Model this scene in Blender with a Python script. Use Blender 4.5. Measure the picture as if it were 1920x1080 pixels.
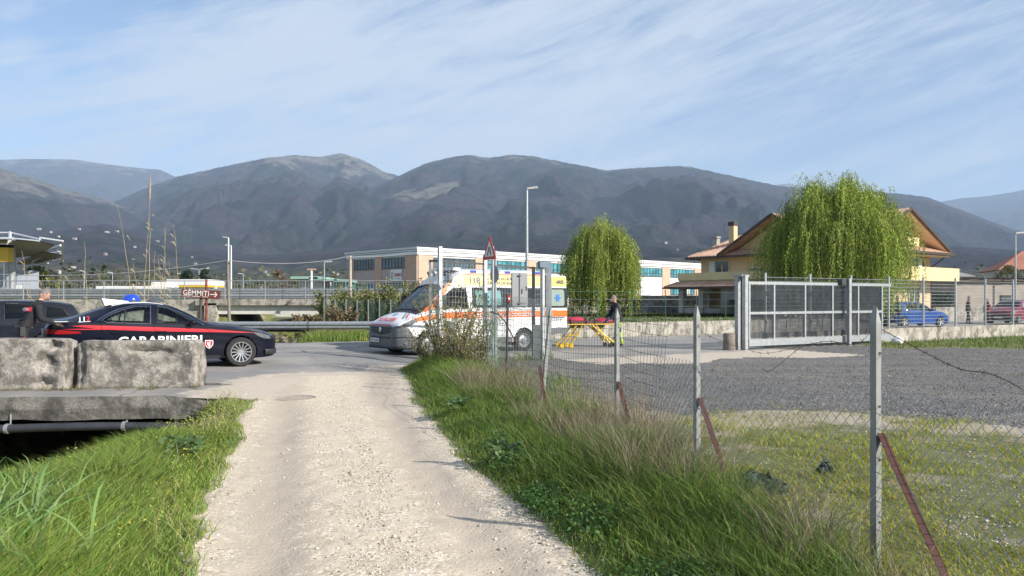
import bpy, bmesh, math, random
import numpy as np
from mathutils import Vector, Matrix
R = math.radians
for o in list(bpy.data.objects): bpy.data.objects.remove(o)
scn = bpy.context.scene
col = scn.collection
# ------------------------------------------------------------------ camera
cam_d = bpy.data.cameras.new("camera"); cam = bpy.data.objects.new("camera", cam_d); col.objects.link(cam)
cam.location = (0, 0, 1.6); cam.rotation_euler = (R(90), 0, 0)
cam_d.sensor_width = 36; cam_d.lens = 27.19; cam_d.shift_y = 0.01146
cam_d.clip_start = 0.05; cam_d.clip_end = 60000
scn.camera = cam
# ------------------------------------------------------------------ sky + sun
SUN_EL = 28.5; SUN_AZ = 120.0            # azimuth clockwise from +Y (the view direction)
world = bpy.data.worlds.new("World"); scn.world = world; world.use_nodes = True
wn = world.node_tree.nodes; wl = world.node_tree.links; wn.clear()
wo = wn.new('ShaderNodeOutputWorld'); bg = wn.new('ShaderNodeBackground')
sky = wn.new('ShaderNodeTexSky'); sky.sky_type = 'NISHITA'; sky.sun_disc = False
sky.sun_elevation = R(SUN_EL); sky.sun_rotation = R(SUN_AZ); sky.altitude = 300
sky.air_density = 1.0; sky.dust_density = 0.6; sky.ozone_density = 3.0
bg.inputs['Strength'].default_value = 0.085
# cirrus: streaky noise on the plane the view direction meets at one unit of height
tc = wn.new('ShaderNodeTexCoord'); 
def wmath(op, a, b=None, clamp=False):
    n = wn.new('ShaderNodeMath'); n.operation = op; n.use_clamp = clamp
    for i, v in enumerate((a, b)):
        if v is None: continue
        if isinstance(v, (int, float)): n.inputs[i].default_value = v
        else: wl.new(v, n.inputs[i])
    return n.outputs[0]
def wnoise(scale, sc, tilt, detail, dist=0.0, rough=0.55, loc=(0, 0, 0)):
    """noise over the view direction, tilted about the view axis and then stretched: streaks that rise to the right"""
    m1 = wn.new('ShaderNodeMapping'); m1.inputs['Rotation'].default_value = (0, R(tilt), 0); wl.new(tc.outputs['Generated'], m1.inputs[0])
    mp = wn.new('ShaderNodeMapping'); mp.inputs['Scale'].default_value = sc; mp.inputs['Location'].default_value = loc; wl.new(m1.outputs[0], mp.inputs[0])
    n = wn.new('ShaderNodeTexNoise'); n.inputs['Scale'].default_value = scale; n.inputs['Detail'].default_value = detail
    n.inputs['Roughness'].default_value = rough; n.inputs['Distortion'].default_value = dist
    wl.new(mp.outputs[0], n.inputs['Vector']); return n.outputs['Fac']
n1 = wnoise(1.5, (1.0, 1.0, 3.6), 10, 7, 0.7, 0.58, (2.3, .4, 1.0))
n2 = wnoise(3.2, (0.8, 0.8, 6.5), 17, 11, 1.1, 0.68, (5.0, 1.7, 0))
n3 = wnoise(0.9, (1, 1, 1.6), 0, 3, 0.3, 0.5, (1.0, 3.1, 0))
n4 = wnoise(9.0, (0.7, 0.7, 3.5), 24, 9, 1.6, 0.72, (3.0, 8.7, 0))
s = wmath('ADD', wmath('MULTIPLY', n1, 0.70), wmath('ADD', wmath('MULTIPLY', n2, 0.52), wmath('ADD', wmath('MULTIPLY', n3, 0.40), wmath('MULTIPLY', n4, 0.26))))
mr = wn.new('ShaderNodeMapRange'); mr.interpolation_type = 'SMOOTHSTEP'
mr.inputs['From Min'].default_value = 0.80; mr.inputs['From Max'].default_value = 1.10; mr.inputs['To Min'].default_value = 0.04; mr.inputs['To Max'].default_value = 0.92
wl.new(s, mr.inputs['Value'])
mx = wn.new('ShaderNodeMixRGB'); wl.new(mr.outputs[0], mx.inputs[0])
wl.new(sky.outputs[0], mx.inputs[1]); mx.inputs[2].default_value = (4.35, 4.85, 5.5, 1)
wl.new(mx.outputs[0], bg.inputs['Color']); wl.new(bg.outputs[0], wo.inputs['Surface'])
sun_d = bpy.data.lights.new("sun", 'SUN'); sun = bpy.data.objects.new("sun", sun_d); col.objects.link(sun)
sun_d.energy = 5.0; sun_d.angle = R(0.53); sun_d.color = (1.0, 0.94, 0.85)
_ce = math.cos(R(SUN_EL))
SUNV = Vector((math.sin(R(SUN_AZ)) * _ce, math.cos(R(SUN_AZ)) * _ce, math.sin(R(SUN_EL))))
sun.rotation_euler = (-SUNV).to_track_quat('-Z', 'Y').to_euler(); sun.location = (20, -15, 30)
scn.view_settings.view_transform = 'Standard'; scn.view_settings.look = 'None'
scn.view_settings.gamma = 1; scn.view_settings.use_curve_mapping = False
scn.view_settings.exposure = 0.95
scn.render.engine = 'CYCLES'
scn.cycles.max_bounces = 8; scn.cycles.transparent_max_bounces = 24; scn.cycles.volume_bounces = 0
# ------------------------------------------------------------------ helpers
rng = np.random.default_rng(7); random.seed(7)
F_PX = 1450.0
def P(px, py, D): return Vector(((px - 960) / F_PX * D, D, 1.6 - (py - 562) / F_PX * D))
def PG(px, D, z=0.0): return Vector(((px - 960) / F_PX * D, D, z))
def sst(t):
    t = np.clip(t, 0, 1); return t * t * (3 - 2 * t)
def _h2(ix, iy, seed):
    h = (ix.astype(np.int64) * 374761393 + iy.astype(np.int64) * 668265263 + seed * 1442695041) & 0xffffffff
    h = ((h ^ (h >> 13)) * 1274126177) & 0xffffffff
    return ((h ^ (h >> 16)) & 0xffff) / 65535.0
def vnoise(x, y, seed=0):
    x = np.asarray(x, float); y = np.asarray(y, float)
    ix = np.floor(x); iy = np.floor(y); fx = x - ix; fy = y - iy
    fx = fx * fx * (3 - 2 * fx); fy = fy * fy * (3 - 2 * fy)
    a = _h2(ix, iy, seed); b = _h2(ix + 1, iy, seed); c = _h2(ix, iy + 1, seed); d = _h2(ix + 1, iy + 1, seed)
    return (a * (1 - fx) + b * fx) * (1 - fy) + (c * (1 - fx) + d * fx) * fy
def fbm(x, y, seed=0, oct=5, gain=.5):
    s = 0; a = 1; t = 0
    for i in range(oct):
        s = s + a * vnoise(np.asarray(x) * 2**i, np.asarray(y) * 2**i, seed + i * 17); t += a; a *= gain
    return s / t
def meta(o, label=None, cat=None, group=None, kind=None):
    if label: o['label'] = label
    if cat: o['category'] = cat
    if group: o['group'] = group
    if kind: o['kind'] = kind
    return o
def thing(name, label, cat, loc=(0, 0, 0), rz=0.0, group=None):
    o = bpy.data.objects.new(name, None); col.objects.link(o); o.empty_display_size = .2
    o.location = loc; o.rotation_euler = (0, 0, rz)
    return meta(o, label, cat, group)
def mesh_np(name, V, F, mat=None, colors=None, smooth=False, attrs=None):
    """V (n,3), F (m,k) arrays -> mesh"""
    V = np.asarray(V, np.float32); F = np.asarray(F, np.int32)
    me = bpy.data.meshes.new(name); n, k = F.shape
    me.vertices.add(len(V)); me.vertices.foreach_set('co', V.ravel())
    me.loops.add(n * k); me.loops.foreach_set('vertex_index', F.ravel())
    me.polygons.add(n); me.polygons.foreach_set('loop_start', np.arange(0, n * k, k, dtype=np.int32))
    me.polygons.foreach_set('loop_total', np.full(n, k, np.int32))
    if smooth: me.polygons.foreach_set('use_smooth', np.ones(n, bool))
    if colors is not None:
        ca = me.color_attributes.new('tint', 'FLOAT_COLOR', 'POINT')
        c = np.ones((len(V), 4), np.float32); c[:, :3] = colors; ca.data.foreach_set('color', c.ravel())
    for an, av in (attrs or {}).items():
        a = me.attributes.new(an, 'FLOAT', 'POINT'); a.data.foreach_set('value', np.asarray(av, np.float32))
    me.update(calc_edges=True)
    if mat: me.materials.append(mat)
    return me
def link(name, me, parent=None):
    o = bpy.data.objects.new(name, me); col.objects.link(o)
    if parent: o.parent = parent
    return o
class MB:
    """collects shapes into one mesh"""
    def __init__(s): s.v = []; s.f = []; s.m = []; s.mi = 0
    def add(s, V, F, mi=None):
        b = len(s.v); s.v += [tuple(p) for p in V]
        for f in F: s.f.append(tuple(i + b for i in f)); s.m.append(s.mi if mi is None else mi)
        return s
    def box(s, c, d, rz=0.0, M=None, mi=None, taper=1.0):
        x, y, z = d[0] / 2, d[1] / 2, d[2] / 2
        V = [Vector((sx * x * (taper if sz > 0 else 1), sy * y * (taper if sz > 0 else 1), sz * z)) for sz in (-1, 1) for sy in (-1, 1) for sx in (-1, 1)]
        Mx = M if M is not None else Matrix.Rotation(rz, 3, 'Z')
        c = Vector(c); V = [Mx @ v + c for v in V]
        return s.add(V, [(0, 2, 3, 1), (4, 5, 7, 6), (0, 1, 5, 4), (2, 6, 7, 3), (0, 4, 6, 2), (1, 3, 7, 5)], mi)
    def beam(s, a, b, w, h, up=(0, 0, 1), mi=None):
        a = Vector(a); b = Vector(b); d = b - a; L = d.length; d.normalize(); up = Vector(up)
        if abs(d.dot(up)) > .98: up = Vector((0, 1, 0))
        sx = d.cross(up).normalized(); u = sx.cross(d)
        M = Matrix((sx, d, u)).transposed()
        return s.box((a + b) / 2, (w, L, h), M=M, mi=mi)
    def tube(s, pts, r, n=8, cap=True, mi=None):
        pts = [Vector(p) for p in pts]; k = len(pts)
        rs = r if isinstance(r, (list, tuple, np.ndarray)) else [r] * k
        V = []; F = []; t0 = None; ref = None
        for i, p in enumerate(pts):
            t = (pts[min(i + 1, k - 1)] - pts[max(i - 1, 0)])
            if t.length < 1e-9: t = Vector((0, 0, 1))
            t.normalize()
            if ref is None:
                ref = Vector((0, 0, 1)) if abs(t.z) < .9 else Vector((1, 0, 0))
                ref = (ref - t * ref.dot(t)).normalized()
            else:
                ref = ref - t * ref.dot(t)
                ref = ref.normalized() if ref.length > 1e-6 else t.orthogonal().normalized()
            bi = t.cross(ref)
            for j in range(n):
                a = 2 * math.pi * j / n; V.append(p + (ref * math.cos(a) + bi * math.sin(a)) * rs[i])
        for i in range(k - 1):
            for j in range(n):
                j2 = (j + 1) % n; F.append((i * n + j, i * n + j2, (i + 1) * n + j2, (i + 1) * n + j))
        if cap: F.append(tuple(range(n - 1, -1, -1))); F.append(tuple((k - 1) * n + j for j in range(n)))
        return s.add(V, F, mi)
    def prism(s, poly, o, u, v, depth, mi=None):
        """polygon (a,b) -> o+u*a+v*b, extruded along u x v by depth"""
        o = Vector(o); u = Vector(u); v = Vector(v); w = u.cross(v).normalized() * depth; n = len(poly)
        V = [o + u * a + v * b for a, b in poly]; V += [p + w for p in V]
        F = [tuple(range(n - 1, -1, -1)), tuple(range(n, 2 * n))] + [(i, (i + 1) % n, n + (i + 1) % n, n + i) for i in range(n)]
        return s.add(V, F, mi)
    def lathe(s, prof, o, axis='Z', n=24, mi=None, M=None):
        V = []; F = []; o = Vector(o); k = len(prof)
        for i in range(n):
            a = 2 * math.pi * i / n; c, sn = math.cos(a), math.sin(a)
            for r, h in prof:
                p = Vector((r * c, r * sn, h))
                if axis == 'Y': p = Vector((r * c, h, r * sn))
                if axis == 'X': p = Vector((h, r * c, r * sn))
                if M is not None: p = M @ p
                V.append(o + p)
        for i in range(n):
            i2 = (i + 1) % n
            for j in range(k - 1): F.append((i * k + j, i2 * k + j, i2 * k + j + 1, i * k + j + 1))
        return s.add(V, F, mi)
    def ico(s, c, r, sub=1, mi=None, jit=0.0):
        bm = bmesh.new(); bmesh.ops.create_icosphere(bm, subdivisions=sub, radius=1.0)
        r = r if isinstance(r, (tuple, list, Vector)) else (r, r, r)
        V = [(c[0] + v.co.x * r[0] * (1 + random.uniform(-jit, jit)), c[1] + v.co.y * r[1] * (1 + random.uniform(-jit, jit)), c[2] + v.co.z * r[2] * (1 + random.uniform(-jit, jit))) for v in bm.verts]
        bm.verts.index_update(); F = [tuple(v.index for v in f.verts) for f in bm.faces]; bm.free()
        return s.add(V, F, mi)
    def build(s, name, mats, parent=None, smooth=None, world=True):
        me = bpy.data.meshes.new(name)
        V = s.v
        if parent is not None and world:
            M = Matrix.Translation(parent.location) @ parent.rotation_euler.to_matrix().to_4x4()
            # for sub-parts climb up
            q = parent.parent
            while q is not None:
                M = (Matrix.Translation(q.location) @ q.rotation_euler.to_matrix().to_4x4()) @ M; q = q.parent
            Mi = M.inverted(); V = [tuple(Mi @ Vector(p)) for p in V]
        me.from_pydata(V, [], s.f)
        mats = mats if isinstance(mats, (list, tuple)) else [mats]
        for m in mats: me.materials.append(m)
        if len(mats) > 1: me.polygons.foreach_set('material_index', np.array(s.m, np.int32))
        if smooth is not None:
            bm = bmesh.new(); bm.from_mesh(me); bmesh.ops.remove_doubles(bm, verts=bm.verts, dist=1e-5)
            bmesh.ops.recalc_face_normals(bm, faces=bm.faces)
            for f in bm.faces: f.smooth = True
            for e in bm.edges: e.smooth = (len(e.link_faces) == 2 and e.calc_face_angle(0) < R(smooth))
            bm.to_mesh(me); bm.free()
        else:
            bm = bmesh.new(); bm.from_mesh(me); bmesh.ops.recalc_face_normals(bm, faces=bm.faces); bm.to_mesh(me); bm.free()
        me.update()
        return link(name, me, parent)
def children(o): return [c for c in bpy.data.objects if c.parent == o]
def copy_tree(o, parent=None):
    c = o.copy(); col.objects.link(c); c.parent = parent
    for ch in children(o): copy_tree(ch, c)
    return c
# ------------------------------------------------------------------ materials
MATS = {}
def nt(name):
    m = bpy.data.materials.new(name); m.use_nodes = True; t = m.node_tree
    b = t.nodes['Principled BSDF']; return m, t, b
def lk(t, a, b): t.links.new(a, b)
def tex_noise(t, scale, detail=4, rough=.55, vec=None, dist=0):
    n = t.nodes.new('ShaderNodeTexNoise'); n.inputs['Scale'].default_value = scale; n.inputs['Detail'].default_value = detail
    n.inputs['Roughness'].default_value = rough; n.inputs['Distortion'].default_value = dist
    if vec is not None: lk(t, vec, n.inputs['Vector'])
    return n.outputs['Fac']
def objco(t, kind='Object'): return t.nodes.new('ShaderNodeTexCoord').outputs[kind]
def ramp(t, fac, stops, interp='LINEAR'):
    r = t.nodes.new('ShaderNodeValToRGB'); cr = r.color_ramp; cr.interpolation = interp
    while len(cr.elements) < len(stops): cr.elements.new(.5)
    for e, (p, c) in zip(cr.elements, stops):
        e.position = p; e.color = (*c, 1) if len(c) == 3 else c
    lk(t, fac, r.inputs[0]); return r.outputs[0]
def maprange(t, fac, a, b, c=0., d=1., smooth=True):
    n = t.nodes.new('ShaderNodeMapRange'); n.interpolation_type = 'SMOOTHSTEP' if smooth else 'LINEAR'
    for k, v in zip(('From Min', 'From Max', 'To Min', 'To Max'), (a, b, c, d)): n.inputs[k].default_value = v
    lk(t, fac, n.inputs['Value']); return n.outputs[0]
def mixc(t, fac, a, b, mode='MIX'):
    n = t.nodes.new('ShaderNodeMixRGB'); n.blend_type = mode
    for i, v in enumerate((fac, a, b)):
        if isinstance(v, (int, float)): n.inputs[i].default_value = v
        elif isinstance(v, (tuple, list)): n.inputs[i].default_value = (*v[:3], 1)
        else: lk(t, v, n.inputs[i])
    return n.outputs[0]
def nmath(t, op, a, b=0.0, clamp=False):
    n = t.nodes.new('ShaderNodeMath'); n.operation = op; n.use_clamp = clamp
    for i, v in enumerate((a, b)):
        if isinstance(v, (int, float)): n.inputs[i].default_value = v
        else: lk(t, v, n.inputs[i])
    return n.outputs[0]
def bump(t, b, h, strength=.3, dist=.02):
    n = t.nodes.new('ShaderNodeBump'); n.inputs['Strength'].default_value = strength; n.inputs['Distance'].default_value = dist
    lk(t, h, n.inputs['Height']); lk(t, n.outputs[0], b.inputs['Normal'])
def mat(name, c, rough=.6, metal=0., var=.15, scale=6., bmp=0., bscale=30., coat=0., spec=.5, dirt=0., dirtc=(.12, .10, .08)):
    if name in MATS: return MATS[name]
    m, t, b = nt(name)
    co = objco(t)
    n = tex_noise(t, scale, 5, .6, co)
    dark = tuple(x * (1 - var) for x in c); lite = tuple(min(1, x * (1 + var * .7)) for x in c)
    colr = ramp(t, n, [(.3, dark), (.7, lite)])
    if dirt > 0:
        d = tex_noise(t, scale * .35, 8, .7, co)
        colr = mixc(t, maprange(t, d, .5, .75, 0, dirt), colr, dirtc)
    lk(t, colr, b.inputs['Base Color'])
    b.inputs['Roughness'].default_value = rough; b.inputs['Metallic'].default_value = metal
    b.inputs['Coat Weight'].default_value = coat; b.inputs['Coat Roughness'].default_value = .05
    b.inputs['Specular IOR Level'].default_value = spec
    if bmp > 0: bump(t, b, tex_noise(t, bscale, 4, .6, co), bmp, .01)
    MATS[name] = m; return m
def leaf_mat(name, trans=.35, rough=.55):
    if name in MATS: return MATS[name]
    m, t, b = nt(name)
    a = t.nodes.new('ShaderNodeAttribute'); a.attribute_name = 'tint'
    lk(t, a.outputs['Color'], b.inputs['Base Color']); b.inputs['Roughness'].default_value = rough
    b.inputs['Specular IOR Level'].default_value = .3
    tr = t.nodes.new('ShaderNodeBsdfTranslucent'); lk(t, a.outputs['Color'], tr.inputs['Color'])
    mxs = t.nodes.new('ShaderNodeMixShader'); mxs.inputs[0].default_value = trans
    lk(t, b.outputs[0], mxs.inputs[1]); lk(t, tr.outputs[0], mxs.inputs[2])
    lk(t, mxs.outputs[0], t.nodes['Material Output'].inputs['Surface'])
    MATS[name] = m; return m
def glass_mat(name, tint=(.6, .7, .68), refl=.9, opaque=0.0, base=(.01, .012, .015)):
    if name in MATS: return MATS[name]
    m, t, b = nt(name)
    tr = t.nodes.new('ShaderNodeBsdfTransparent'); tr.inputs[0].default_value = (*tint, 1)
    gl = t.nodes.new('ShaderNodeBsdfGlossy'); gl.inputs['Roughness'].default_value = .02; gl.inputs[0].default_value = (refl, refl, refl, 1)
    fr = t.nodes.new('ShaderNodeFresnel'); fr.inputs[0].default_value = 1.55
    b.inputs['Base Color'].default_value = (*base, 1); b.inputs['Roughness'].default_value = .08
    mo = t.nodes.new('ShaderNodeMixShader'); mo.inputs[0].default_value = opaque
    lk(t, tr.outputs[0], mo.inputs[1]); lk(t, b.outputs[0], mo.inputs[2])
    mxs = t.nodes.new('ShaderNodeMixShader'); lk(t, fr.outputs[0], mxs.inputs[0])
    lk(t, mo.outputs[0], mxs.inputs[1]); lk(t, gl.outputs[0], mxs.inputs[2])
    lk(t, mxs.outputs[0], t.nodes['Material Output'].inputs['Surface'])
    MATS[name] = m; return m
def text_mesh(txt, size=1.0, bold=0.0, extrude=0.0, align='LEFT', spacing=1.0):
    c = bpy.data.curves.new('txt', 'FONT'); c.body = txt; c.size = size; c.offset = bold; c.extrude = extrude
    c.align_x = align; c.space_character = spacing; c.resolution_u = 3; c.fill_mode = 'FRONT' if extrude == 0 else 'BOTH'
    o = bpy.data.objects.new('txt', c); col.objects.link(o)
    dg = bpy.context.evaluated_depsgraph_get(); me = bpy.data.meshes.new_from_object(o.evaluated_get(dg))
    V = [tuple(v.co) for v in me.vertices]; F = [tuple(p.vertices) for p in me.polygons]
    bpy.data.objects.remove(o); bpy.data.curves.remove(c); bpy.data.meshes.remove(me)
    return V, F
galv = mat('galvanised_steel', (.42, .44, .45), .45, .7, .2, 9, .05, 60)
galv_dull = mat('dull_galvanised_steel', (.34, .36, .37), .55, .5, .25, 7, .08, 50, dirt=.35)
steel_dark = mat('dark_steel', (.06, .065, .07), .5, .3, .3)
concrete = mat('concrete', (.36, .34, .31), .9, 0, .3, 3, .3, 25, dirt=.6, dirtc=(.12, .11, .1))
white_paint = mat('white_paint', (.75, .75, .74), .5, 0, .06)
black_rubber = mat('black_rubber', (.018, .018, .019), .75, 0, .3)
black_plastic = mat('black_plastic', (.02, .021, .023), .5, 0, .2)
# ------------------------------------------------------------------ ground, track, road, yard
GU = Vector((.854, .52)); GN = Vector((-.52, .854)); G0 = Vector((.97, 21.0))   # gate / road line
def off(X, Y): return (X - .97) * -.52 + (Y - 21) * .854
def tt(X, Y): return (X - .97) * .854 + (Y - 21) * .52
def gate_pt(t, o=0.0, z=0.0): return Vector((.97 + .854 * t - .52 * o, 21 + .52 * t + .854 * o, z))
FENCE_Y = [0, 2.6, 4.55, 6.4, 8.4, 10.4, 12.7, 15.5, 19.3]; FENCE_X = [3.35, 2.62, 2.13, 1.53, 1.14, .36, -.08, -.75, -1.78]
def fence_x(Y): return np.interp(Y, FENCE_Y, FENCE_X)
def track_l(Y): return -1.95 - .281 * (Y - 4.48)
def track_r(Y): return np.interp(Y, [0, 4.48, 6.0, 8.05, 12.3, 15, 17.5], [1.85, .52, .05, -.52, -1.5, -1.95, -2.5])
def ditch_q(X, Y): return X + 4.28 - .115 * (np.clip(Y, 5, 11) - 5) + .2 * np.maximum(Y - 12.5, 0) + .75 * sst((Y - 10.5) / 1.1)
def rise(X, Y): return .115 * sst((-2.6 - X) / 2.6) * sst((Y - 10.2) / 2.2) * (1 - sst((off(X, Y) - 9.5) / 3))
def base_h(X, Y):
    z = rise(X, Y) + (fbm(X * .7, Y * .7, 3, 4) - .5) * .05
    # bank under the fence grass on the right of the track
    w = sst((X - track_r(Y)) / .5) * sst((fence_x(Y) + .6 - X) / .7) * sst((19 - Y) / 2)
    z = z + .05 * w
    # far side beyond the road: raised plot behind the low wall
    z = z + .55 * sst((off(X, Y) - 8.6) / .25) * sst((tt(X, Y) - 2.2) / 1.5) * sst((25 - tt(X, Y) + .4 * off(X, Y)) / 3)
    # embankment of the second road
    z = z + (1.45 * sst((Y - 44.6) / .6)) * sst((2 - X) / 10) * (X > -1e9)
    return z
def ditch_h(X, Y):
    q = ditch_q(X, Y) + (fbm(X * 1.3, Y * 1.3, 9, 3) - .5) * .5
    d = sst(-q / 1.25) * (1 - sst((-q - 4.6) / 1.3)); return -1.75 * d
def zone(X, Y):
    """0 ground 1 track 2 road 3 yard"""
    n = (fbm(X * 1.6, Y * 1.6, 21, 4) - .5); n2 = (fbm(X * .5, Y * .5, 5, 4) - .5); o = off(X, Y); t = tt(X, Y)
    zn = np.zeros(X.shape, int)
    tl = track_l(Y) - sst((Y - 12.0) / 1.2) * 3.0
    zn[(X > tl + n * .45) & (X < track_r(Y) + n * .4) & (Y < 19.5)] = 1
    lo = np.interp(X, [-2, .9, 2.4, 4, 6.6, 12, 40], [13, 12.6, 10.5, 11.3, 9.9, 9.6, 12])
    ya = (X > fence_x(Y) + .75 + n * .8) & (Y > lo + n * 1.6 + n2 * 1.2) & (o < np.interp(t, [0, 18, 19.5, 40], [-.1, -.25, -2.2, -3.0]) + n * .8 * (t > 18)) & ((X < 12.4 + n * 2) | (Y < 25.2 + n * 1.2 + n2))
    zn[ya] = 3
    rd = (o > np.interp(t, [-40, -6, -5, -.4, .1, 60], [-1.7, -1.9, .15, .1, -.1, -.1]) + n * .5 * (t < -5)) & (o < np.interp(t, [-6, 2, 22, 26, 60], [9.4, 8.35, 8.35, 17, 17]) + n * .2)
    rd |= (t > .1) & (t < 8.6) & (o > -2.5 + n * .9 + n2 * 1.6 - .12 * t) & (o < .5)
    zn[rd & (X < 60)] = 2
    slab = (Y > 11.85 + (X + 5.2) * .10) & (X < -3.9 + n * .4) & (Y < 15)
    zn[slab] = 2
    return zn
def ground_mats():
    out = []
    # earth with short turf
    m, t, b = nt('earth_turf'); co = objco(t)
    a = tex_noise(t, 1.1, 8, .65, co); c = tex_noise(t, 9, 6, .7, co); d = tex_noise(t, 60, 4, .7, co)
    g = ramp(t, c, [(.3, (.085, .105, .025)), (.55, (.16, .165, .045)), (.75, (.25, .205, .09))])
    e = ramp(t, d, [(.3, (.20, .16, .105)), (.7, (.36, .31, .23))])
    f = mixc(t, maprange(t, a, .52, .60), g, e)
    sa = t.nodes.new('ShaderNodeAttribute'); sa.attribute_name = 'sand'
    f = mixc(t, maprange(t, nmath(t, 'ADD', sa.outputs['Fac'], nmath(t, 'MULTIPLY', nmath(t, 'SUBTRACT', c, .5), .9)), .35, .65), f, ramp(t, d, [(.3, (.33, .27, .19)), (.7, (.52, .45, .35))]))
    lk(t, mixc(t, maprange(t, d, .2, .7), mixc(t, .35, f, (.03, .03, .012)), f), b.inputs['Base Color']); b.inputs['Roughness'].default_value = .95
    bump(t, b, d, .7, .03); out.append(m)
    # white gravel track
    m, t, b = nt('white_gravel'); co = objco(t)
    at = t.nodes.new('ShaderNodeAttribute'); at.attribute_name = 'lat'; lat = at.outputs['Fac']
    v = t.nodes.new('ShaderNodeTexVoronoi'); v.inputs['Scale'].default_value = 42; lk(t, co, v.inputs['Vector'])
    v2 = t.nodes.new('ShaderNodeTexVoronoi'); v2.inputs['Scale'].default_value = 110; lk(t, co, v2.inputs['Vector'])
    a = tex_noise(t, .9, 6, .6, co); f = tex_noise(t, 180, 3, .7, co); mid = tex_noise(t, 5, 6, .65, co)
    stone = ramp(t, v.outputs['Color'], [(.1, (.34, .275, .20)), (.55, (.58, .50, .39)), (.95, (.75, .68, .57))])
    fine = ramp(t, v2.outputs['Color'], [(.1, (.45, .375, .285)), (.9, (.63, .545, .43))])
    rutL = nmath(t, 'ABSOLUTE', nmath(t, 'SUBTRACT', lat, -.58)); rutR = nmath(t, 'ABSOLUTE', nmath(t, 'SUBTRACT', lat, .58))
    rut = maprange(t, nmath(t, 'ADD', nmath(t, 'MINIMUM', rutL, rutR), nmath(t, 'MULTIPLY', nmath(t, 'SUBTRACT', mid, .5), .5)), .08, .34, 1, 0)
    dust = ramp(t, f, [(.25, (.375, .315, .25)), (.75, (.48, .415, .335))])
    cc = mixc(t, maprange(t, mid, .4, .6), fine, stone)
    cc = mixc(t, nmath(t, 'MULTIPLY', rut, .92), cc, dust)
    cc = mixc(t, maprange(t, a, .5, .75, 0, .5), cc, (.58, .505, .41)); cc = mixc(t, maprange(t, tex_noise(t, 2.2, 7, .7, co), .54, .72, 0, .35), cc, (.33, .275, .21))
    edge = maprange(t, nmath(t, 'ADD', nmath(t, 'ABSOLUTE', lat), nmath(t, 'MULTIPLY', nmath(t, 'SUBTRACT', mid, .5), .35)), .93, 1.12, 0, .65)
    cc = mixc(t, edge, cc, (.20, .17, .11))
    lk(t, cc, b.inputs['Base Color']); b.inputs['Roughness'].default_value = .95; b.inputs['Specular IOR Level'].default_value = .2
    hh = nmath(t, 'ADD', nmath(t, 'MULTIPLY', v.outputs['Distance'], -1.2), nmath(t, 'MULTIPLY', f, .5))
    bump(t, b, hh, .28, .015); out.append(m)
    # asphalt
    m, t, b = nt('worn_asphalt'); co = objco(t)
    a = tex_noise(t, .35, 7, .62, co); f = tex_noise(t, 120, 3, .8, co); c = tex_noise(t, 3.0, 7, .7, co)
    base = ramp(t, f, [(.3, (.17, .165, .16)), (.7, (.27, .26, .25))])
    base = mixc(t, maprange(t, a, .42, .62, 0, .8), base, (.34, .315, .28))
    base = mixc(t, maprange(t, c, .55, .7, 0, .35), base, (.13, .125, .12))
    # cracks
    vc = t.nodes.new('ShaderNodeTexVoronoi'); vc.feature = 'DISTANCE_TO_EDGE'; vc.inputs['Scale'].default_value = .45
    wv = t.nodes.new('ShaderNodeVectorMath'); wv.operation = 'ADD'; lk(t, co, wv.inputs[0])
    nz = t.nodes.new('ShaderNodeTexNoise'); nz.inputs['Scale'].default_value = 1.5; nz.inputs['Detail'].default_value = 6; lk(t, co, nz.inputs['Vector']); lk(t, nz.outputs['Color'], wv.inputs[1])
    lk(t, wv.outputs[0], vc.inputs['Vector'])
    cr = maprange(t, vc.outputs['Distance'], .0, .012, .75, 0)
    cr = nmath(t, 'MULTIPLY', cr, maprange(t, tex_noise(t, .3, 2, .5, co), .45, .55))
    base = mixc(t, cr, base, (.05, .047, .043))
    ga = t.nodes.new('ShaderNodeAttribute'); ga.attribute_name = 'grav'
    gm = maprange(t, nmath(t, 'ADD', ga.outputs['Fac'], nmath(t, 'MULTIPLY', nmath(t, 'SUBTRACT', c, .5), 1.1)), .38, .60)
    base = mixc(t, gm, base, ramp(t, f, [(.25, (.36, .305, .245)), (.75, (.57, .50, .41))]))
    lk(t, base, b.inputs['Base Color']); b.inputs['Roughness'].default_value = .85; b.inputs['Specular IOR Level'].default_value = .3
    bump(t, b, nmath(t, 'SUBTRACT', f, nmath(t, 'MULTIPLY', cr, 1.5)), .35, .008); out.append(m)
    # dark gravel yard
    m, t, b = nt('grey_gravel'); co = objco(t)
    v = t.nodes.new('ShaderNodeTexVoronoi'); v.inputs['Scale'].default_value = 38; lk(t, co, v.inputs['Vector'])
    a = tex_noise(t, .45, 6, .6, co); f = tex_noise(t, 70, 4, .75, co)
    cc = ramp(t, v.outputs['Color'], [(.15, (.085, .08, .078)), (.5, (.16, .152, .147)), (.8, (.26, .247, .235)), (.97, (.48, .455, .42))])
    cc = mixc(t, maprange(t, f, .35, .65, .0, .35), cc, (.055, .052, .05))
    cc = mixc(t, maprange(t, a, .50, .70, 0, .5), cc, (.30, .27, .23)); mp = t.nodes.new('ShaderNodeMapping'); mp.inputs['Rotation'].default_value = (0, 0, R(-31)); mp.inputs['Scale'].default_value = (.07, .9, 1); lk(t, co, mp.inputs[0]); cc = mixc(t, maprange(t, tex_noise(t, 1.0, 5, .6, mp.outputs[0]), .52, .66, 0, .4), cc, (.27, .25, .225))
    lk(t, cc, b.inputs['Base Color']); b.inputs['Roughness'].default_value = .9; b.inputs['Specular IOR Level'].default_value = .25
    bump(t, b, nmath(t, 'MULTIPLY', v.outputs['Distance'], -1.), .8, .03); out.append(m)
    return out
GM = ground_mats()
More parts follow.
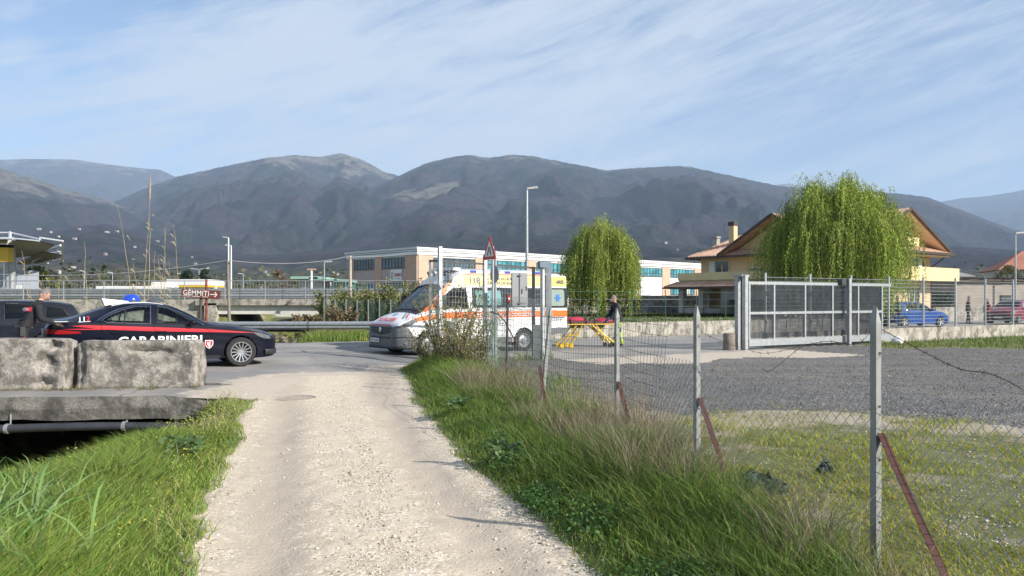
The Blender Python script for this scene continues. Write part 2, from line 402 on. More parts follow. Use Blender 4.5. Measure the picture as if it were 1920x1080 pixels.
Tg = np.linspace(-1.25, 1.25, 760); Yg = 2.2 * (62 / 2.2) ** np.linspace(0, 1, 330)
YY, TT_ = np.meshgrid(Yg, Tg, indexing='ij'); XX = TT_ * YY
H0 = base_h(XX, YY); DH = ditch_h(XX, YY)
Xc = (XX[:-1, :-1] + XX[1:, 1:]) / 2; Yc = (YY[:-1, :-1] + YY[1:, 1:]) / 2
ZN = zone(Xc, Yc); DC = ditch_h(Xc, Yc) < -.02
nr, nc = XX.shape; IDX = np.arange(nr * nc).reshape(nr, nc)
quads = np.stack([IDX[:-1, :-1], IDX[:-1, 1:], IDX[1:, 1:], IDX[1:, :-1]], -1)
def sub_sheet(name, mask, H, m, attrs=None, smooth=True):
    Fq = quads[mask]; used, inv = np.unique(Fq.ravel(), return_inverse=True)
    V = np.stack([XX.ravel(), YY.ravel(), H.ravel()], -1)[used]
    at = {k: v.ravel()[used] for k, v in (attrs or {}).items()}
    return mesh_np(name, V, inv.reshape(-1, 4), m, smooth=smooth, attrs=at)
LAT = (XX - (track_l(YY) + track_r(YY)) / 2) / ((track_r(YY) - track_l(YY)) / 2)
rutz = -.035 * (np.exp(-((LAT + .58) / .2)**2) + np.exp(-((LAT - .58) / .2)**2)) * sst((15 - YY) / 3)
FADE = sst((12.4 - YY) / 1.6)
HT = H0 + (rutz + (fbm(XX * 6, YY * 6, 31, 3) - .5) * .02) * FADE
HR = H0
OO = off(XX, YY); TQ = tt(XX, YY)
GRAV = np.where(TQ < -3, 1 - sst((OO + 2.3) / 2.0), 0) * sst((XX + 6.2) / 2.2) * (YY > 11.5)
GRAV = np.maximum(GRAV, (TQ > -.5) * (TQ < 9.5) * (1 - sst((OO + 1.6) / 2.4)) * .8)
HYd = H0 + (fbm(XX * 5, YY * 5, 32, 3) - .5) * .012
HG = H0 + DH + (fbm(XX * 4, YY * 4, 33, 3) - .5) * .03
ZF = lambda X, Y: base_h(X, Y) + ditch_h(X, Y)      # rough ground height for planting
# blend heights at zone borders: track/yard/ground share H0; road sheet sits on rise()
LOY = np.interp(XX, [-2, .9, 2.4, 4, 6.6, 12, 40], [13, 12.6, 10.5, 11.3, 9.9, 9.6, 12])
SAND = np.exp(-((YY - LOY + .5) / 1.1)**2) * sst((XX - fence_x(YY) - .3) / .5) * (.35 + .9 * fbm(XX * 1.2, YY * 1.2, 55, 3)) * (YY < 14)
SAND = np.maximum(SAND, .9 * np.exp(-((XX - track_l(YY)) / .22)**2) * (YY < 12.5) * fbm(XX * 2, YY * 2, 56, 3))
g = sub_sheet('ground', (ZN == 0) | DC, HG, GM[0], {'sand': SAND})
o = link('ground', g); meta(o, kind='structure', label='grassy earth between the gravel track, the ditch and the yard')
o = link('track', sub_sheet('track', (ZN == 1) & (~DC | (Yc > 11.5)), HT, GM[1], {'lat': LAT})); meta(o, kind='structure', label='pale gravel track running from the camera to the road')
o = link('road', sub_sheet('road', (ZN == 2), HR + .001, GM[2], {'grav': GRAV})); meta(o, kind='structure', label='worn grey asphalt road under the police car and the ambulance')
o = link('gravel_yard', sub_sheet('gravel_yard', (ZN == 3), HYd, GM[3])); meta(o, kind='structure', label='dark grey gravel yard in front of the sliding gate')
# rest of the plain
mb = MB()
def q4(a, b, c, d): mb.add([a, b, c, d], [(0, 1, 2, 3)])
q4((-600, -400, 0), (600, -400, 0), (600, 2.2, 0), (-600, 2.2, 0))
q4((-2.75, 2.2, 0), (-77.5, 62, 0), (-600, 62, 0), (-600, 2.2, 0)); q4((2.75, 2.2, 0), (600, 2.2, 0), (600, 62, 0), (77.5, 62, 0))
q4((-4000, 62, .5), (4000, 62, .5), (4000, 900, .5), (-4000, 900, .5))
q4((-9000, 900, .5), (9000, 900, .5), (9000, 9000, .5), (-9000, 9000, .5))
m, t, b = nt('meadow'); co = objco(t)
lk(t, ramp(t, tex_noise(t, .03, 8, .65, co), [(.3, (.05, .06, .02)), (.5, (.09, .095, .035)), (.7, (.14, .125, .06))]), b.inputs['Base Color']); b.inputs['Roughness'].default_value = 1
o = mb.build('plain', m); meta(o, kind='structure', label='flat green plain reaching to the foot of the mountains')
# ------------------------------------------------------------------ mountains
def mountain_mat(name, top_z, kind):
    m, t, b = nt(name); co = objco(t)
    sp = t.nodes.new('ShaderNodeSeparateXYZ'); lk(t, co, sp.inputs[0]); z = sp.outputs[2]
    big = tex_noise(t, .0028, 9, .68, co, .5); mid = tex_noise(t, .007, 8, .68, co, .3); fine = tex_noise(t, .06, 6, .8, co); vf = tex_noise(t, .11, 4, .85, co)
    bare = ramp(t, fine, [(.3, (.020, .018, .023)), (.7, (.062, .054, .062))])
    ever = ramp(t, fine, [(.3, (.006, .012, .010)), (.7, (.026, .036, .026))])
    lk_ = 1.5 if kind == 'low' else 1.0; lowg = ramp(t, fine, [(.3, (.045 * lk_, .052 * lk_, .034 * lk_)), (.7, (.13 * lk_, .125 * lk_, .085 * lk_))])
    rock = ramp(t, vf, [(.3, (.12, .11, .09)), (.7, (.24, .22, .18))])
    c = mixc(t, maprange(t, big, .48, .56), bare, ever)
    zl = nmath(t, 'ADD', z, nmath(t, 'MULTIPLY', nmath(t, 'SUBTRACT', mid, .5), top_z * .5))
    c = mixc(t, maprange(t, zl, top_z * .02, top_z * .28, .75, 0), c, lowg)
    zr = nmath(t, 'ADD', nmath(t, 'ADD', z, nmath(t, 'MULTIPLY', nmath(t, 'SUBTRACT', mid, .5), top_z * 1.1)), nmath(t, 'MULTIPLY', nmath(t, 'SUBTRACT', big, .5), top_z * .7))
    c = mixc(t, maprange(t, zr, top_z * (.93 if kind != 'right' else 1.12), top_z * (1.08 if kind != 'right' else 1.30), 0, .8), c, rock)
    c = mixc(t, maprange(t, vf, .60, .74, 0, .45), c, mixc(t, .5, rock, c)); c = mixc(t, maprange(t, tex_noise(t, .022, 7, .7, co), .50, .58, 0, .55), c, (.010, .013, .012))
    lk(t, c, b.inputs['Base Color']); b.inputs['Roughness'].default_value = 1; b.inputs['Specular IOR Level'].default_value = .05
    bump(t, b, nmath(t, 'ADD', nmath(t, 'MULTIPLY', fine, 1.), nmath(t, 'MULTIPLY', mid, 3.)), .8, 14.)
    return m
def ridge(name, label, pts, Dr, Df, foot=0.5, p=1.25, amp=.16, seed=1, ncol=1000, nrow=90, mt=None, rough=3.0, back=1.25, px0=-1400, px1=3300, depth_var=.12):
    pts = sorted(pts); xs = [a for a, _ in pts]; ys = [b_ for _, b_ in pts]
    px = np.linspace(px0, px1, ncol)
    xs2 = [px0] + xs + [px1]; ys2 = [ys[0] + 25] + ys + [ys[-1] + 25]
    yr = np.interp(px, xs2, ys2)
    k = np.array([1, 2, 1.]) / 4; yr = np.convolve(np.pad(yr, 1, mode='edge'), k, 'valid')
    Dcol = Dr * (1 + depth_var * (fbm(px / 260., px * 0, seed + 5, 3) - .5) * 2)
    sf = np.concatenate([np.linspace(0, 1, nrow), 1 + np.linspace(.06, 1, 14)])
    V = np.zeros((len(sf), ncol, 3))
    zr = 1.6 + (562 - yr) / F_PX * Dcol
    for i, s in enumerate(sf):
        if s <= 1: D = Df + (Dcol - Df) * s
        else: D = Dcol * (1 + (back - 1) * (s - 1))
        X = (px - 960) / F_PX * D
        if s <= 1:
            prof = s ** p
            wx = X * .0016 + (fbm(X * .001, D * .001 + 0 * X, seed + 2, 3) - .5) * 1.5
            rd_ = 1 - np.abs(2 * fbm(wx * 1.6, D * .0007 + 0 * X, seed, 5, .55) - 1)
            rd2 = fbm(X * .004, D * .0025 + 0 * X, seed + 40, 5, .55) - .5; rd3 = 1 - np.abs(2 * fbm(X * .009 + rd2 * .8, D * .0022 + 0 * X, seed + 90, 4, .5) - 1)
            w = math.sin(math.pi * min(1, s)) ** .8
            z = foot + (zr - foot) * (prof + amp * w * ((rd_ - .78) * 2.2) + amp * .8 * w * rd2 + amp * .42 * w * (rd3 - .7))
            lim = 1.6 + (zr - 1.6) * (D / Dcol) * (.985 if s < .97 else 1)     # keep below the skyline
            z = np.minimum(z, lim)
            z = z + (vnoise(X * .06, D * .05 + 0 * X, seed + 70) - .5) * rough * (1 if s > .2 else .3)
        else:
            z = zr - (zr - foot) * (s - 1) * .8
        V[i, :, 0] = X; V[i, :, 1] = D; V[i, :, 2] = z
    n = len(sf); I = np.arange(n * ncol).reshape(n, ncol)
    Fq = np.stack([I[:-1, :-1], I[:-1, 1:], I[1:, 1:], I[1:, :-1]], -1).reshape(-1, 4)
    me = mesh_np(name, V.reshape(-1, 3), Fq, mt, smooth=True)
    o = link(name, me); meta(o, label, kind='structure')
    return V
mm_main = mountain_mat('mountain_bare_woods', 760, 'main'); mm_right = mountain_mat('mountain_grey_woods', 640, 'right'); mm_far = mountain_mat('mountain_far', 1250, 'main'); mm_low = mountain_mat('foothill_woods', 330, 'right'); mm_foot = mountain_mat('foothill_scrub', 300, 'low')
ridge('mountain', 'far hazy mountain with a flat bare top at the left', [(-700, 330), (-300, 306), (0, 300), (50, 298), (140, 299), (200, 308), (270, 316), (300, 318), (330, 332), (400, 362), (520, 400), (760, 430), (1200, 440)], 7600, 3600, amp=.12, seed=3, mt=mm_far)
ridge('mountain', 'far blue mountain at the right edge behind the street lamp', [(1200, 430), (1450, 347), (1480, 344), (1520, 352), (1600, 372), (1700, 392), (1765, 378), (1800, 372), (1850, 368), (1900, 360), (1960, 348), (2100, 330), (2500, 320)], 8200, 4200, amp=.12, seed=8, mt=mm_far)
ridge('mountain', 'peaked mountain with a bare saddle above the petrol station side', [(-700, 470), (0, 455), (150, 415), (215, 378), (280, 350), (330, 332), (420, 312), (500, 296), (550, 291), (600, 294), (640, 287), (680, 300), (720, 322), (750, 330), (830, 345), (950, 370), (1100, 410), (1400, 450)], 4600, 1500, amp=.2, seed=12, mt=mm_main, rough=6)
ridge('mountain', 'long broad mountain behind the willows and the yellow house', [(100, 470), (450, 430), (600, 385), (700, 350), (750, 329), (800, 305), (840, 296), (880, 290), (920, 296), (960, 290), (1000, 293), (1050, 303), (1100, 312), (1135, 320), (1180, 316), (1250, 312), (1290, 312), (1350, 325), (1420, 340), (1470, 350), (1560, 356), (1690, 363), (1740, 370), (1800, 393), (1850, 412), (1900, 430), (1960, 446), (2200, 480)], 4100, 1300, amp=.17, seed=21, mt=mm_right, rough=6, p=1.15)
ridge('hill', 'dark wooded hill in front of the left mountains', [(-700, 290), (-200, 300), (0, 315), (60, 335), (120, 355), (200, 375), (260, 400), (330, 440), (450, 475), (700, 500)], 3300, 1100, amp=.15, seed=31, mt=mm_low, rough=5)
ridge('hill', 'dark green wooded hump in front of the broad mountain', [(600, 440), (690, 395), (740, 362), (800, 345), (860, 340), (920, 352), (1000, 378), (1080, 392), (1200, 420), (1400, 455)], 3300, 1100, amp=.15, seed=37, mt=mm_low, rough=6)
FOOT = ridge('hill', 'low scrubby foothills with scattered farmhouses', [(-600, 440), (0, 435), (120, 425), (200, 420), (330, 455), (480, 478), (620, 470), (760, 455), (900, 445), (1050, 440), (1200, 450), (1400, 465), (1600, 470), (1800, 462), (1920, 470), (2300, 480)], 2000, 420, amp=.22, seed=44, mt=mm_foot, rough=5, p=1.5)
# ------------------------------------------------------------------ buildings
def glass_dark(name, c, rough=.06):
    if name in MATS: return MATS[name]
    m, t, b = nt(name); co = objco(t)
    lk(t, ramp(t, tex_noise(t, .9, 3, .5, co), [(.35, tuple(x * .6 for x in c)), (.65, tuple(min(1, x * 1.5) for x in c))]), b.inputs['Base Color'])
    b.inputs['Roughness'].default_value = rough; b.inputs['Specular IOR Level'].default_value = .8
    MATS[name] = m; return m
def panel_mat(name, c, sx=.55, sz=1.2, var=.12, streak=.3):
    """pale wall with faint vertical dirt streaks"""
    m, t, b = nt(name); co = objco(t)
    mp = t.nodes.new('ShaderNodeMapping'); mp.inputs['Scale'].default_value = (2.2, 2.2, .16); lk(t, co, mp.inputs[0])
    s = tex_noise(t, 1.5, 6, .65, mp.outputs[0]); n = tex_noise(t, 1.2, 5, .6, co)
    cc = ramp(t, n, [(.3, tuple(x * (1 - var) for x in c)), (.7, tuple(min(1, x * (1 + var * .5)) for x in c))])
    cc = mixc(t, maprange(t, s, .5, .8, 0, streak), cc, tuple(x * .45 for x in c))
    lk(t, cc, b.inputs['Base Color']); b.inputs['Roughness'].default_value = .85; bump(t, b, tex_noise(t, 30, 3, .6, co), .1, .01)
    return m
# ---- factory
FU = Vector((.72, .694, 0)); FV = Vector((-.694, .72, 0)); FC = Vector((-12.2, 100, 0)); FH = 8.4
fa = thing('factory', 'long two-storey factory with peach pillars and white ribbed roof edge behind the ambulance', 'factory', FC)
peach = panel_mat('peach_render', (.56, .37, .27), streak=.2); pink = panel_mat('pinkish_panel', (.50, .40, .37), streak=.15); wht = panel_mat('white_panel', (.74, .73, .71), streak=.15)
fglass = glass_dark('factory_glass', (.045, .075, .085)); fglass_t = glass_dark('teal_glass', (.06, .24, .29)); frame_d = mat('window_frame_dark', (.10, .11, .12), .5, .3)
rib_w = mat('white_sheet_metal', (.78, .78, .78), .45, .1, .05); rib_g = mat('grey_sheet_metal', (.30, .31, .33), .5, .2, .1); roofm = mat('grey_flat_roof', (.3, .3, .3), .9)
LF, WF = 67.0, 16.5
def fpt(a, b_, z): return FC + FU * a + FV * b_ + Vector((0, 0, z))
mb = MB(); A = [fpt(0, 0, 0), fpt(LF, 0, 0), fpt(LF, WF, 0), fpt(0, WF, 0)]
mb.add(A + [p + Vector((0, 0, FH - .9)) for p in A], [(0, 1, 5, 4), (1, 2, 6, 5), (2, 3, 7, 6), (3, 0, 4, 7)]); mb.build('wall', wht, fa)
mb = MB(); mb.add([fpt(-.25, -.25, FH + .02), fpt(LF + .25, -.25, FH + .02), fpt(LF + .25, WF + .25, FH + .02), fpt(-.25, WF + .25, FH + .02)], [(0, 1, 2, 3)]); mb.build('roof', roofm, fa)
# ribbed roof edge: strips round the two seen sides
for i, (z0, z1, o_, m_) in enumerate(((FH - .95, FH - .55, .22, rib_w), (FH - .53, FH - .47, .3, rib_g), (FH - .45, FH - .33, .34, rib_w), (FH - .31, FH - .25, .38, rib_g), (FH - .23, FH - .13, .42, rib_w), (FH - .11, FH, .46, rib_w))):
    mb = MB()
    for (a0, b0, a1, b1) in ((-o_, -o_, LF + o_, -.02), (-o_, -.02, -.02, WF + o_)):
        pts = [(a0, b0), (a1, b0), (a1, b1), (a0, b1)]
        V = [fpt(a, b_, z0) for a, b_ in pts] + [fpt(a, b_, z1) for a, b_ in pts]
        mb.add(V, [(0, 1, 5, 4), (1, 2, 6, 5), (2, 3, 7, 6), (3, 0, 4, 7), (4, 5, 6, 7), (3, 2, 1, 0)])
    mb.build('roof_edge_strip', m_, fa)
def f_slab(side, a0, a1, z0, z1, d, m_, name):
    """slab on the factory's long ('u') or short ('v') face standing d proud"""
    mb = MB()
    if side == 'u': q = [fpt(a0, -d, 0), fpt(a1, -d, 0), fpt(a1, .0, 0), fpt(a0, .0, 0)]
    else: q = [fpt(-d, a0, 0), fpt(.0, a0, 0), fpt(.0, a1, 0), fpt(-d, a1, 0)]
    V = [p + Vector((0, 0, z0)) for p in q] + [p + Vector((0, 0, z1)) for p in q]
    mb.add(V, [(0, 1, 5, 4), (1, 2, 6, 5), (2, 3, 7, 6), (3, 0, 4, 7), (4, 5, 6, 7), (3, 2, 1, 0)])
    return mb.build(name, m_, fa)
def f_window(side, a0, a1, z0, z1, n, g, mull=.07, tr=None):
    f_slab(side, a0, a1, z0 - .12, z0 - .02, .16, frame_d, 'window_sill')
    w = f_slab(side, a0 + .02, a1 - .02, z0, z1, .05, g, 'window')
    mb = MB()
    for i in range(n + 1):
        a = a0 + (a1 - a0) * i / n
        p0 = fpt(a, -.08, z0) if side == 'u' else fpt(-.08, a, z0)
        mb.beam(p0, p0 + Vector((0, 0, z1 - z0)), .09, .09)
    for z in [z0, z1] + ([tr] if tr else []):
        p0, p1 = (fpt(a0, -.08, z), fpt(a1, -.08, z)) if side == 'u' else (fpt(-.08, a0, z), fpt(-.08, a1, z))
        mb.beam(p0, p1, .08, .08)
    mb.build('mullions', frame_d, w)
bays = [(2.5, 9.8), (12.1, 19.6), (21.9, 29.4), (31.7, 39), (41.2, 44.4), (46.7, 53.9), (56.4, 64.2)]
for i, (a0, a1) in enumerate(bays):
    f_window('u', a0 + .1, a1 - .1, 5.75, 7.15, 8 if a1 - a0 > 5 else 4, fglass if i in (0, 3) else fglass_t, tr=6.2)
    if i in (0, 1, 2, 3): f_window('u', a0 + .1, a1 - .1, 2.1, 3.7, 8, fglass_t)
    elif i == 6: f_window('u', a0 + .1, a1 - .1, 2.6, 3.9, 8, fglass_t)
for (a0, a1) in [(0.06, 2.45), (9.85, 12.05), (19.65, 21.85), (29.45, 31.65), (39.05, 41.15), (44.45, 46.65), (53.95, 56.35), (64.25, 66.95)]:
    f_slab('u', a0, a1, 0, FH - .97, .12, peach, 'pillar')
for k in (48.2, 60.5): f_slab('u', k, k + 2.2, 0, 3.6, .06, mat('pale_grey_door', (.5, .52, .54), .6), 'door')
# short face: pillar - bay - pillar - bay - pillar
for (a0, a1) in [(0.06, 2.6), (8.0, 9.7), (14.9, 16.4)]: f_slab('v', a0, a1, 0, FH - .97, .12, peach, 'pillar')
for (a0, a1, zl, n) in [(2.7, 7.9, 1.0, 7), (9.8, 14.8, 1.7, 7)]:
    f_window('v', a0, a1, 5.9, 7.2, n, fglass, tr=6.6); f_slab('v', a0, a1, 3.85, 5.75, .04, pink, 'spandrel_panel')
    f_window('v', a0, a1, zl, 3.8, n, fglass_t if zl > 1.5 else fglass)
# sign board on the short face
sb = thing('sign_board', 'white company sign board with red lettering on the factory short wall', 'sign', fpt(-.15, 4.4, 4.1))
mb = MB(); q = [fpt(-.16, 3.3, 4.05), fpt(-.06, 3.3, 4.05), fpt(-.06, 5.9, 4.05), fpt(-.16, 5.9, 4.05)]
mb.add(q + [p + Vector((0, 0, 1.6)) for p in q], [(0, 1, 5, 4), (1, 2, 6, 5), (2, 3, 7, 6), (3, 0, 4, 7), (4, 5, 6, 7), (3, 2, 1, 0)]); mb.build('board', white_paint, sb)
red_l = mat('red_lettering', (.42, .03, .02), .5, 0, .05)
V, F = text_mesh('CARINCI', .52, .022)
wdt = max(v[0] for v in V); sc_ = 1.72 / wdt
mb = MB(); mb.add([fpt(-.17, 5.0 - v[0] * sc_, 4.72 + v[1] * 1.15) for v in V], F)
mb.build('lettering', red_l, sb); mb = MB(); mb.add([fpt(-.17, a, z) for a, z in ((4.5, 4.42), (3.6, 4.42), (3.6, 4.50), (4.5, 4.50))], [(0, 1, 2, 3)]); mb.build('underline', mat('grey_print', (.30, .28, .28), .6), sb)
mb = MB()
for k in range(22):
    a0, a1 = [2 * math.pi * (k + j) / 22 for j in (0, 1)]
    mb.add([fpt(-.17, 5.45 + .26 * math.cos(a) * r_, 4.85 + .5 * math.sin(a) * r_) for a, r_ in ((a0, 1), (a1, 1), (a1, .78), (a0, .78))], [(0, 1, 2, 3)])
mb.add([fpt(-.17, 5.45 + y, 4.85 + z) for y, z in ((-.02, -.25), (.06, -.25), (.09, .25), (.0, .25))], [(0, 1, 2, 3)]); mb.build('emblem', mat('brown_print', (.18, .06, .04), .5), sb)
# ---- yellow house
HA = Vector((-.6, .8, 0)); HB = Vector((.8, .6, 0)); HC = Vector((22.9, 52, .55)); EZ, RZ = 4.85, 7.45   # heights over the plot
yellow = panel_mat('yellow_stucco', (.62, .455, .27), streak=.12, var=.06); yellow_p = panel_mat('pale_yellow_parapet', (.68, .56, .29), streak=.15); gutter = mat('dark_gutter', (.07, .05, .04), .5, .3)
fascia = mat('cream_soffit', (.80, .62, .40), .7); dark_open = mat('dark_interior', (.02, .02, .022), .6); greywall = panel_mat('grey_stucco', (.50, .47, .42), streak=.2)
def tile_mat(name, c1, c2):
    m, t, b = nt(name); co = objco(t)
    v = t.nodes.new('ShaderNodeTexVoronoi'); v.inputs['Scale'].default_value = 3.2; lk(t, co, v.inputs['Vector'])
    n = tex_noise(t, .8, 5, .6, co)
    cc = mixc(t, .6, ramp(t, v.outputs['Color'], [(.2, c1), (.8, c2)]), ramp(t, n, [(.35, c1), (.65, c2)]))
    lk(t, cc, b.inputs['Base Color']); b.inputs['Roughness'].default_value = .9
    bump(t, b, tex_noise(t, 12, 3, .6, co), .4, .03); return m
rtile = tile_mat('terracotta_tiles', (.38, .22, .15), (.60, .41, .30))
house = thing('house', 'yellow two-storey house with terracotta gable roof behind the big willow', 'house', HC)
def hp(a, b_, z=0.0): return HC + HA * a + HB * b_ + Vector((0, 0, z))
LA, LB = 12.8, 11.0
mb = MB(); q = [hp(0, 0), hp(0, LB), hp(LA, LB), hp(LA, 0)]
mb.add(q + [p + Vector((0, 0, EZ)) for p in q], [(0, 1, 5, 4), (1, 2, 6, 5), (2, 3, 7, 6), (3, 0, 4, 7)])
mb.add([hp(0.0, 0, EZ), hp(0.0, LB, EZ), hp(0.0, LB / 2, RZ - .15)], [(0, 1, 2)])
mb.add([hp(1.7, -.02, EZ), hp(9.3, -.02, EZ), hp(5.5, -.02, 6.95)], [(0, 1, 2)]); mb.build('wall', yellow, house)
OV = .85
def tiled(mb, a, b_, c, d, n=26, th=.1):
    """roof slope from eave a-b up to ridge d-c with raised tile courses running up the slope"""
    a, b_, c, d = map(Vector, (a, b_, c, d)); nrm = (b_ - a).cross(d - a).normalized()
    if nrm.z < 0: nrm = -nrm
    mb.add([a, b_, c, d, a - nrm * th, b_ - nrm * th, c - nrm * th, d - nrm * th], [(0, 1, 2, 3), (4, 5, 6, 7), (0, 1, 5, 4), (1, 2, 6, 5), (2, 3, 7, 6), (3, 0, 4, 7)])
    for i in range(n):
        s0 = (i + .1) / n; s1 = (i + .9) / n; sm = (i + .5) / n
        e0, e1, em = a.lerp(b_, s0), a.lerp(b_, s1), a.lerp(b_, sm) + nrm * .09
        t0, t1, tm = d.lerp(c, s0), d.lerp(c, s1), d.lerp(c, sm) + nrm * .09
        mb.add([e0 + nrm * .004, em, e1 + nrm * .004, t0 + nrm * .004, tm, t1 + nrm * .004], [(0, 1, 4, 3), (1, 2, 5, 4), (0, 2, 1)])
mb = MB()
k = (RZ - EZ) / (LB / 2); ez = EZ - OV * k
tiled(mb, hp(-1.2, -OV, ez), hp(LA + .8, -OV, ez), hp(LA - 3.4, LB / 2, RZ), hp(-1.2, LB / 2, RZ), 46)
tiled(mb, hp(-1.2, LB + OV, ez), hp(LA + .8, LB + OV, ez), hp(LA - 3.4, LB / 2, RZ), hp(-1.2, LB / 2, RZ), 46)
tiled(mb, hp(LA + .8, -OV, ez), hp(LA + .8, LB + OV, ez), hp(LA - 3.4, LB / 2, RZ), hp(LA - 3.4, LB / 2 - .1, RZ), 34)
# cross gable over the left side, and the skirt roof under the right gable
tiled(mb, hp(.8, -1.1, 4.5), hp(.8, 2.4, 4.5), hp(5.5, 4.9, 7.25), hp(5.5, -1.1, 7.25), 16)
tiled(mb, hp(10.2, -1.1, 4.5), hp(10.2, 2.4, 4.5), hp(5.5, 4.9, 7.25), hp(5.5, -1.1, 7.25), 16)
tiled(mb, hp(-1.25, .3, EZ - .35), hp(-1.25, LB + .6, EZ - .35), hp(-.02, LB + .1, EZ + .12), hp(-.02, .3, EZ + .12), 30)
rf = mb.build('roof', rtile, house)
mb = MB()
for a, b_ in (((-1.28, -OV - .06, ez - .1), (LA + .85, -OV - .06, ez - .1)), ((-1.34, .2, EZ - .42), (-1.34, LB + .95, EZ - .42)), ((-1.24, -OV - .1, ez - .02), (-1.24, LB / 2, RZ + .0)), ((-1.24, LB / 2, RZ), (-1.24, LB + OV + .1, ez - .02)), ((.7, -1.16, 4.46), (5.5, -1.16, 7.22)), ((10.3, -1.16, 4.46), (5.5, -1.16, 7.22)), ((LA + .88, -OV, ez - .1), (LA + .88, LB + OV, ez - .1))):
    mb.beam(hp(*a), hp(*b_), .12, .17)
mb.beam(hp(-.9, LB + .62, EZ - .5), hp(.02, LB + .05, EZ - 1.4), .08, .08); mb.beam(hp(.0, LB + .07, EZ - 1.4), hp(0, LB + .07, .1), .08, .08)
mb.build('gutter', gutter, house)
mb = MB()
for a, b_ in (((-1.1, -.42, ez - .1), (LA + .6, -.42, ez - .1)), ((-.62, .2, EZ - .58), (-.62, LB + .6, EZ - .58))): mb.beam(hp(*a), hp(*b_), .85 if a[0] < -1 else 1.1, .08, up=(0, 0, 1))
for s_ in (-1, 1):
    mb.add([hp(-1.15, LB / 2, RZ - .22), hp(-.02, LB / 2, RZ - .22), hp(-.02, LB / 2 + s_ * (LB / 2 + OV), ez - .14), hp(-1.15, LB / 2 + s_ * (LB / 2 + OV), ez - .14)], [(0, 1, 2, 3)])
mb.build('soffit', fascia, house)
ch = MB(); ch.box(hp(10.6, 1.2, 6.1), (.48, .48, 1.7), M=Matrix((HA, HB, (0, 0, 1))).transposed()); chim = ch.build('chimney', yellow, rf)
ch = MB(); ch.box(hp(10.6, 1.2, 7.05), (.56, .56, .32), M=Matrix((HA, HB, (0, 0, 1))).transposed()); ch.build('chimney', mat('chimney_cap', (.05, .045, .04), .7), rf)
ch = MB(); ch.box(hp(12.4, 1.4, 5.6), (.4, .4, .8), M=Matrix((HA, HB, (0, 0, 1))).transposed()); ch.box(hp(12.4, 1.4, 6.1), (.5, .5, .12), M=Matrix((HA, HB, (0, 0, 1))).transposed()); ch.build('chimney', concrete, rf)
def h_open(side, a0, a1, z0, z1, name='window', m_=None, split=True, shutter=None):
    m_ = m_ or glass_dark('house_glass', (.02, .025, .03))
    def pt(a, d, z): return hp(a, -d, z) if side == 'a' else hp(-d, a, z)
    mb = MB(); V = [pt(a, d, z) for d in (0.01, .03) for z in (z0, z1) for a in (a0, a1)]
    mb.add(V, [(0, 1, 3, 2), (4, 5, 7, 6), (0, 1, 5, 4), (2, 3, 7, 6), (0, 2, 6, 4), (1, 3, 7, 5)]); w = mb.build(name, m_, house)
    mb = MB()
    for a in ([a0, a1] + ([(a0 + a1) / 2] if split else [])): mb.beam(pt(a, .05, z0), pt(a, .05, z1), .07, .07)
    for z in (z0, z1): mb.beam(pt(a0 - .03, .05, z), pt(a1 + .03, .05, z), .07, .07)
    mb.build('frame', mat('cream_frame', (.6, .55, .45), .5), w)
    if shutter:
        mb = MB()
        for a in shutter: mb.box(pt(a, .07, (z0 + z1) / 2), (.08, .08, 1), M=Matrix(((pt(1, 0, 0) - pt(0, 0, 0)).normalized() * 6.5, (pt(0, 1, 0) - pt(0, 0, 0)).normalized(), Vector((0, 0, z1 - z0)))).transposed())
        mb.build('shutter', mat('white_shutter', (.66, .66, .64), .5), w)
h_open('a', 10.05, 11.35, 2.75, 4.1, 'door', shutter=(11.65,)); h_open('a', 6.9, 8.15, 3.0, 3.45, split=False); h_open('a', 3.2, 5.4, 2.75, 4.25)
h_open('b', 7.9, 9.9, 2.9, 4.15, shutter=(9.2,)); h_open('b', 2.2, 3.8, 2.75, 4.15); h_open('b', 6.2, 7.8, 5.0, 5.9, split=False); h_open('b', 7.6, 9.2, .5, 2.0)
mb = MB()     # balcony with solid parapet on the right side, and attic balcony
M3 = Matrix((HA, HB, (0, 0, 1))).transposed()
mb.box(hp(-.75, 8.6, 2.5), (1.5, 7.4, .16), M=M3); mb.box(hp(-1.45, 8.6, 2.98), (.12, 7.4, .8), M=M3); mb.box(hp(-.75, 12.24, 2.98), (1.3, .12, .8), M=M3)
mb.box(hp(-.5, 6.8, 5.25), (.12, 2.6, .62), M=M3); mb.build('balcony', yellow_p, house)
# terrace + portico on the left side
A0, A1, DP = 2.8, 11.9, 3.7; AC = (A0 + A1) / 2; AL = A1 - A0
mb = MB(); mb.box(hp(AC, -DP / 2, 2.42), (AL, DP, .16), M=M3); mb.build('terrace', yellow_p, house)
mb = MB(); mb.box(hp(AC, -DP - .05, 2.78), (AL, .14, .56), M=M3); mb.box(hp(A1 + .03, -DP / 2, 2.78), (.14, DP - .1, .56), M=M3); mb.build('terrace_parapet', yellow_p, house)
mb = MB(); tiled(mb, hp(A0, -DP - .85, 2.0), hp(A1 + .8, -DP - .85, 2.0), hp(A1 + .1, -DP - .13, 2.36), hp(A0, -DP - .13, 2.36), 40); tiled(mb, hp(A1 + .8, -DP - .85, 2.0), hp(A1 + .8, -.2, 2.0), hp(A1 + .11, -.2, 2.36), hp(A1 + .11, -DP - .13, 2.36), 22)
mb.build('portico_roof', rtile, house)
mb = MB(); mb.beam(hp(A0, -DP - .88, 1.93), hp(A1 + .85, -DP - .88, 1.93), .1, .12); mb.beam(hp(A1 + .86, -DP - .85, 1.93), hp(A1 + .86, -.2, 1.93), .1, .12); mb.build('gutter', gutter, house)
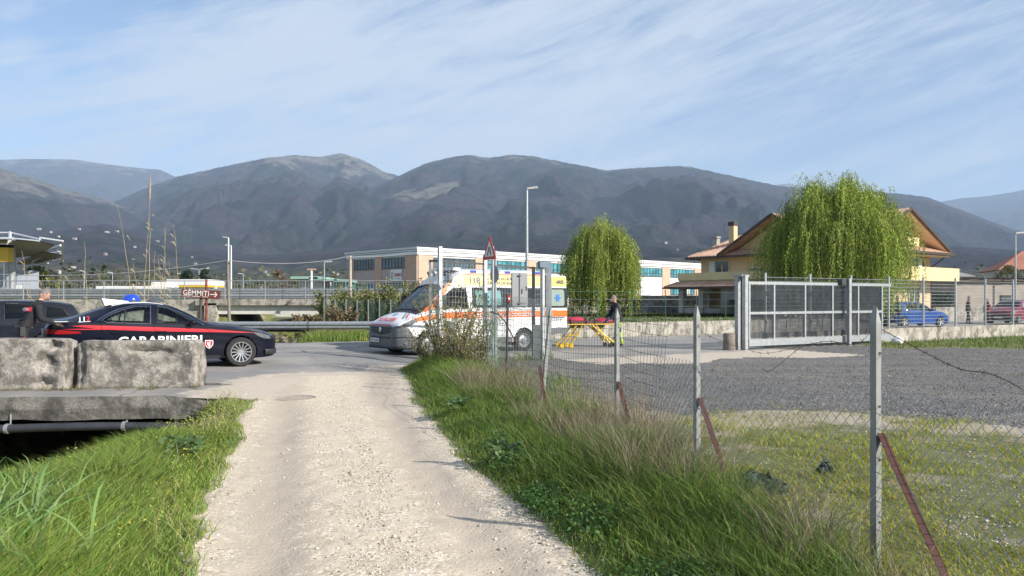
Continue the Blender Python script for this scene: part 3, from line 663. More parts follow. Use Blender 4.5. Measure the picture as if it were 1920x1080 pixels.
for a in (A1 - .2, A1 - 2.1): mb = MB(); mb.box(hp(a, -DP + .2, .93), (.45, .45, 2.66), M=M3); mb.build('column', greywall, house)
mb = MB(); mb.box(hp(A1 - .2, -.4, .93), (.45, .45, 2.66), M=M3); mb.build('column', greywall, house)
mb = MB(); mb.box(hp((A0 + A1 - 3.9) / 2, -DP + .18, .93), (AL - 3.9, .3, 2.66), M=M3); mb.build('portico_wall', greywall, house)
mb = MB(); mb.box(hp(A1 - 2.05, -DP + .19, .02), (3.6, .24, .8), M=M3); mb.build('portico_parapet', greywall, house)
mb = MB(); mb.box(hp(AC, -DP + .15, 2.28), (AL, .3, .1), M=M3); mb.build('portico_beam', greywall, house)
# ---- long low barn at the right, far houses
barn = thing('barn', 'long low beige farm building with uneven flat roof line behind the parked cars', 'barn', (38, 66, 0))
barnm = panel_mat('old_beige_render', (.36, .31, .26), streak=.35, var=.2)
mb = MB(); B0 = PG(1790, 66); mb.add([B0, B0 + Vector((24, 5, 0)), B0 + Vector((22, 15, 0)), B0 + Vector((-2, 10, 0))] + [B0 + Vector((0, 0, 3.2)), B0 + Vector((24, 5, 3.5)), B0 + Vector((22, 15, 3.7)), B0 + Vector((-2, 10, 3.4))], [(0, 1, 5, 4), (1, 2, 6, 5), (2, 3, 7, 6), (3, 0, 4, 7)]); mb.build('wall', barnm, barn)
mb = MB(); nB = 30
for i in range(nB):
    a = B0 + Vector((24 * i / nB, 5 * i / nB, 3.23 + .3 * i / nB + random.uniform(-.03, .05))); mb.beam(a + Vector((0, -.45, 0)), a + Vector((-2, 10.4, .35)), .86, .09)
mb.build('roof', mat('old_roof_sheets', (.15, .115, .095), .9, 0, .35, 2), barn)
mb = MB(); mb.box(B0 + Vector((14, 2.9, 1.6)), (1.6, .1, 2.2), rz=math.atan2(5, 24)); mb.box(B0 + Vector((5, .98, 1.5)), (1.0, .1, 1.0), rz=math.atan2(5, 24)); mb.build('door', dark_open, barn)
def small_house(name, label, cat, loc, w, d, h, rz, wallc, roofc, group=None, hip=False, nwin=2, rh=None):
    h_ = thing(name, label, cat, loc, rz, group); rh = rh or w * .2
    mb = MB(); mb.box((0, 0, h / 2), (w, d, h)); 
    if not hip: mb.add([(-w / 2, -d / 2, h), (-w / 2, d / 2, h), (-w / 2, 0, h + rh * .95), (w / 2, -d / 2, h), (w / 2, d / 2, h), (w / 2, 0, h + rh * .95)], [(0, 1, 2), (3, 4, 5)])
    mb.build('wall', wallc, h_, world=False)
    mb = MB(); e = .4; i_ = w * .28 if hip else -e
    for s_ in (-1, 1):
        mb.add([(-w / 2 - e, s_ * (d / 2 + e), h - .1), (w / 2 + e, s_ * (d / 2 + e), h - .1), (w / 2 - i_, 0, h + rh), (-w / 2 + i_, 0, h + rh), (-w / 2 - e, s_ * (d / 2 + e), h + .02), (w / 2 + e, s_ * (d / 2 + e), h + .02), (w / 2 - i_, 0, h + rh + .12), (-w / 2 + i_, 0, h + rh + .12)], [(0, 1, 2, 3), (4, 5, 6, 7), (0, 1, 5, 4), (1, 2, 6, 5), (3, 0, 4, 7)])
        if hip: mb.add([(s_ * (w / 2 + e), -d / 2 - e, h), (s_ * (w / 2 + e), d / 2 + e, h), (s_ * (w / 2 - i_), 0, h + rh + .1)], [(0, 1, 2)])
    mb.build('roof', roofc, h_, world=False)
    for i in range(nwin):
        mb = MB(); x = -w / 2 + w * (i + .5) / nwin; mb.box((x, -d / 2 - .03, h * .55), (w * .12, .06, h * .28)); mb.build('window', dark_open, h_, world=False)
    return h_
redtile = tile_mat('red_tiles', (.30, .11, .07), (.46, .21, .14)); wht_r = panel_mat('white_render', (.7, .69, .66), streak=.1)
small_house('house', 'grey house with red hipped tiles half cut off at the right edge', 'house', PG(1960, 92, .5), 11, 9, 4.6, R(-20), greywall, redtile, hip=True)
small_house('house', 'small white house seen through the fence beside the yellow house', 'house', PG(1757, 105, .3), 5.6, 6, 4.4, 0, wht_r, mat('grey_roof', (.25, .24, .24), .9), nwin=2, rh=.5)
small_house('shed', 'low shed with reddish tiles under the small white house', 'shed', PG(1770, 80, .2), 4.6, 4, 1.7, R(10), barnm, redtile, nwin=1)
# scattered farmhouses on the foothill: walls and roofs of their own
fh = [(120, 423, 9, 'white farmhouse highest on the left slope, above the canopy tip'), (142, 449, 13, 'long white farmhouse on the slope just right of the canopy tip'), (75, 431, 11, 'cream farmhouse on the slope above the middle of the canopy frame'), (112, 446, 8, 'pale farmhouse touching the white tubes at the canopy tip'), (97, 438, 7, 'small pale farmhouse above the canopy between two others'), (150, 433, 9, 'pink farmhouse on the slope right of the canopy, above the long one'), (203, 437, 12, 'white farmhouse on the slope just left of the leftmost tall cane'), (221, 437, 10, 'white farmhouse crossed by the leftmost tall cane'), (200, 478, 9, 'salmon farmhouse low on the slope left of the canes'), (255, 470, 7, 'pale farmhouse seen between the canes'), (297, 456, 9, 'pale farmhouse behind the tallest cane group'), (368, 496, 8, 'pale farmhouse above the dark firs'), (392, 504, 6, 'lowest white farmhouse right of the dark firs'), (362, 484, 6, 'highest white farmhouse over the dark firs'), (499, 515, 8, 'left one of two white farmhouses right of the wooden pole'), (505, 521, 7, 'lower right one of two white farmhouses right of the wooden pole'), (627, 514, 7, 'left one of two pale farmhouses above the green-roofed kiosk'), (635, 516, 7, 'right one of two pale farmhouses above the green-roofed kiosk'), (1248, 458, 8, 'white farmhouse on the slope between the small willow and the house chimney'), (1270, 470, 8, 'white farmhouse on the slope just above the factory roof left of the house'), (140, 516, 14, 'big white farmhouse low behind the railing right of the canopy'), (115, 513, 9, 'pale farmhouse low behind the railing beside the canopy posts'), (490, 538, 8, 'pinkish farmhouse behind the railing above the canal bridge')]
fhw = ['white', 'cream', 'pink']
def foot_at(px, py):
    """distance at which the view ray through (px,py) meets the foothill"""
    g = FOOT; j = int(round((px + 1400) / 4700 * (g.shape[1] - 1))); c_ = g[:, j]
    ang = (c_[:, 2] - 1.6) / c_[:, 1]; want = (562 - py) / F_PX
    for i in range(1, len(ang)):
        if ang[i] >= want: return c_[i, 1], c_[i, 2]
    return c_[60, 1], c_[60, 2]
wall_cols = [panel_mat('off_white_render', (.40, .385, .36)), panel_mat('cream_render', (.36, .32, .26)), panel_mat('pink_render', (.42, .30, .25))]
for i, (px, py, w, lab_) in enumerate(fh):
    D, z = foot_at(px, py)
    sc = max(.4, D / 2500.)
    small_house('farmhouse', 'tiny ' + lab_, 'farmhouse', Vector(((px - 960) / F_PX * D, D - 4, z - 1.5)), w * sc, 6 * sc, 3.0 * sc + 1.5, random.uniform(-.5, .5), wall_cols[0 if w % 3 else (i % 3)], mat('faded_tiles', (.26, .17, .13), .9) if i % 2 else mat('pale_roof', (.36, .33, .31), .9), group='farmhouses scattered on the foothill', nwin=2)
# ------------------------------------------------------------------ low wall across the road, second road, culvert
def wall_run(name, label, a, b, h, th, m_, cat='wall', z0=0.0, n=1, piece='segment', gap=.012, jit=0.0):
    a = Vector(a); b = Vector(b); o = thing(name, label, cat, (a.x, a.y, z0)); d = (b - a); L = d.length; u = d / L
    for i in range(n):
        p, q = a + u * (L * i / n + gap / 2), a + u * (L * (i + 1) / n - gap / 2); hh = h + random.uniform(-jit, jit)
        mb = MB(); mb.beam(Vector((p.x, p.y, z0 + hh / 2)), Vector((q.x, q.y, z0 + hh / 2)), th, hh); mb.build(piece, m_, o)
    return o
def stained(name, c, lich=.5, scale=2.0):
    m, t, b = nt(name); co = objco(t)
    mp = t.nodes.new('ShaderNodeMapping'); mp.inputs['Scale'].default_value = (2.0, 2.0, .35); lk(t, co, mp.inputs[0])
    s = tex_noise(t, scale, 8, .68, mp.outputs[0]); n = tex_noise(t, scale * 2.2, 8, .72, co); f = tex_noise(t, 45, 5, .75, co); l = tex_noise(t, 34, 5, .75, co)
    cc = ramp(t, f, [(.3, tuple(x * .7 for x in c)), (.7, tuple(min(1, x * 1.2) for x in c))])
    cc = mixc(t, maprange(t, n, .44, .60, 0, .85), cc, tuple(x * .38 for x in c))
    cc = mixc(t, maprange(t, s, .5, .72, 0, .8), cc, (.05, .047, .044))
    cc = mixc(t, nmath(t, 'MULTIPLY', maprange(t, l, .55, .62), maprange(t, n, .42, .52, lich, 0)), cc, (.66, .64, .58))
    lk(t, cc, b.inputs['Base Color']); b.inputs['Roughness'].default_value = .95; b.inputs['Specular IOR Level'].default_value = .2
    bump(t, b, nmath(t, 'ADD', f, nmath(t, 'MULTIPLY', n, 1.5)), .7, .02); return m
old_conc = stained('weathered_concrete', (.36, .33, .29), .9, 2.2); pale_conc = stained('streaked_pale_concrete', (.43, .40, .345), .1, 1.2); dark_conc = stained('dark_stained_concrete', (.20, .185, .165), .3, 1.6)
wall_run('retaining_wall', 'low streaked concrete kerb wall along the far side of the road', gate_pt(2.4, 8.5), gate_pt(23.5, 8.5), .62, .25, pale_conc, n=6)
wall_run('garden_wall', 'grey concrete garden wall behind the small willow', PG(1075, 62, 0), PG(1345, 66, 0), 1.45, .25, pale_conc, z0=.5, n=5)
wall_run('boundary_wall', 'pale concrete wall behind the people and cars at the right', PG(1752, 58, 0), PG(2100, 66, 0), 1.05, .25, pale_conc, z0=0.0, n=5)
# pyramid-like earth / concrete ramp against the garden wall
rp = MB(); r0 = PG(1192, 61.3, .5); r1 = PG(1288, 62.4, .5); rp.add([r0, r1, r1 + Vector((-.6, -.9, 0)), r0 + Vector((.6, -.9, 0)), r0.lerp(r1, .32) + Vector((0, 0, 1.25)), r0.lerp(r1, .45) + Vector((0, 0, 1.25))], [(0, 3, 4), (3, 2, 5, 4), (2, 1, 5), (0, 4, 5, 1)])
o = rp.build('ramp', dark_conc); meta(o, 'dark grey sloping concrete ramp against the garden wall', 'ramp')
# second road: wall, bridge beam, railing
W2 = 45.0
o = wall_run('embankment_wall', 'tall pale concrete retaining wall under the second road at the left', (-52, W2, 0), (-17.0, W2, 0), 1.72, .5, pale_conc, n=11, z0=-.1)
br = thing('bridge', 'concrete beam bridge of the second road across the canal', 'bridge', (-14, W2, 0))
mb = MB(); mb.box((-13.9, W2 + 3.5, 1.02), (8.0, 7.5, .5)); mb.build('beam', mat('white_beam_concrete', (.6, .58, .54), .85, 0, .12, 3, .1, dirt=.2), br)
mb = MB(); mb.box((-13.9, W2 + 3.4, 1.46), (8.6, 7.9, .36)); mb.build('deck', pale_conc, br)
for x in (-17.35, -9.6): mb = MB(); mb.box((x, W2 + .2, .2), (.7, 1.5, 2.4)); mb.build('abutment', pale_conc, br)
o = wall_run('embankment_wall', 'short concrete wall under the second road right of the bridge', (-9.2, W2, 0), (2, W2, 0), 1.68, .4, pale_conc, n=4, z0=-.1)
mb = MB(); mb.box((-25, W2 + 6, 1.62), (90, 9, .05)); o = mb.build('second_road', mat('grey_tarmac', (.17, .17, .17), .9)); meta(o, 'raised second road running across behind the bridge railing', kind='structure')
rl = thing('railing', 'tall galvanised pipe railing with thin bars on the second road', 'railing', (-20, W2 + .1, 1.65))
xs = np.arange(-52, 2.1, 2.35)
for x in xs:
    mb = MB(); mb.tube([(x, W2 + .1, 1.6), (x, W2 + .1, 2.72)], .028, 6); mb.build('post', galv, rl)
for z in (2.7, 2.2):
    mb = MB(); mb.tube([(-52, W2 + .1, z), (2, W2 + .1, z)], .02 if z < 2.5 else .026, 6); mb.build('rail', galv, rl)
mb = MB()
for x in np.arange(-52, 2, .18): mb.tube([(x, W2 + .12, 1.64), (x, W2 + .12, 2.7)], .004, 3, False)
for z in np.arange(1.7, 2.7, .2): mb.tube([(-52, W2 + .12, z), (2, W2 + .12, z)], .004, 3, False)
mb.build('wire_mesh', galv_dull, rl)
def wbeam(mb, a, b, z0, h=.31, dirn=None):
    """corrugated W guard-rail beam along a-b facing -n"""
    a = Vector((a[0], a[1], 0)); b = Vector((b[0], b[1], 0)); u = (b - a).normalized(); n = Vector((u.y, -u.x, 0))
    prof = [(0, 0), (.02, .0), (.075, .07), (.075, .12), (.0, .155), (.075, .19), (.075, .24), (.02, .31), (0, .31)]
    V = [a + n * d + Vector((0, 0, z0 + z * h / .31)) for d, z in prof] + [b + n * d + Vector((0, 0, z0 + z * h / .31)) for d, z in prof]; k = len(prof)
    mb.add(V, [(i, i + 1, k + i + 1, k + i) for i in range(k - 1)])
def guard_rail(label, a, b, zs, ground, n, post_h, group=None):
    o = thing('guard_rail', label, 'guard rail', (a[0], a[1], ground), 0, group); a2, b2 = Vector((a[0], a[1], 0)), Vector((b[0], b[1], 0)); u = (b2 - a2).normalized(); nn = Vector((u.y, -u.x, 0))
    for i in range(n):
        for z in zs:
            p, q = a2.lerp(b2, i / n), a2.lerp(b2, (i + 1.02) / n); mb = MB(); wbeam(mb, p, q, z); mb.build('beam', galv, o, smooth=30)
        mb = MB(); p = a2.lerp(b2, (i + .5) / n) - nn * .07; mb.box((p.x, p.y, ground + post_h / 2 - .2), (.1, .1, post_h + .4), rz=math.atan2(u.y, u.x)); mb.build('post', galv_dull, o)
    return o
guard_rail('double W-beam guard rail along the second road behind the railing', (-52, W2 + 1.1), (-6, W2 + 1.1), (1.95, 1.62), 1.6, 18, .75)
guard_rail('double W-beam guard rail on the far side of the second road', (-52, W2 + 9.5), (4, W2 + 9.5), (2.0,), 1.6, 18, .75)
guard_rail('single bright W-beam guard rail on the grass between police car and ambulance', (-12.5, 29.3), (-3.2, 29.9), (.46,), 0.0, 2, .74)
# green picket/wire fence with posts right of the bridge
gf = thing('fence', 'dark green mesh fence with pale thin posts in front of the hedge', 'fence', PG(610, 40, 0))
for i, x in enumerate(np.linspace(-9.6, -1.4, 15)):
    mb = MB(); mb.tube([(x, 39.5 - i * .12, -.1), (x, 39.5 - i * .12, 1.62)], .03, 6); mb.build('post', galv, gf)
mb = MB()
for x in np.linspace(-9.6, -1.4, 150): mb.tube([(x, 39.56 - (x + 9.6) / 8.2 * 1.7, 0.0), (x, 39.56 - (x + 9.6) / 8.2 * 1.7, 1.55)], .007, 3, False)
for z in np.linspace(.05, 1.55, 16): mb.tube([(-9.6, 39.56, z), (-1.4, 37.86, z)], .007, 3, False)
mb.build('wire_mesh', mat('green_plastic_wire', (.02, .07, .05), .5), gf)
# thin green fence posts on the low wall across the road
gp = thing('fence', 'thin green wire fence on the low wall across the road', 'fence', gate_pt(3, 8.55, .6))
for i in range(12):
    p = gate_pt(2.6 + i * 1.9, 8.55, .55); mb = MB(); mb.tube([p, p + Vector((0, 0, 1.5))], .022, 5); mb.build('post', mat('green_post', (.03, .10, .06), .5), gp)
for z in (.75, 1.3, 1.95):
    mb = MB(); mb.tube([gate_pt(2.6, 8.55, z), gate_pt(23.5, 8.55, z)], .006, 3, False); mb.build('wire', mat('green_post', (.03, .10, .06), .5), gp)
# culvert slab, parapet blocks, pipe
PA = R(10); pu = Vector((math.cos(PA), math.sin(PA) * .62, 0)).normalized()
def par(x, dy=0.0, z=0.0):
    """point on the slab edge line at world x"""
    return Vector((x, 11.7 + (x + 5.2) * .10 + dy, z))
sl = MB(); n_ = 46
xs = np.linspace(-14, -3.95, n_)
V = []; F = []
for i, x in enumerate(xs):
    j = lambda s_: float((vnoise(x * 2.6, s_ * 7.1, 5) - .5) * .07)
    dz = -.19 * float(sst((x + 5.2) / 1.2)); V += [par(x, j(1), .15 + dz + j(2) * .3), par(x, j(3) - .02, -.03), par(x, j(4), -.20 + j(5) * .6), par(x, .8, -.20), par(x, 1.75, .155 + dz)]
for i in range(n_ - 1):
    for k in range(4): F.append((i * 5 + k, i * 5 + k + 1, (i + 1) * 5 + k + 1, (i + 1) * 5 + k))
F.append((0, 1, 2, 3, 4)); F.append(tuple((n_ - 1) * 5 + k for k in range(5)))
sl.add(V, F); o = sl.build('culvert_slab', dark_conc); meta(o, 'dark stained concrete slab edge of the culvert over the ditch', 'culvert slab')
mb = MB(); mb.add([par(-14, .5, -.21), par(-3.6, .5, -.21), (-1, 29, -.21), (-14, 29, -.21)], [(0, 1, 2, 3)]); mb.add([(-9.3, 11.9, -2.2), (-9.3, 11.9, -.15), (-12.0, 26, -.15), (-12.0, 26, -2.2)], [(0, 1, 2, 3)]); mb.add([(-4.25, 11.9, -2.2), (-4.25, 11.9, -.15), (-7.0, 26, -.15), (-7.0, 26, -2.2)], [(0, 1, 2, 3)]); mb.add([(-13, 26, -2.2), (-13, 26, -.15), (-5, 26, -.15), (-5, 26, -2.2)], [(0, 1, 2, 3)]); o = mb.build('culvert_soffit', mat('shade_black_concrete', (.03, .028, .026), .8)); meta(o, kind='structure', label='underside and walls of the culvert, coloured near black as shade')  # shade inside the culvert is put into the near-black concrete colour
pp = thing('pipe', 'dark plastic pipe hung under the edge of the culvert slab', 'pipe', par(-7, -.1, -.5))
pts = [par(x, -.06 + .02 * math.sin(x), -.30 + .012 * math.sin(x * 1.7)) for x in np.linspace(-12, -4.5, 24)]
mb = MB(); mb.tube(pts, .062, 10); mb.build('tube', mat('grey_pipe', (.035, .037, .042), .45, 0, .4, 4), pp, smooth=40)
for i in (9, 14, 19):
    mb = MB(); mb.tube([pts[i] - Vector((.025, 0, 0)), pts[i] + Vector((.025, 0, 0))], .075, 10); mb.tube([pts[i] + Vector((0, .07, 0)), pts[i] + Vector((0, .07, .2))], .012, 5); mb.build('clamp', galv_dull, pp)
def rough_block(name, label, x0, x1, dy, h, th, seed, chips):
    """weathered parapet block: rounded, chipped lump"""
    nx, nz, ny = 40, 16, 5; L = x1 - x0; z0 = rise(np.array([(x0 + x1) / 2]), np.array([13.]))[0] + .02
    bm = bmesh.new(); bmesh.ops.create_cube(bm, size=1.0)
    bmesh.ops.subdivide_edges(bm, edges=[e for e in bm.edges if abs(e.verts[0].co.x - e.verts[1].co.x) > .5], cuts=nx - 1, use_grid_fill=True)
    bmesh.ops.subdivide_edges(bm, edges=[e for e in bm.edges if abs(e.verts[0].co.z - e.verts[1].co.z) > .5], cuts=nz - 1, use_grid_fill=True)
    bmesh.ops.subdivide_edges(bm, edges=[e for e in bm.edges if abs(e.verts[0].co.y - e.verts[1].co.y) > .5], cuts=ny - 1, use_grid_fill=True)
    for v in bm.verts:
        a, b_, c = v.co.x + .5, v.co.y + .5, v.co.z + .5
        x, y, z = a * L, b_ * th, c * h
        for (cx, cz, rx, rz_, dp) in chips:
            d = ((x - cx) / rx)**2 + ((z - cz) / rz_)**2
            if d < 1 and b_ < .45: y += dp * (1 - d) ** .6 * (.45 - b_) / .45
        # worn corners
        ex = min(x, L - x); ez = h - z; r_ = .03 + .05 * float(vnoise(x * 5, z * 5, seed))
        if ex < r_ and ez < r_:
            k = (r_ - ex) + (r_ - ez); z -= k * .35; x += k * .3 * (1 if x < L / 2 else -1)
        nzz = lambda s_, f_=4.0: float(fbm(np.array([x * f_ + y * 3]), np.array([z * f_ + y * 2.3]), seed + s_, 4)[0] - .5)
        y += nzz(1) * .026 * (1 if b_ < .5 else .5) + nzz(5, 16.0) * .016; z += nzz(2, 2.5) * .030 * c; x += nzz(3, 5) * .06 * (1 if a in (0., 1.) else .25)
        v.co = par(x0 + x, dy + y, z0 + z - .02)
    for f in bm.faces: f.smooth = True
    me = bpy.data.meshes.new(name); bm.to_mesh(me); bm.free(); me.materials.append(old_conc)
    o = link(name, me); meta(o, label, 'concrete block', 'parapet blocks on the culvert'); return o
rough_block('parapet_block', 'separate weathered concrete parapet block in front of the police car door', -7.24, -5.30, 1.31, .80, .40, 3, [(1.15, .62, .5, .05, .10), (.35, .63, .22, .05, .07), (.5, .42, .22, .16, .03), (1.5, .40, .3, .12, .03), (.05, .5, .12, .5, .10), (.75, .28, .4, .15, .025)])
rough_block('parapet_block', 'longer lichen-spotted concrete parapet block cut by the left picture edge', -11.8, -7.34, 1.19, .84, .40, 9, [(4.2, .45, .16, .18, .12), (4.15, .12, .14, .10, .12), (3.0, .3, .9, .2, .02), (2.2, .5, .5, .2, .03), (4.28, .76, .14, .10, .16)])
# ------------------------------------------------------------------ manhole
mh = thing('manhole_cover', 'round ribbed iron manhole cover sunk in the gravel track', 'manhole cover', PG(552, 12.35, .02))
mb = MB(); c = PG(552, 12.35); zz = base_h(np.array([c.x]), np.array([c.y]))[0] + .012; mb.lathe([(0, 0), (.30, 0), (.30, .012), (.345, .012), (.36, -.04)], (c.x, c.y, zz - .010), n=32); mb.build('cover', mat('rusty_iron', (.33, .285, .245), .85, .1, .3, 12), mh)
for i in range(11):
    x = -.25 + i * .05; l = math.sqrt(.28**2 - x * x); mb = MB(); mb.box((c.x + x, c.y, zz - .001), (.022, 2 * l, .014)); mb.build('rib', mat('rusty_iron', (.33, .285, .245), .85), mh)
# ------------------------------------------------------------------ galvanised fence line, sliding gate, near fence, poles, signs
def t_px(px, o=0.0):
    k = (px - 960) / F_PX; x0 = .97 - .52 * o; y0 = 21 + .854 * o
    return (k * y0 - x0) / (.854 - .52 * k)
def grid_panel(mb, a, b, z0a, z0b, z1a, z1b, nv, nh, rv=.0045, rh=.0045):
    a = Vector((a.x, a.y, 0)); b = Vector((b.x, b.y, 0))
    for i in range(nv + 1):
        s = i / nv; p = a.lerp(b, s); z0 = z0a + (z0b - z0a) * s; z1 = z1a + (z1b - z1a) * s
        mb.tube([p + Vector((0, 0, z0)), p + Vector((0, 0, z1))], rv, 4, False)
    for j in range(nh + 1):
        s = j / nh; mb.tube([a + Vector((0, 0, z0a + (z1a - z0a) * s)), b + Vector((0, 0, z0b + (z1b - z0b) * s))], rh, 4, False)
# right part on the low wall
fw = wall_run('fence_wall', 'low weathered concrete kerb wall carrying the galvanised fence at the right', gate_pt(9.0, .35), gate_pt(45, .35), .5, .22, pale_conc, n=16)
fr = thing('fence', 'tall galvanised grid fence on the low wall right of the gate', 'fence', gate_pt(9.0, .35, .5))
tp = [9.05 + 2.3 * i for i in range(16)]
for i, t_ in enumerate(tp):
    p = gate_pt(t_, .35, .45); mb = MB(); mb.box(p + Vector((0, 0, 1.02)), (.06, .06, 2.06), rz=math.atan2(.52, .854)); mb.build('post', galv, fr)
for i in range(len(tp) - 1):
    mb = MB(); a, b_ = gate_pt(tp[i] + .04, .35), gate_pt(tp[i + 1] - .04, .35); grid_panel(mb, a, b_, .56, .56, 2.36, 2.36, 24, 13, .003, .009); mb.build('mesh_panel', galv, fr)
# left part: corner post .. gate receiving post
fl = thing('fence', 'tall galvanised grid fence left of the gate opening with bush growing through it', 'fence', gate_pt(-3.24, 0))
cp = [gate_pt(-3.24, 0), gate_pt(-1.95, 0), gate_pt(-.15, 0)]; ct = [2.93, 2.75, 2.42]
for p, z in zip(cp, ct):
    mb = MB(); mb.box(p + Vector((0, 0, z / 2 - .1)), (.09, .09, z + .2), rz=.54); mb.build('post', galv, fl)
for (i, j, za, zb) in ((0, 1, 2.55, 2.5), (1, 2, 2.5, 2.42)):
    mb = MB(); a, b_ = cp[i], cp[j]; n_ = max(8, int((b_ - a).length / .085)); grid_panel(mb, a, b_, .1, .1, za, zb, n_, 17, .004, .005); mb.build('mesh_panel', galv, fl)
    mb = MB(); mb.beam(a + Vector((0, 0, za + .02)), b_ + Vector((0, 0, zb + .02)), .04, .05); mb.build('rail', steel_dark, fl)
q = cp[0] + Vector((-.35, .95, 0)); mb = MB(); grid_panel(mb, cp[0], q, .1, .1, 2.55, 2.6, 10, 17, .004, .005); mb.build('mesh_panel', galv, fl)
mb = MB(); mb.beam(cp[0] + Vector((0, 0, 2.57)), q + Vector((0, 0, 2.62)), .04, .05); mb.build('rail', steel_dark, fl)
mb = MB(); mb.box(q + Vector((0, 0, 1.3)), (.06, .06, 2.7)); mb.build('post', galv, fl)
# gate receiving frame
gr = thing('gate_catch', 'galvanised receiving posts of the gate with a grey box in front of the ambulance door', 'gate frame', gate_pt(0, 0))
for (px, w, d, o_, z1, m_) in ((1000, .085, .1, -.1, 2.48, steel_dark), (1016, .1, .1, .12, 2.42, galv), (1026, .07, .1, -.05, 2.46, galv_dull), (1031.5, .075, .1, -.05, 2.46, galv)):
    p = gate_pt(t_px(px, o_), o_, z1 / 2); mb = MB(); mb.box(p, (w, d, z1)); mb.build('post', m_, gr)
p = gate_pt(t_px(1006, -.25), -.25, .48); mb = MB(); mb.box(p, (.2, .16, .9)); mb.build('box', mat('grey_cabinet', (.20, .215, .22), .5, .3, .15), gr)
a = gate_pt(t_px(1010, 0), 0, 2.55); b_ = gate_pt(t_px(1031, 0), 0, 2.55); mb = MB(); mb.beam(a, b_, .12, .16); mb.build('head_plate', mat('blue_grey_steel', (.12, .15, .19), .5, .3), gr)
# sliding gate
GO = -.22
gt = thing('sliding_gate', 'wide galvanised sliding gate standing open with two rows of dark bar panels', 'gate', gate_pt(7.6, GO))
st = [t_px(px, GO) for px in (1404, 1450.5, 1508.5, 1560, 1608, 1652.5)]
gend = t_px(1669, GO); gz = (.10, 1.17, 2.1)
rz_g = math.atan2(.52, .854)
for t_ in st:
    p = gate_pt(t_, GO, (gz[0] + .2 + gz[2]) / 2); mb = MB(); mb.box(p, (.07, .08, gz[2] - gz[0] - .2), rz=rz_g); mb.build('stile', galv, gt)
for z, h, nm, e in ((gz[2] + .04, .09, 'top_rail', gend), (gz[1], .08, 'middle_rail', st[-1]), (gz[0] + .12, .22, 'bottom_rail', gend)):
    mb = MB(); mb.beam(gate_pt(st[0] - .05, GO, z), gate_pt(e, GO, z), .09 if nm != 'bottom_rail' else .12, h); mb.build(nm, galv, gt)
barm = mat('dark_galvanised_bars', (.17, .18, .19), .5, .5, .3, 3)
for i in range(len(st) - 1):
    for (z0, z1) in ((gz[0] + .26, gz[1] - .05), (gz[1] + .05, gz[2] - .02)):
        mb = MB(); a, b_ = st[i] + .04, st[i + 1] - .04; n_ = int((b_ - a) / .055)
        for k in range(n_ + 1):
            p = gate_pt(a + (b_ - a) * k / n_, GO, (z0 + z1) / 2); mb.box(p, (.005, .030, z1 - z0), rz=rz_g)
        for z in np.arange(z0 + .02, z1, .132): mb.tube([gate_pt(a, GO, z), gate_pt(b_, GO, z)], .003, 4, False)
        mb.build('bar_panel', barm, gt)
gp_ = thing('gate_post', 'pair of tall grey steel guide posts at the left end of the sliding gate', 'gate post', gate_pt(t_px(1384), 0))
for (px, o_, w, m_) in ((1383.5, -.05, .14, galv_dull), (1391, -.12, .05, steel_dark), (1397, -.42, .13, galv)):
    p = gate_pt(t_px(px, o_), o_, 1.18); mb = MB(); mb.box(p, (w, .14, 2.4), rz=rz_g); mb.build('post', m_, gp_)
p = gate_pt(t_px(1389, -.2), -.2, 2.36); mb = MB(); mb.box(p, (.34, .4, .06), rz=rz_g); mb.build('cap', galv_dull, gp_)
g2 = thing('gate_post', 'single grey steel guide post with roller box in the middle of the sliding gate', 'gate post', gate_pt(t_px(1592, -.4), -.4))
p = gate_pt(t_px(1592, -.42), -.42, 1.17); mb = MB(); mb.box(p, (.13, .12, 2.36), rz=rz_g); mb.build('post', galv_dull, g2)
p = gate_pt(t_px(1584, -.3), -.3, 2.22); mb = MB(); mb.box(p, (.55, .2, .22), rz=rz_g); mb.build('roller_box', steel_dark, g2)
lg = MB(); lg.lathe([(0, 0), (.19, 0), (.2, .03), (.185, .3), (.19, .52), (.17, .54), (0, .54)], gate_pt(t_px(1367, -.1), -.1, 0), n=14); o = lg.build('tree_stump', mat('grey_wood_stump', (.20, .17, .14), .9, 0, .35, 14, .6, 20), smooth=50); meta(o, 'short brown wooden stump standing beside the gate post', 'stump')
bgm = MB(); bgm.ico(tuple(PG(1683, 27.6, .13)), (.2, .16, .16), 2, jit=.16); o = bgm.build('plastic_bag', mat('white_plastic_bag', (.72, .72, .72), .5)); meta(o, 'crumpled white plastic bag on the gravel at the right end of the gate', 'bag')
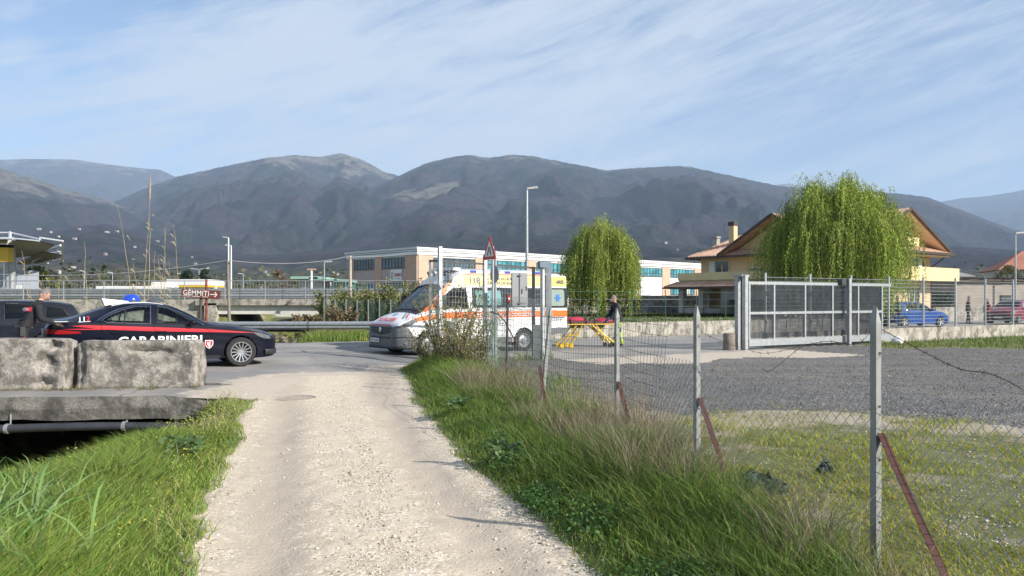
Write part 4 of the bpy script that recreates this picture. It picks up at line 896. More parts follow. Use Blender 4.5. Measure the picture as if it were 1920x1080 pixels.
# ---- near fence along the track
fence_c = np.array([(2.05, 4.36), (1.53, 6.4), (1.14, 8.4), (.36, 10.4)])
post_m = mat('grey_fence_post', (.27, .275, .26), .6, .25, .18, 5, .1, 60, dirt=.25)
NF = thing('fence', 'worn wire fence on chamfered grey posts along the gravel track', 'fence', (1.53, 6.4, 0))
tops = (572, 570, 576, 575); lean = ((0, 0), (0, 0), (.0, 0), (.16, .05))
def gz0(x, y): return float(base_h(np.array([x]), np.array([y]))[0])
PT = []
for (x, y), ty, ln in zip(fence_c, tops, lean):
    top = 1.6 - (ty - 562) / F_PX * y; g_ = gz0(x, y) - .25; w = .041
    mb = MB(); c0 = Vector((x, y, g_)); c1 = Vector((x + ln[0], y + ln[1], top)); PT.append((Vector((x, y, 0)), c1))
    a = c0.copy(); b2 = c1 - Vector((0, 0, .10)); Mr = Matrix.Rotation(.45, 3, 'Z')
    sq = [Vector(v) for v in ((-w / 2, -w / 2, 0), (w / 2, -w / 2, 0), (w / 2, w / 2, 0), (-w / 2, w / 2, 0))]
    nseg = 9; V = []; F = []
    for i in range(nseg + 1):
        c = a.lerp(b2, i / nseg)
        for q_ in sq: V.append(c + Mr @ (q_ * (1 + random.uniform(-.05, .05))))
    for i in range(nseg):
        for j in range(4): F.append((i * 4 + j, i * 4 + (j + 1) % 4, (i + 1) * 4 + (j + 1) % 4, (i + 1) * 4 + j))
    k = nseg * 4; V += [c1 + Mr @ Vector((-w * .12, -w * .3, -.01)), c1 + Mr @ Vector((-w * .12, w * .3, 0))]
    F += [(k, k + 1, k + 4), (k + 1, k + 2, k + 5, k + 4), (k + 2, k + 3, k + 5), (k + 3, k, k + 4, k + 5), (3, 2, 1, 0)]
    mb.add(V, F)
    p_ = mb.build('post', post_m, NF)
    mb = MB()
    for z in (.35, .7, 1.0, 1.3): mb.box(c0.lerp(c1, (z - g_) / (top - g_)) + Mr @ Vector((0.005, -w / 2 - .001, 0)), (.012, .006, .012))
    mb.build('bolt_hole', steel_dark, p_)
rust = mat('rusty_red_brace', (.062, .021, .017), .85, 0, .35, 9, .2, 50)
for i, (zt, bx, by) in enumerate(((.84, .1, -.74), (.78, .15, -.68), (.70, .12, -.7), (.70, .1, -.6))):
    x, y = fence_c[i]; g_ = gz0(x, y); a = Vector((x + .03, y - .02, zt)); b_ = Vector((x + bx + .02, y + by, g_ - .06)); mb = MB()
    d = (b_ - a).normalized(); s_ = d.cross(Vector((0, 0, 1))).normalized(); u_ = s_.cross(d)
    mb.beam(a, b_, .004, .045, up=u_); mb.beam(a + s_ * .022 + u_ * .021, b_ + s_ * .022 + u_ * .021, .042, .004, up=u_); mb.build('brace', rust, NF)
fx = lambda y: float(np.interp(y, [2.0, 2.6, 4.55, 6.4, 8.4, 10.4, 12.7], [2.78, 2.62, 2.13, 1.53, 1.14, .36, -.08]))
def fence_pt(s, z, off_=0.0):
    """s = metres along the fence from Y=2 away from the camera"""
    y = 2.0 + s * .957; x = fx(y); return Vector((x + off_ - .03 + (math.sin(s * 2.1 + z * 2) * .018), y + math.cos(s * 3 + z * 3) * .01, z))
mb = MB(); cell = .082; s1 = 5.6; zb, ztop = -.02, 1.06
def top_at(s): return 1.06 + .06 * math.sin(s * 1.3) - .10 * max(0, math.sin(s * .9 + 2.2))
n_ = int((s1 + 1.2) / cell)
for k in range(-14, n_ + 1):
    for sg in (1, -1):
        pts = []
        for i in range(15):
            z = zb + (ztop + .08 - zb) * i / 14; s = k * cell + sg * (z - .5) * 1.0 + (0 if sg > 0 else 0) + .5
            if 0 <= s <= s1 and z <= top_at(s) + .03: pts.append(fence_pt(s, z + gz0(fx(2 + s), 2 + s) * .6, sg * .003))
        if len(pts) > 1: mb.tube(pts, .0021, 3, False)
w_ = mb.build('chain_link_mesh', galv, NF)
# dark welded mesh between the farther posts, its torn end standing loose
dwire = mat('dark_green_wire', (.022, .04, .032), .55, .2, .3)
mb = MB(); yA, yB = 7.55, 14.6
def mesh_pt(y, z):
    x = fx(y) if y < 12.7 else float(np.interp(y, [12.7, 15.5], [-.08, -.62])); x += .05 + .03 * math.sin(y * 2.3 + z)
    if y < 8.1: x += (8.1 - y) * .25 * (.6 + z * .5)
    return Vector((x, y, z))
def mtop(y): return float(np.interp(y, [7.5, 8.4, 10.4, 12, 14.6], [1.38, 1.42, 1.5, 1.55, 1.62])) + .03 * math.sin(y * 5)
for y in np.arange(yA, yB, .058): mb.tube([mesh_pt(y + .015 * math.sin(z * 6 + y), z) for z in np.linspace(.02, mtop(y), 7)], .0022, 3, False)
for z in np.arange(.06, 1.62, .10):
    pts = [mesh_pt(y, z + .02 * math.sin(y * 3 + z)) for y in np.linspace(yA, yB, 40) if z < mtop(y)]
    if len(pts) > 2: mb.tube(pts, .0024, 3, False)
mb.build('welded_mesh', dwire, NF)
# barbed wire
bw = thing('barbed_wire', 'loose rusty barbed wire strand drooping between the fence post tops', 'barbed wire', (1.9, 5, 1.4))
def strand(pts, barbs=True):
    pts = [Vector(p) for p in pts]; out = []
    for i in range(len(pts) - 1):
        p0, p1, p2, p3 = pts[max(i - 1, 0)], pts[i], pts[i + 1], pts[min(i + 2, len(pts) - 1)]
        for k in range(8):
            t_ = k / 8; out.append(.5 * ((2 * p1) + (p2 - p0) * t_ + (2 * p0 - 5 * p1 + 4 * p2 - p3) * t_ * t_ + (-p0 + 3 * p1 - 3 * p2 + p3) * t_**3))
    out.append(pts[-1]); mb = MB(); mb.tube(out, .0022, 4)
    for i in range(0, len(out) - 1, 3):
        c = out[i]
        for _ in range(3): d = Vector((random.uniform(-1, 1), random.uniform(-1, 1), random.uniform(-1, 1))).normalized() * .016; mb.tube([c - d, c + d], .0012, 3, False)
    mb.build('strand', mat('rusty_wire', (.10, .075, .06), .7, .5, .3), bw)
strand([P(1640, 612, 4.52), P(1606, 645, 4.9), P(1552, 640, 5.4), P(1505, 650, 5.8), P(1470, 676, 6.1), P(1442, 696, 6.2), P(1428, 690, 6.3)])
strand([P(1642, 612, 4.5), P(1695, 640, 4.3), P(1740, 664, 4.1), P(1800, 692, 3.9), P(1860, 702, 3.7), P(1930, 738, 3.5), P(2020, 800, 3.2)])
strand([P(1308, 604, 6.4), P(1325, 628, 6.3), P(1400, 655, 6.2), P(1440, 662, 6.3), P(1500, 650, 6.2)])
strand([P(1157, 598, 8.4), P(1190, 590, 8.0), P(1230, 597, 7.7), P(1268, 600, 7.4)])
strand([P(1157, 600, 8.4), P(1110, 594, 9.2), P(1060, 592, 9.8), P(1018, 594, 10.4)])
# wire coil, bent rod, thin post with red reflector
coil = thing('wire_coil', 'loose coil of pale wire hanging on the fence by the road sign', 'wire coil', P(945, 580, 13.5))
mb = MB(); c = P(968, 606, 13.2)
for k in range(9):
    r_ = .28 + k * .035; mb.tube([c + Vector((r_ * 1.15 * math.cos(a), .05 * math.sin(3 * a) + k * .01, r_ * .8 * math.sin(a))) for a in np.linspace(.5 + .05 * k, 3.0, 18)], .004, 4)
mb.build('wire', galv, coil)
rod = MB(); rod.tube([P(921, 584, 14.0), P(935, 590, 14), P(947, 603, 14), P(953, 615, 14), P(962, 632, 14), P(971, 650, 14)], .012, 6); o = rod.build('bent_rod', rust); meta(o, 'thin bent rusty rod leaning in the fence below the road sign', 'rod')
dl = thing('marker_post', 'thin black post with a red reflector cap before the ambulance', 'marker post', PG(950, 12.7, 0)); p = PG(949, 12.7, -.1)
mb = MB(); mb.tube([p, P(952, 552, 12.7)], .02, 8); mb.build('post', steel_dark, dl)
mb = MB(); mb.box(P(954.5, 560, 12.68), (.05, .035, .12)); mb.build('reflector', mat('red_reflector', (.45, .05, .03), .3), dl); mb = MB(); mb.box(P(954.5, 560, 12.655), (.026, .012, .035)); mb.build('reflector_stripe', white_paint, dl)
gm_ = thing('mesh_roll', 'rolled green wire mesh standing upright at the fence end', 'wire mesh roll', PG(922, 14.6, 0)); mb = MB(); c = PG(922, 14.6, 0)
for a in np.linspace(0, 2 * math.pi, 22)[:-1]: mb.tube([c + Vector((.11 * math.cos(a), .11 * math.sin(a), 0)), c + Vector((.12 * math.cos(a), .12 * math.sin(a), 1.45))], .0035, 3, False)
for z in np.arange(.08, 1.45, .08): mb.tube([c + Vector((.115 * math.cos(a), .115 * math.sin(a), z)) for a in np.linspace(0, 2 * math.pi, 16)], .003, 3, False)
mb.build('wire_mesh', mat('green_galv_wire', (.16, .24, .21), .5, .3), gm_)
# ---- road signs
sgn = thing('road_sign', 'red-bordered triangular warning sign on a grey pole over the fence', 'road sign', PG(924, 18.4))
nrm = Vector((-.86, -.5, 0)).normalized(); tg = Vector((nrm.y, -nrm.x, 0)) * -1     # face normal and in-plane axis
def disc_poly(mb, c, ax, pts, d): mb.prism([(a, b_) for a, b_ in pts], c, ax, Vector((0, 0, 1)), d)
c = P(922, 487, 18.4); pz = Vector((0, 0, 0))
mb = MB(); mb.tube([PG(924, 18.42, -.1), P(924, 462, 18.42)], .03, 10); mb.build('pole', galv, sgn)
redm = mat('sign_red', (.42, .035, .03), .4, 0, .08); blk = mat('sign_black', (.015, .015, .015), .5); swh = mat('sign_white', (.70, .69, .66), .4, 0, .05)
def rtri(w, h, r_=.05):
    P3 = [Vector((-w / 2, 0)), Vector((w / 2, 0)), Vector((0, h))]; out = []
    for i in range(3):
        a, b_, c_ = P3[i - 1], P3[i], P3[(i + 1) % 3]; u = (a - b_).normalized() * r_; v = (c_ - b_).normalized() * r_
        for t_ in (0, .5, 1): q_ = (b_ + u) * (1 - t_)**2 + b_ * 2 * t_ * (1 - t_) + (b_ + v) * t_**2; out.append((q_.x, q_.y))
    return out
tgx = Vector((.5, -.86, 0))
fc = c + nrm * .05
mb = MB(); mb.prism(rtri(.68, .58), fc, tgx, (0, 0, 1), .012); mb.build('plate', redm, sgn)
def offs(poly, ox, oz): return [(a + ox, b_ + oz) for a, b_ in poly]
side = 1 if tgx.cross(Vector((0, 0, 1))).dot(nrm) > 0 else -1
fo = fc + nrm * (.012 if side > 0 else .0)
mb = MB(); mb.prism(offs(rtri(.46, .39, .03), 0, .075), fo + nrm * .002, tgx, (0, 0, 1), .003 * side); mb.build('face', swh, sgn)
mb = MB()
for sx in (-1, 1):
    pts = [Vector((sx * .085, .10)), Vector((sx * .075, .16)), Vector((sx * .04, .20)), Vector((sx * .035, .30))]
    for i in range(3):
        a = fo + nrm * .009 + tgx * pts[i].x + Vector((0, 0, pts[i].y)); b_ = fo + nrm * .009 + tgx * pts[i + 1].x + Vector((0, 0, pts[i + 1].y)); mb.beam(a, b_, .03, .006, up=nrm)
mb.build('symbol', blk, sgn)
ds = thing('road_sign', 'grey back of a round road sign on the second pole', 'road sign', PG(929, 18.7))
mb = MB(); mb.tube([PG(929, 18.74, -.1), P(929, 470, 18.74)], .03, 10); mb.build('pole', galv, ds)
mb = MB(); c = P(928, 514, 18.66); Mz = nrm.to_track_quat('Z', 'Y').to_matrix(); mb.lathe([(0, 0), (.21, 0), (.215, .012), (.21, .02), (0, .02)], c, n=28, M=Mz); mb.build('plate', mat('sign_back_grey', (.30, .31, .32), .5, .4, .15, 8), ds, smooth=40)
mb = MB(); mb.beam(c + Vector((-.12, -.04, .06)), c + Vector((.12, -.04, .06)), .03, .03); mb.build('bracket', galv_dull, ds)
cb = thing('notice_panel', 'tall grey metal panel with latches fixed on the fence before the ambulance', 'metal panel', P(974, 545, 19.5))
mb = MB(); mb.box(P(974, 543, 19.5), (.46, .05, .84), rz=rz_g); mb.build('panel', mat('mid_grey_panel', (.22, .23, .235), .5, .2, .1), cb)
mb = MB(); mb.box(P(974, 543, 19.46), (.012, .02, .80), rz=rz_g); mb.build('seam', steel_dark, cb)
for (x, y) in ((974, 517), (974, 569), (962, 545), (987, 541)):
    mb = MB(); mb.box(P(x, y, 19.44), (.09 if y in (517, 569) else .03, .03, .03 if y in (517, 569) else .11), rz=rz_g); mb.build('latch', steel_dark, cb)
# direction sign GEMMITI
dsn = thing('direction_sign', 'brown arrow sign with white lettering on rusty posts behind the police car', 'sign', PG(380, 25))
brown = mat('sign_brown', (.155, .04, .027), .45, 0, .12); c = P(377, 551, 25); ax = Vector((.995, .0, -.055)).normalized(); upv = Vector((.055, 0, .998))
mb = MB(); Mx = Matrix((ax, Vector((0, 1, 0)), upv)).transposed(); mb.box(c, (1.25, .03, .265), M=Mx); mb.build('plate', brown, dsn)
V, F = text_mesh('GÈMMITI', .2, .0025, spacing=1.06); wd = max(v[0] for v in V); k = .84 / wd
mb = MB(); mb.add([c + ax * (-.58 + v[0] * k) + upv * (-.06 + v[1] * 1.2) + Vector((0, -.018, 0)) for v in V], F)
for x0, x1 in ((-.58, -.33), (-.28, -.02), (.05, .24)): mb.add([c + ax * x + upv * z + Vector((0, -.018, 0)) for x, z in ((x0, -.098), (x1, -.098), (x1, -.083), (x0, -.083))], [(0, 1, 2, 3)])
mb.build('lettering', swh, dsn)
mb = MB()
for pl in (((.30, -.012), (.50, -.012), (.50, .014), (.30, .014)), ((.43, .07), (.46, .085), (.54, .0), (.51, -.004)), ((.43, -.07), (.46, -.085), (.54, 0), (.51, .004))): mb.add([c + ax * x + upv * z + Vector((0, -.018, 0)) for x, z in pl], [(0, 1, 2, 3)])
mb.build('arrow', swh, dsn)
mb = MB(); mb.tube([PG(387, 25.06, -.1), P(387, 524, 25.06)], .04, 8); mb.build('post', stained('red_oxide_post', (.26, .075, .05), 0, 4), dsn); mb = MB(); mb.tube([PG(373, 25.06, -.1), P(377, 552, 25.06)], .045, 8); mb.build('post', mat('dark_wood', (.07, .05, .04), .8), dsn)
# ---- lamp posts and poles
def lamp(label, px, D, ytop, r=.07, arm=.0, head=.75, group=None, base=0.0, m_=None, dirx=1, double=False, name='street_lamp'):
    zt = 1.6 - (ytop - 562) / F_PX * D; x = (px - 960) / F_PX * D; o = thing(name, label, 'street lamp', (x, D, base), 0, group)
    mb = MB(); mb.tube([(x, D, base - .2), (x, D, base + (zt - base) * .5), (x, D, zt)], [r, r * .85, r * .65], 10); mb.build('pole', m_ or galv, o, smooth=40)
    for dx in ([dirx, -dirx] if double else [dirx]):
        mb = MB(); mb.tube([(x, D, zt - .04), (x + dx * (arm + .1), D, zt)], r * .6, 8); mb.build('arm', m_ or galv, o)
        mb = MB(); c = Vector((x + dx * (arm + head / 2), D, zt + .03))
        mb.add([c + Vector((dx * a * head / 2, b_, z)) for a, b_, z in ((-1, -.1, -.05), (1, -.12, .02), (1, .12, .02), (-1, .1, -.05), (-1, -.08, .06), (.9, -.1, .14), (.9, .1, .14), (-1, .08, .06))], [(0, 1, 2, 3), (4, 5, 6, 7), (0, 1, 5, 4), (1, 2, 6, 5), (2, 3, 7, 6), (3, 0, 4, 7)])
        mb.build('lamp_head', mat('lamp_head_grey', (.42, .42, .40), .5), o)
    return o
lamp('tall grey street lamp standing behind the ambulance against the mountain', 988, 43, 355, .10, .0, .62)
lamp('grey street lamp at the right picture edge', 1904, 66, 438, .085, .0, .9)
lamp('tallest of the slim white lamps left of the factory, beside its shorter neighbour', 428.5, 95, 446, .11, 0, .7, 'slim lamps beyond the second road', 1.5, white_paint, -1)
lamp('slim white lamp just right of the tallest one, a little shorter', 433.5, 92, 461, .10, 0, .7, 'slim lamps beyond the second road', 1.5, white_paint, -1)
lamp('slim lamp between the green-roofed kiosk and the factory corner', 608, 80, 492, .08, 0, .8, 'slim lamps beyond the second road', 1.2, None, 1)
lamp('low lamp far beyond the railing right of the arrow sign', 456, 120, 514, .08, 0, .8, 'slim lamps beyond the second road', 1.2, None, -1)
lamp('double-headed low lamp between the two dark firs', 373, 130, 505, .1, .2, 1.2, 'slim lamps beyond the second road', 1.2, None, 1, True)
lamp('small lamp left of the dark firs above the white canopy', 344, 120, 514, .08, .1, .8, 'slim lamps beyond the second road', 1.2, None, -1)
lamp('small lamp above the railing behind the tall dry canes', 211, 100, 512, .08, .0, .6, 'slim lamps beyond the second road', 1.2, None, -1)
lamp('grey pole lamp left of the dry canes beside the forecourt canopy', 158, 100, 509, .07, .0, .6, 'slim lamps beyond the second road', 1.2, None, -1)
def pole(label, px, D, y0, y1, r, dx=0, m_=None):
    o = thing('utility_pole', label, 'pole', PG(px, D)); mb = MB(); a = PG(px, D, -.1); b_ = P(px + dx, y1, D); mb.tube([a, a.lerp(b_, .5), b_], [r, r * .9, r * .75], 10); mb.build('shaft', m_ or mat('weathered_wood', (.22, .19, .16), .9, 0, .3, 10), o, smooth=40)
    mb = MB(); mb.box(b_ - Vector((0, 0, .12)), (.16, .1, .05)); mb.build('bracket', steel_dark, o); return b_
pA = pole('thin weathered wooden pole in front of the canal bridge', 431, 31, 592, 488, .07, -4)
pB = pole('pale wooden utility pole at the left corner of the factory', 657, 42, 600, 480, .09, 0, mat('pale_pole', (.42, .37, .31), .85, 0, .2, 8))
wr = thing('overhead_wire', 'thin overhead cable sagging between the two wooden poles', 'cable', pA)
def cable(a, b_, sag): 
    mb = MB(); mb.tube([a.lerp(b_, s) - Vector((0, 0, sag * 4 * s * (1 - s))) for s in np.linspace(0, 1, 20)], .012, 4, False); return mb
cable(pA, pB, .25).build('cable', mat('pale_cable', (.35, .35, .36), .6), wr)
w2 = thing('overhead_wire', 'thin overhead cable running left from the wooden pole past the dry canes', 'cable', pA); cable(pA, P(-40, 512, 31), .3).build('cable', mat('pale_cable', (.35, .35, .36), .6), w2)
w3 = thing('overhead_wire', 'thin overhead cable from the pale pole to the factory corner', 'cable', pB); cable(pB, FC + Vector((-.5, -.5, 8.0)), .3).build('cable', mat('pale_cable', (.35, .35, .36), .6), w3)
# ---- petrol station canopy and small buildings beyond the second road
pc = thing('canopy', 'petrol station canopy of brown sails in a white tube frame at the left edge', 'canopy', P(30, 555, 62))
DC_ = 62; beige = mat('brown_canvas', (.30, .255, .215), .8, 0, .12, 1); wst = mat('white_steel', (.62, .64, .66), .4, .3, .08)
def CP(px, py, d=0): return P(px, py, DC_ + d)
def sail(pts, d): mb = MB(); V = [CP(x, y, dd) for x, y, dd in pts]; mb.add(V + [v + Vector((0, .03, .08)) for v in V], [tuple(range(len(V))), tuple(range(len(V), 2 * len(V)))]); mb.build('sail', beige, pc)
sail([(16, 452, -2), (74, 453, -2), (103, 461, 2), (85, 471, 6), (60, 480, 9), (22, 484, 9)], 0)
sail([(60, 480, 9), (85, 473, 6), (116, 480, 6), (98, 489, 10), (62, 496, 14), (30, 496, 14)], 0)
sail([(-40, 450, -2), (14, 451, -2), (14, 486, 9), (-40, 492, 9)], 0)
for a, b_, r_ in (((-40, 437, 0), (19, 436, 0), .06), ((19, 436, 0), (75, 449, -2), .07), ((75, 446, -2), (117, 452, 2), .08), ((19, 436, 0), (19, 452, -2), .12), ((-40, 447, -2), (25, 447, -2), .09), ((25, 447, -2), (74, 452, -2), .06), ((88, 469, 6), (114, 460, 4), .09), ((106, 470, 6), (117, 463, 4), .06), ((80, 476, 8), (117, 472, 6), .07), ((88, 478, 8), (117, 470, 6), .05), ((97, 480, 9), (116, 476, 6), .09), ((62, 490, 11), (84, 478, 8), .10), ((70, 498, 12), (100, 487, 8), .1), ((92, 492, 12), (117, 487, 8), .07), ((101, 497, 13), (118, 489, 9), .07), ((55, 504, 14), (88, 492, 11), .09), ((117, 452, 2), (117, 478, 6), .10), ((117, 478, 6), (117, 491, 9), .09), ((106, 470, 6), (117, 475, 6), .05)):
    mb = MB(); mb.tube([CP(*a), CP(*b_)], r_, 6); mb.build('tube', wst, pc)
for x, y, d in ((83, 477, 8), (62, 494, 11), (89, 493, 11), (70, 505, 14)):
    mb = MB(); mb.ico(tuple(CP(x, y, d)), .14, 1); mb.build('spotlight', wst, pc)
for px, w in ((9, .22), (16, .45), (23, .5)):
    mb = MB(); p = PG(px, DC_ + 1, .8); q = CP(px, 449, 1); mb.tube([Vector((p.x, p.y, .8)), q], w / 2, 10); mb.build('column', wst if px < 10 else galv_dull, pc)
mb = MB(); mb.box(CP(12, 475, -.3), (.75, .7, 1.35)); mb.build('yellow_sign_box', mat('signal_yellow', (.62, .40, .02), .5, 0, .05), pc); mb = MB(); mb.box(CP(12, 458, -.3), (.75, .7, .55)); mb.build('white_sign_box', white_paint, pc)
# forecourt shop and pumps under the canopy
fs = thing('kiosk', 'grey petrol station kiosk with white panels under the brown canopy', 'kiosk', PG(25, 66, 1)); mb = MB(); mb.box(PG(20, 66, 2.3), (3.0, 3, 3.6)); mb.build('wall', mat('kiosk_grey', (.30, .33, .38), .6), fs)
for px, z in ((19, 2.0), (35, 2.0)): mb = MB(); mb.box(PG(px, 64.4, z), (.5, .1, 1.6)); mb.build('panel', white_paint, fs)
sp_ = thing('canopy', 'white and yellow flat petrol station canopy behind the brown arrow sign', 'canopy', PG(367, 70, 1.2)); mb = MB(); mb.box(P(368, 530, 70), (3.6, 4, .5)); mb.build('fascia', white_paint, sp_); mb = MB(); mb.box(P(368, 537.3, 70), (3.62, 4.02, .18)); mb.build('stripe', mat('signal_yellow', (.62, .40, .02), .5), sp_)
for px in (347, 403): mb = MB(); p = P(px, 538, 70); mb.box((p.x, 70, (p.z) / 2 + .3), (.28, .28, p.z - .3)); mb.build('column', white_paint, sp_)
for px, py, w, h in ((380, 541, 1.2, .5), (345, 550, .35, 1.6), (375, 560, 1.3, .35)): mb = MB(); mb.box(P(px, py, 69.5), (w, .3, h)); mb.build('yellow_panel', mat('signal_yellow', (.62, .40, .02), .5), sp_)
tr_ = thing('trailer', 'long white box trailer parked behind the railing at the left', 'trailer', PG(262, 64, 1.4)); mb = MB(); mb.box(P(258, 543, 64), (5.6, 2.4, .55)); mb.build('box_body', white_paint, tr_)
mb = MB(); mb.box(P(310, 534, 64), (1.3, 2.2, .45)); mb.build('cab', white_paint, tr_); mb = MB(); mb.box(P(258, 552, 64), (5.4, 2.2, .25)); mb.build('chassis', steel_dark, tr_)
for px in (215, 300):
    mb = MB(); p = P(px, 556, 63); mb.lathe([(0, -.12), (.3, -.12), (.34, -.05), (.34, .1), (0, .1)], p, 'Y', 14); mb.build('wheel', black_rubber, tr_)
kg = thing('kiosk', 'low pavilion with pale green roof slabs left of the factory', 'kiosk', PG(600, 88, 1)); grn = mat('pale_green_roof', (.26, .42, .36), .6)
mb = MB(); mb.box(P(592, 540, 88), (2.6, 4, 2.3)); mb.build('wall', mat('kiosk_wall', (.42, .42, .41), .7), kg)
for px, py, w in ((579, 521.5, 3.0), (604, 523, 1.9), (626, 526, 1.6), (648, 527, 1.8)): mb = MB(); mb.box(P(px, py, 87), (w, 4, .28)); mb.build('roof_slab', grn, kg)
mb = MB(); mb.box(P(645, 541, 88), (1.8, 3, 1.9)); mb.build('glazed_wall', fglass_t, kg)
mb = MB(); mb.box(P(630, 530, 86.8), (.2, .2, 1.6)); mb.build('flue', steel_dark, kg)
pl2 = thing('totem', 'white totem post in front of the green-roofed pavilion', 'post', PG(584, 80, 1)); mb = MB(); mb.box(P(584.5, 527, 80), (.16, .16, 2.2)); mb.build('post', white_paint, pl2); mb = MB(); mb.box(P(584.5, 505, 80), (.9, .2, .14)); mb.build('arm', mat('salmon_paint', (.5, .3, .24), .6), pl2)
# ------------------------------------------------------------------ vehicles
def pchip(keys):
    xs = np.array([k[0] for k in keys], float); ys = np.array([k[1] for k in keys], float)
    h = np.diff(xs); d = np.diff(ys) / h; m = np.zeros(len(xs))
    for i in range(1, len(xs) - 1):
        if d[i - 1] * d[i] > 0: w1, w2 = 2 * h[i] + h[i - 1], h[i] + 2 * h[i - 1]; m[i] = (w1 + w2) / (w1 / d[i - 1] + w2 / d[i])
    m[0], m[-1] = d[0], d[-1]
    def f(x):
        x = np.clip(np.asarray(x, float), xs[0], xs[-1]); i = np.clip(np.searchsorted(xs, x) - 1, 0, len(h) - 1); t = (x - xs[i]) / h[i]
        return ys[i] * (2 * t**3 - 3 * t**2 + 1) + h[i] * m[i] * (t**3 - 2 * t**2 + t) + ys[i + 1] * (-2 * t**3 + 3 * t**2) + h[i] * m[i + 1] * (t**3 - t**2)
    return f
def in_poly(x, z, poly):
    x = np.asarray(x); z = np.asarray(z); c = np.zeros(x.shape, bool); n = len(poly)
    for i in range(n):
        x1, z1 = poly[i]; x2, z2 = poly[i - 1]
        c ^= ((z1 > z) != (z2 > z)) & (x < (x2 - x1) * (z - z1) / (z2 - z1 + 1e-12) + x1)
    return c
def densify(poly, step, closed=True):
    out = []; n = len(poly)
    for i in range(n if closed else n - 1):
        a = np.array(poly[i], float); b_ = np.array(poly[(i + 1) % n], float); k = max(1, int(np.linalg.norm(b_ - a) / step))
        for j in range(k): out.append(tuple(a + (b_ - a) * j / k))
    if not closed: out.append(tuple(poly[-1]))
    return out
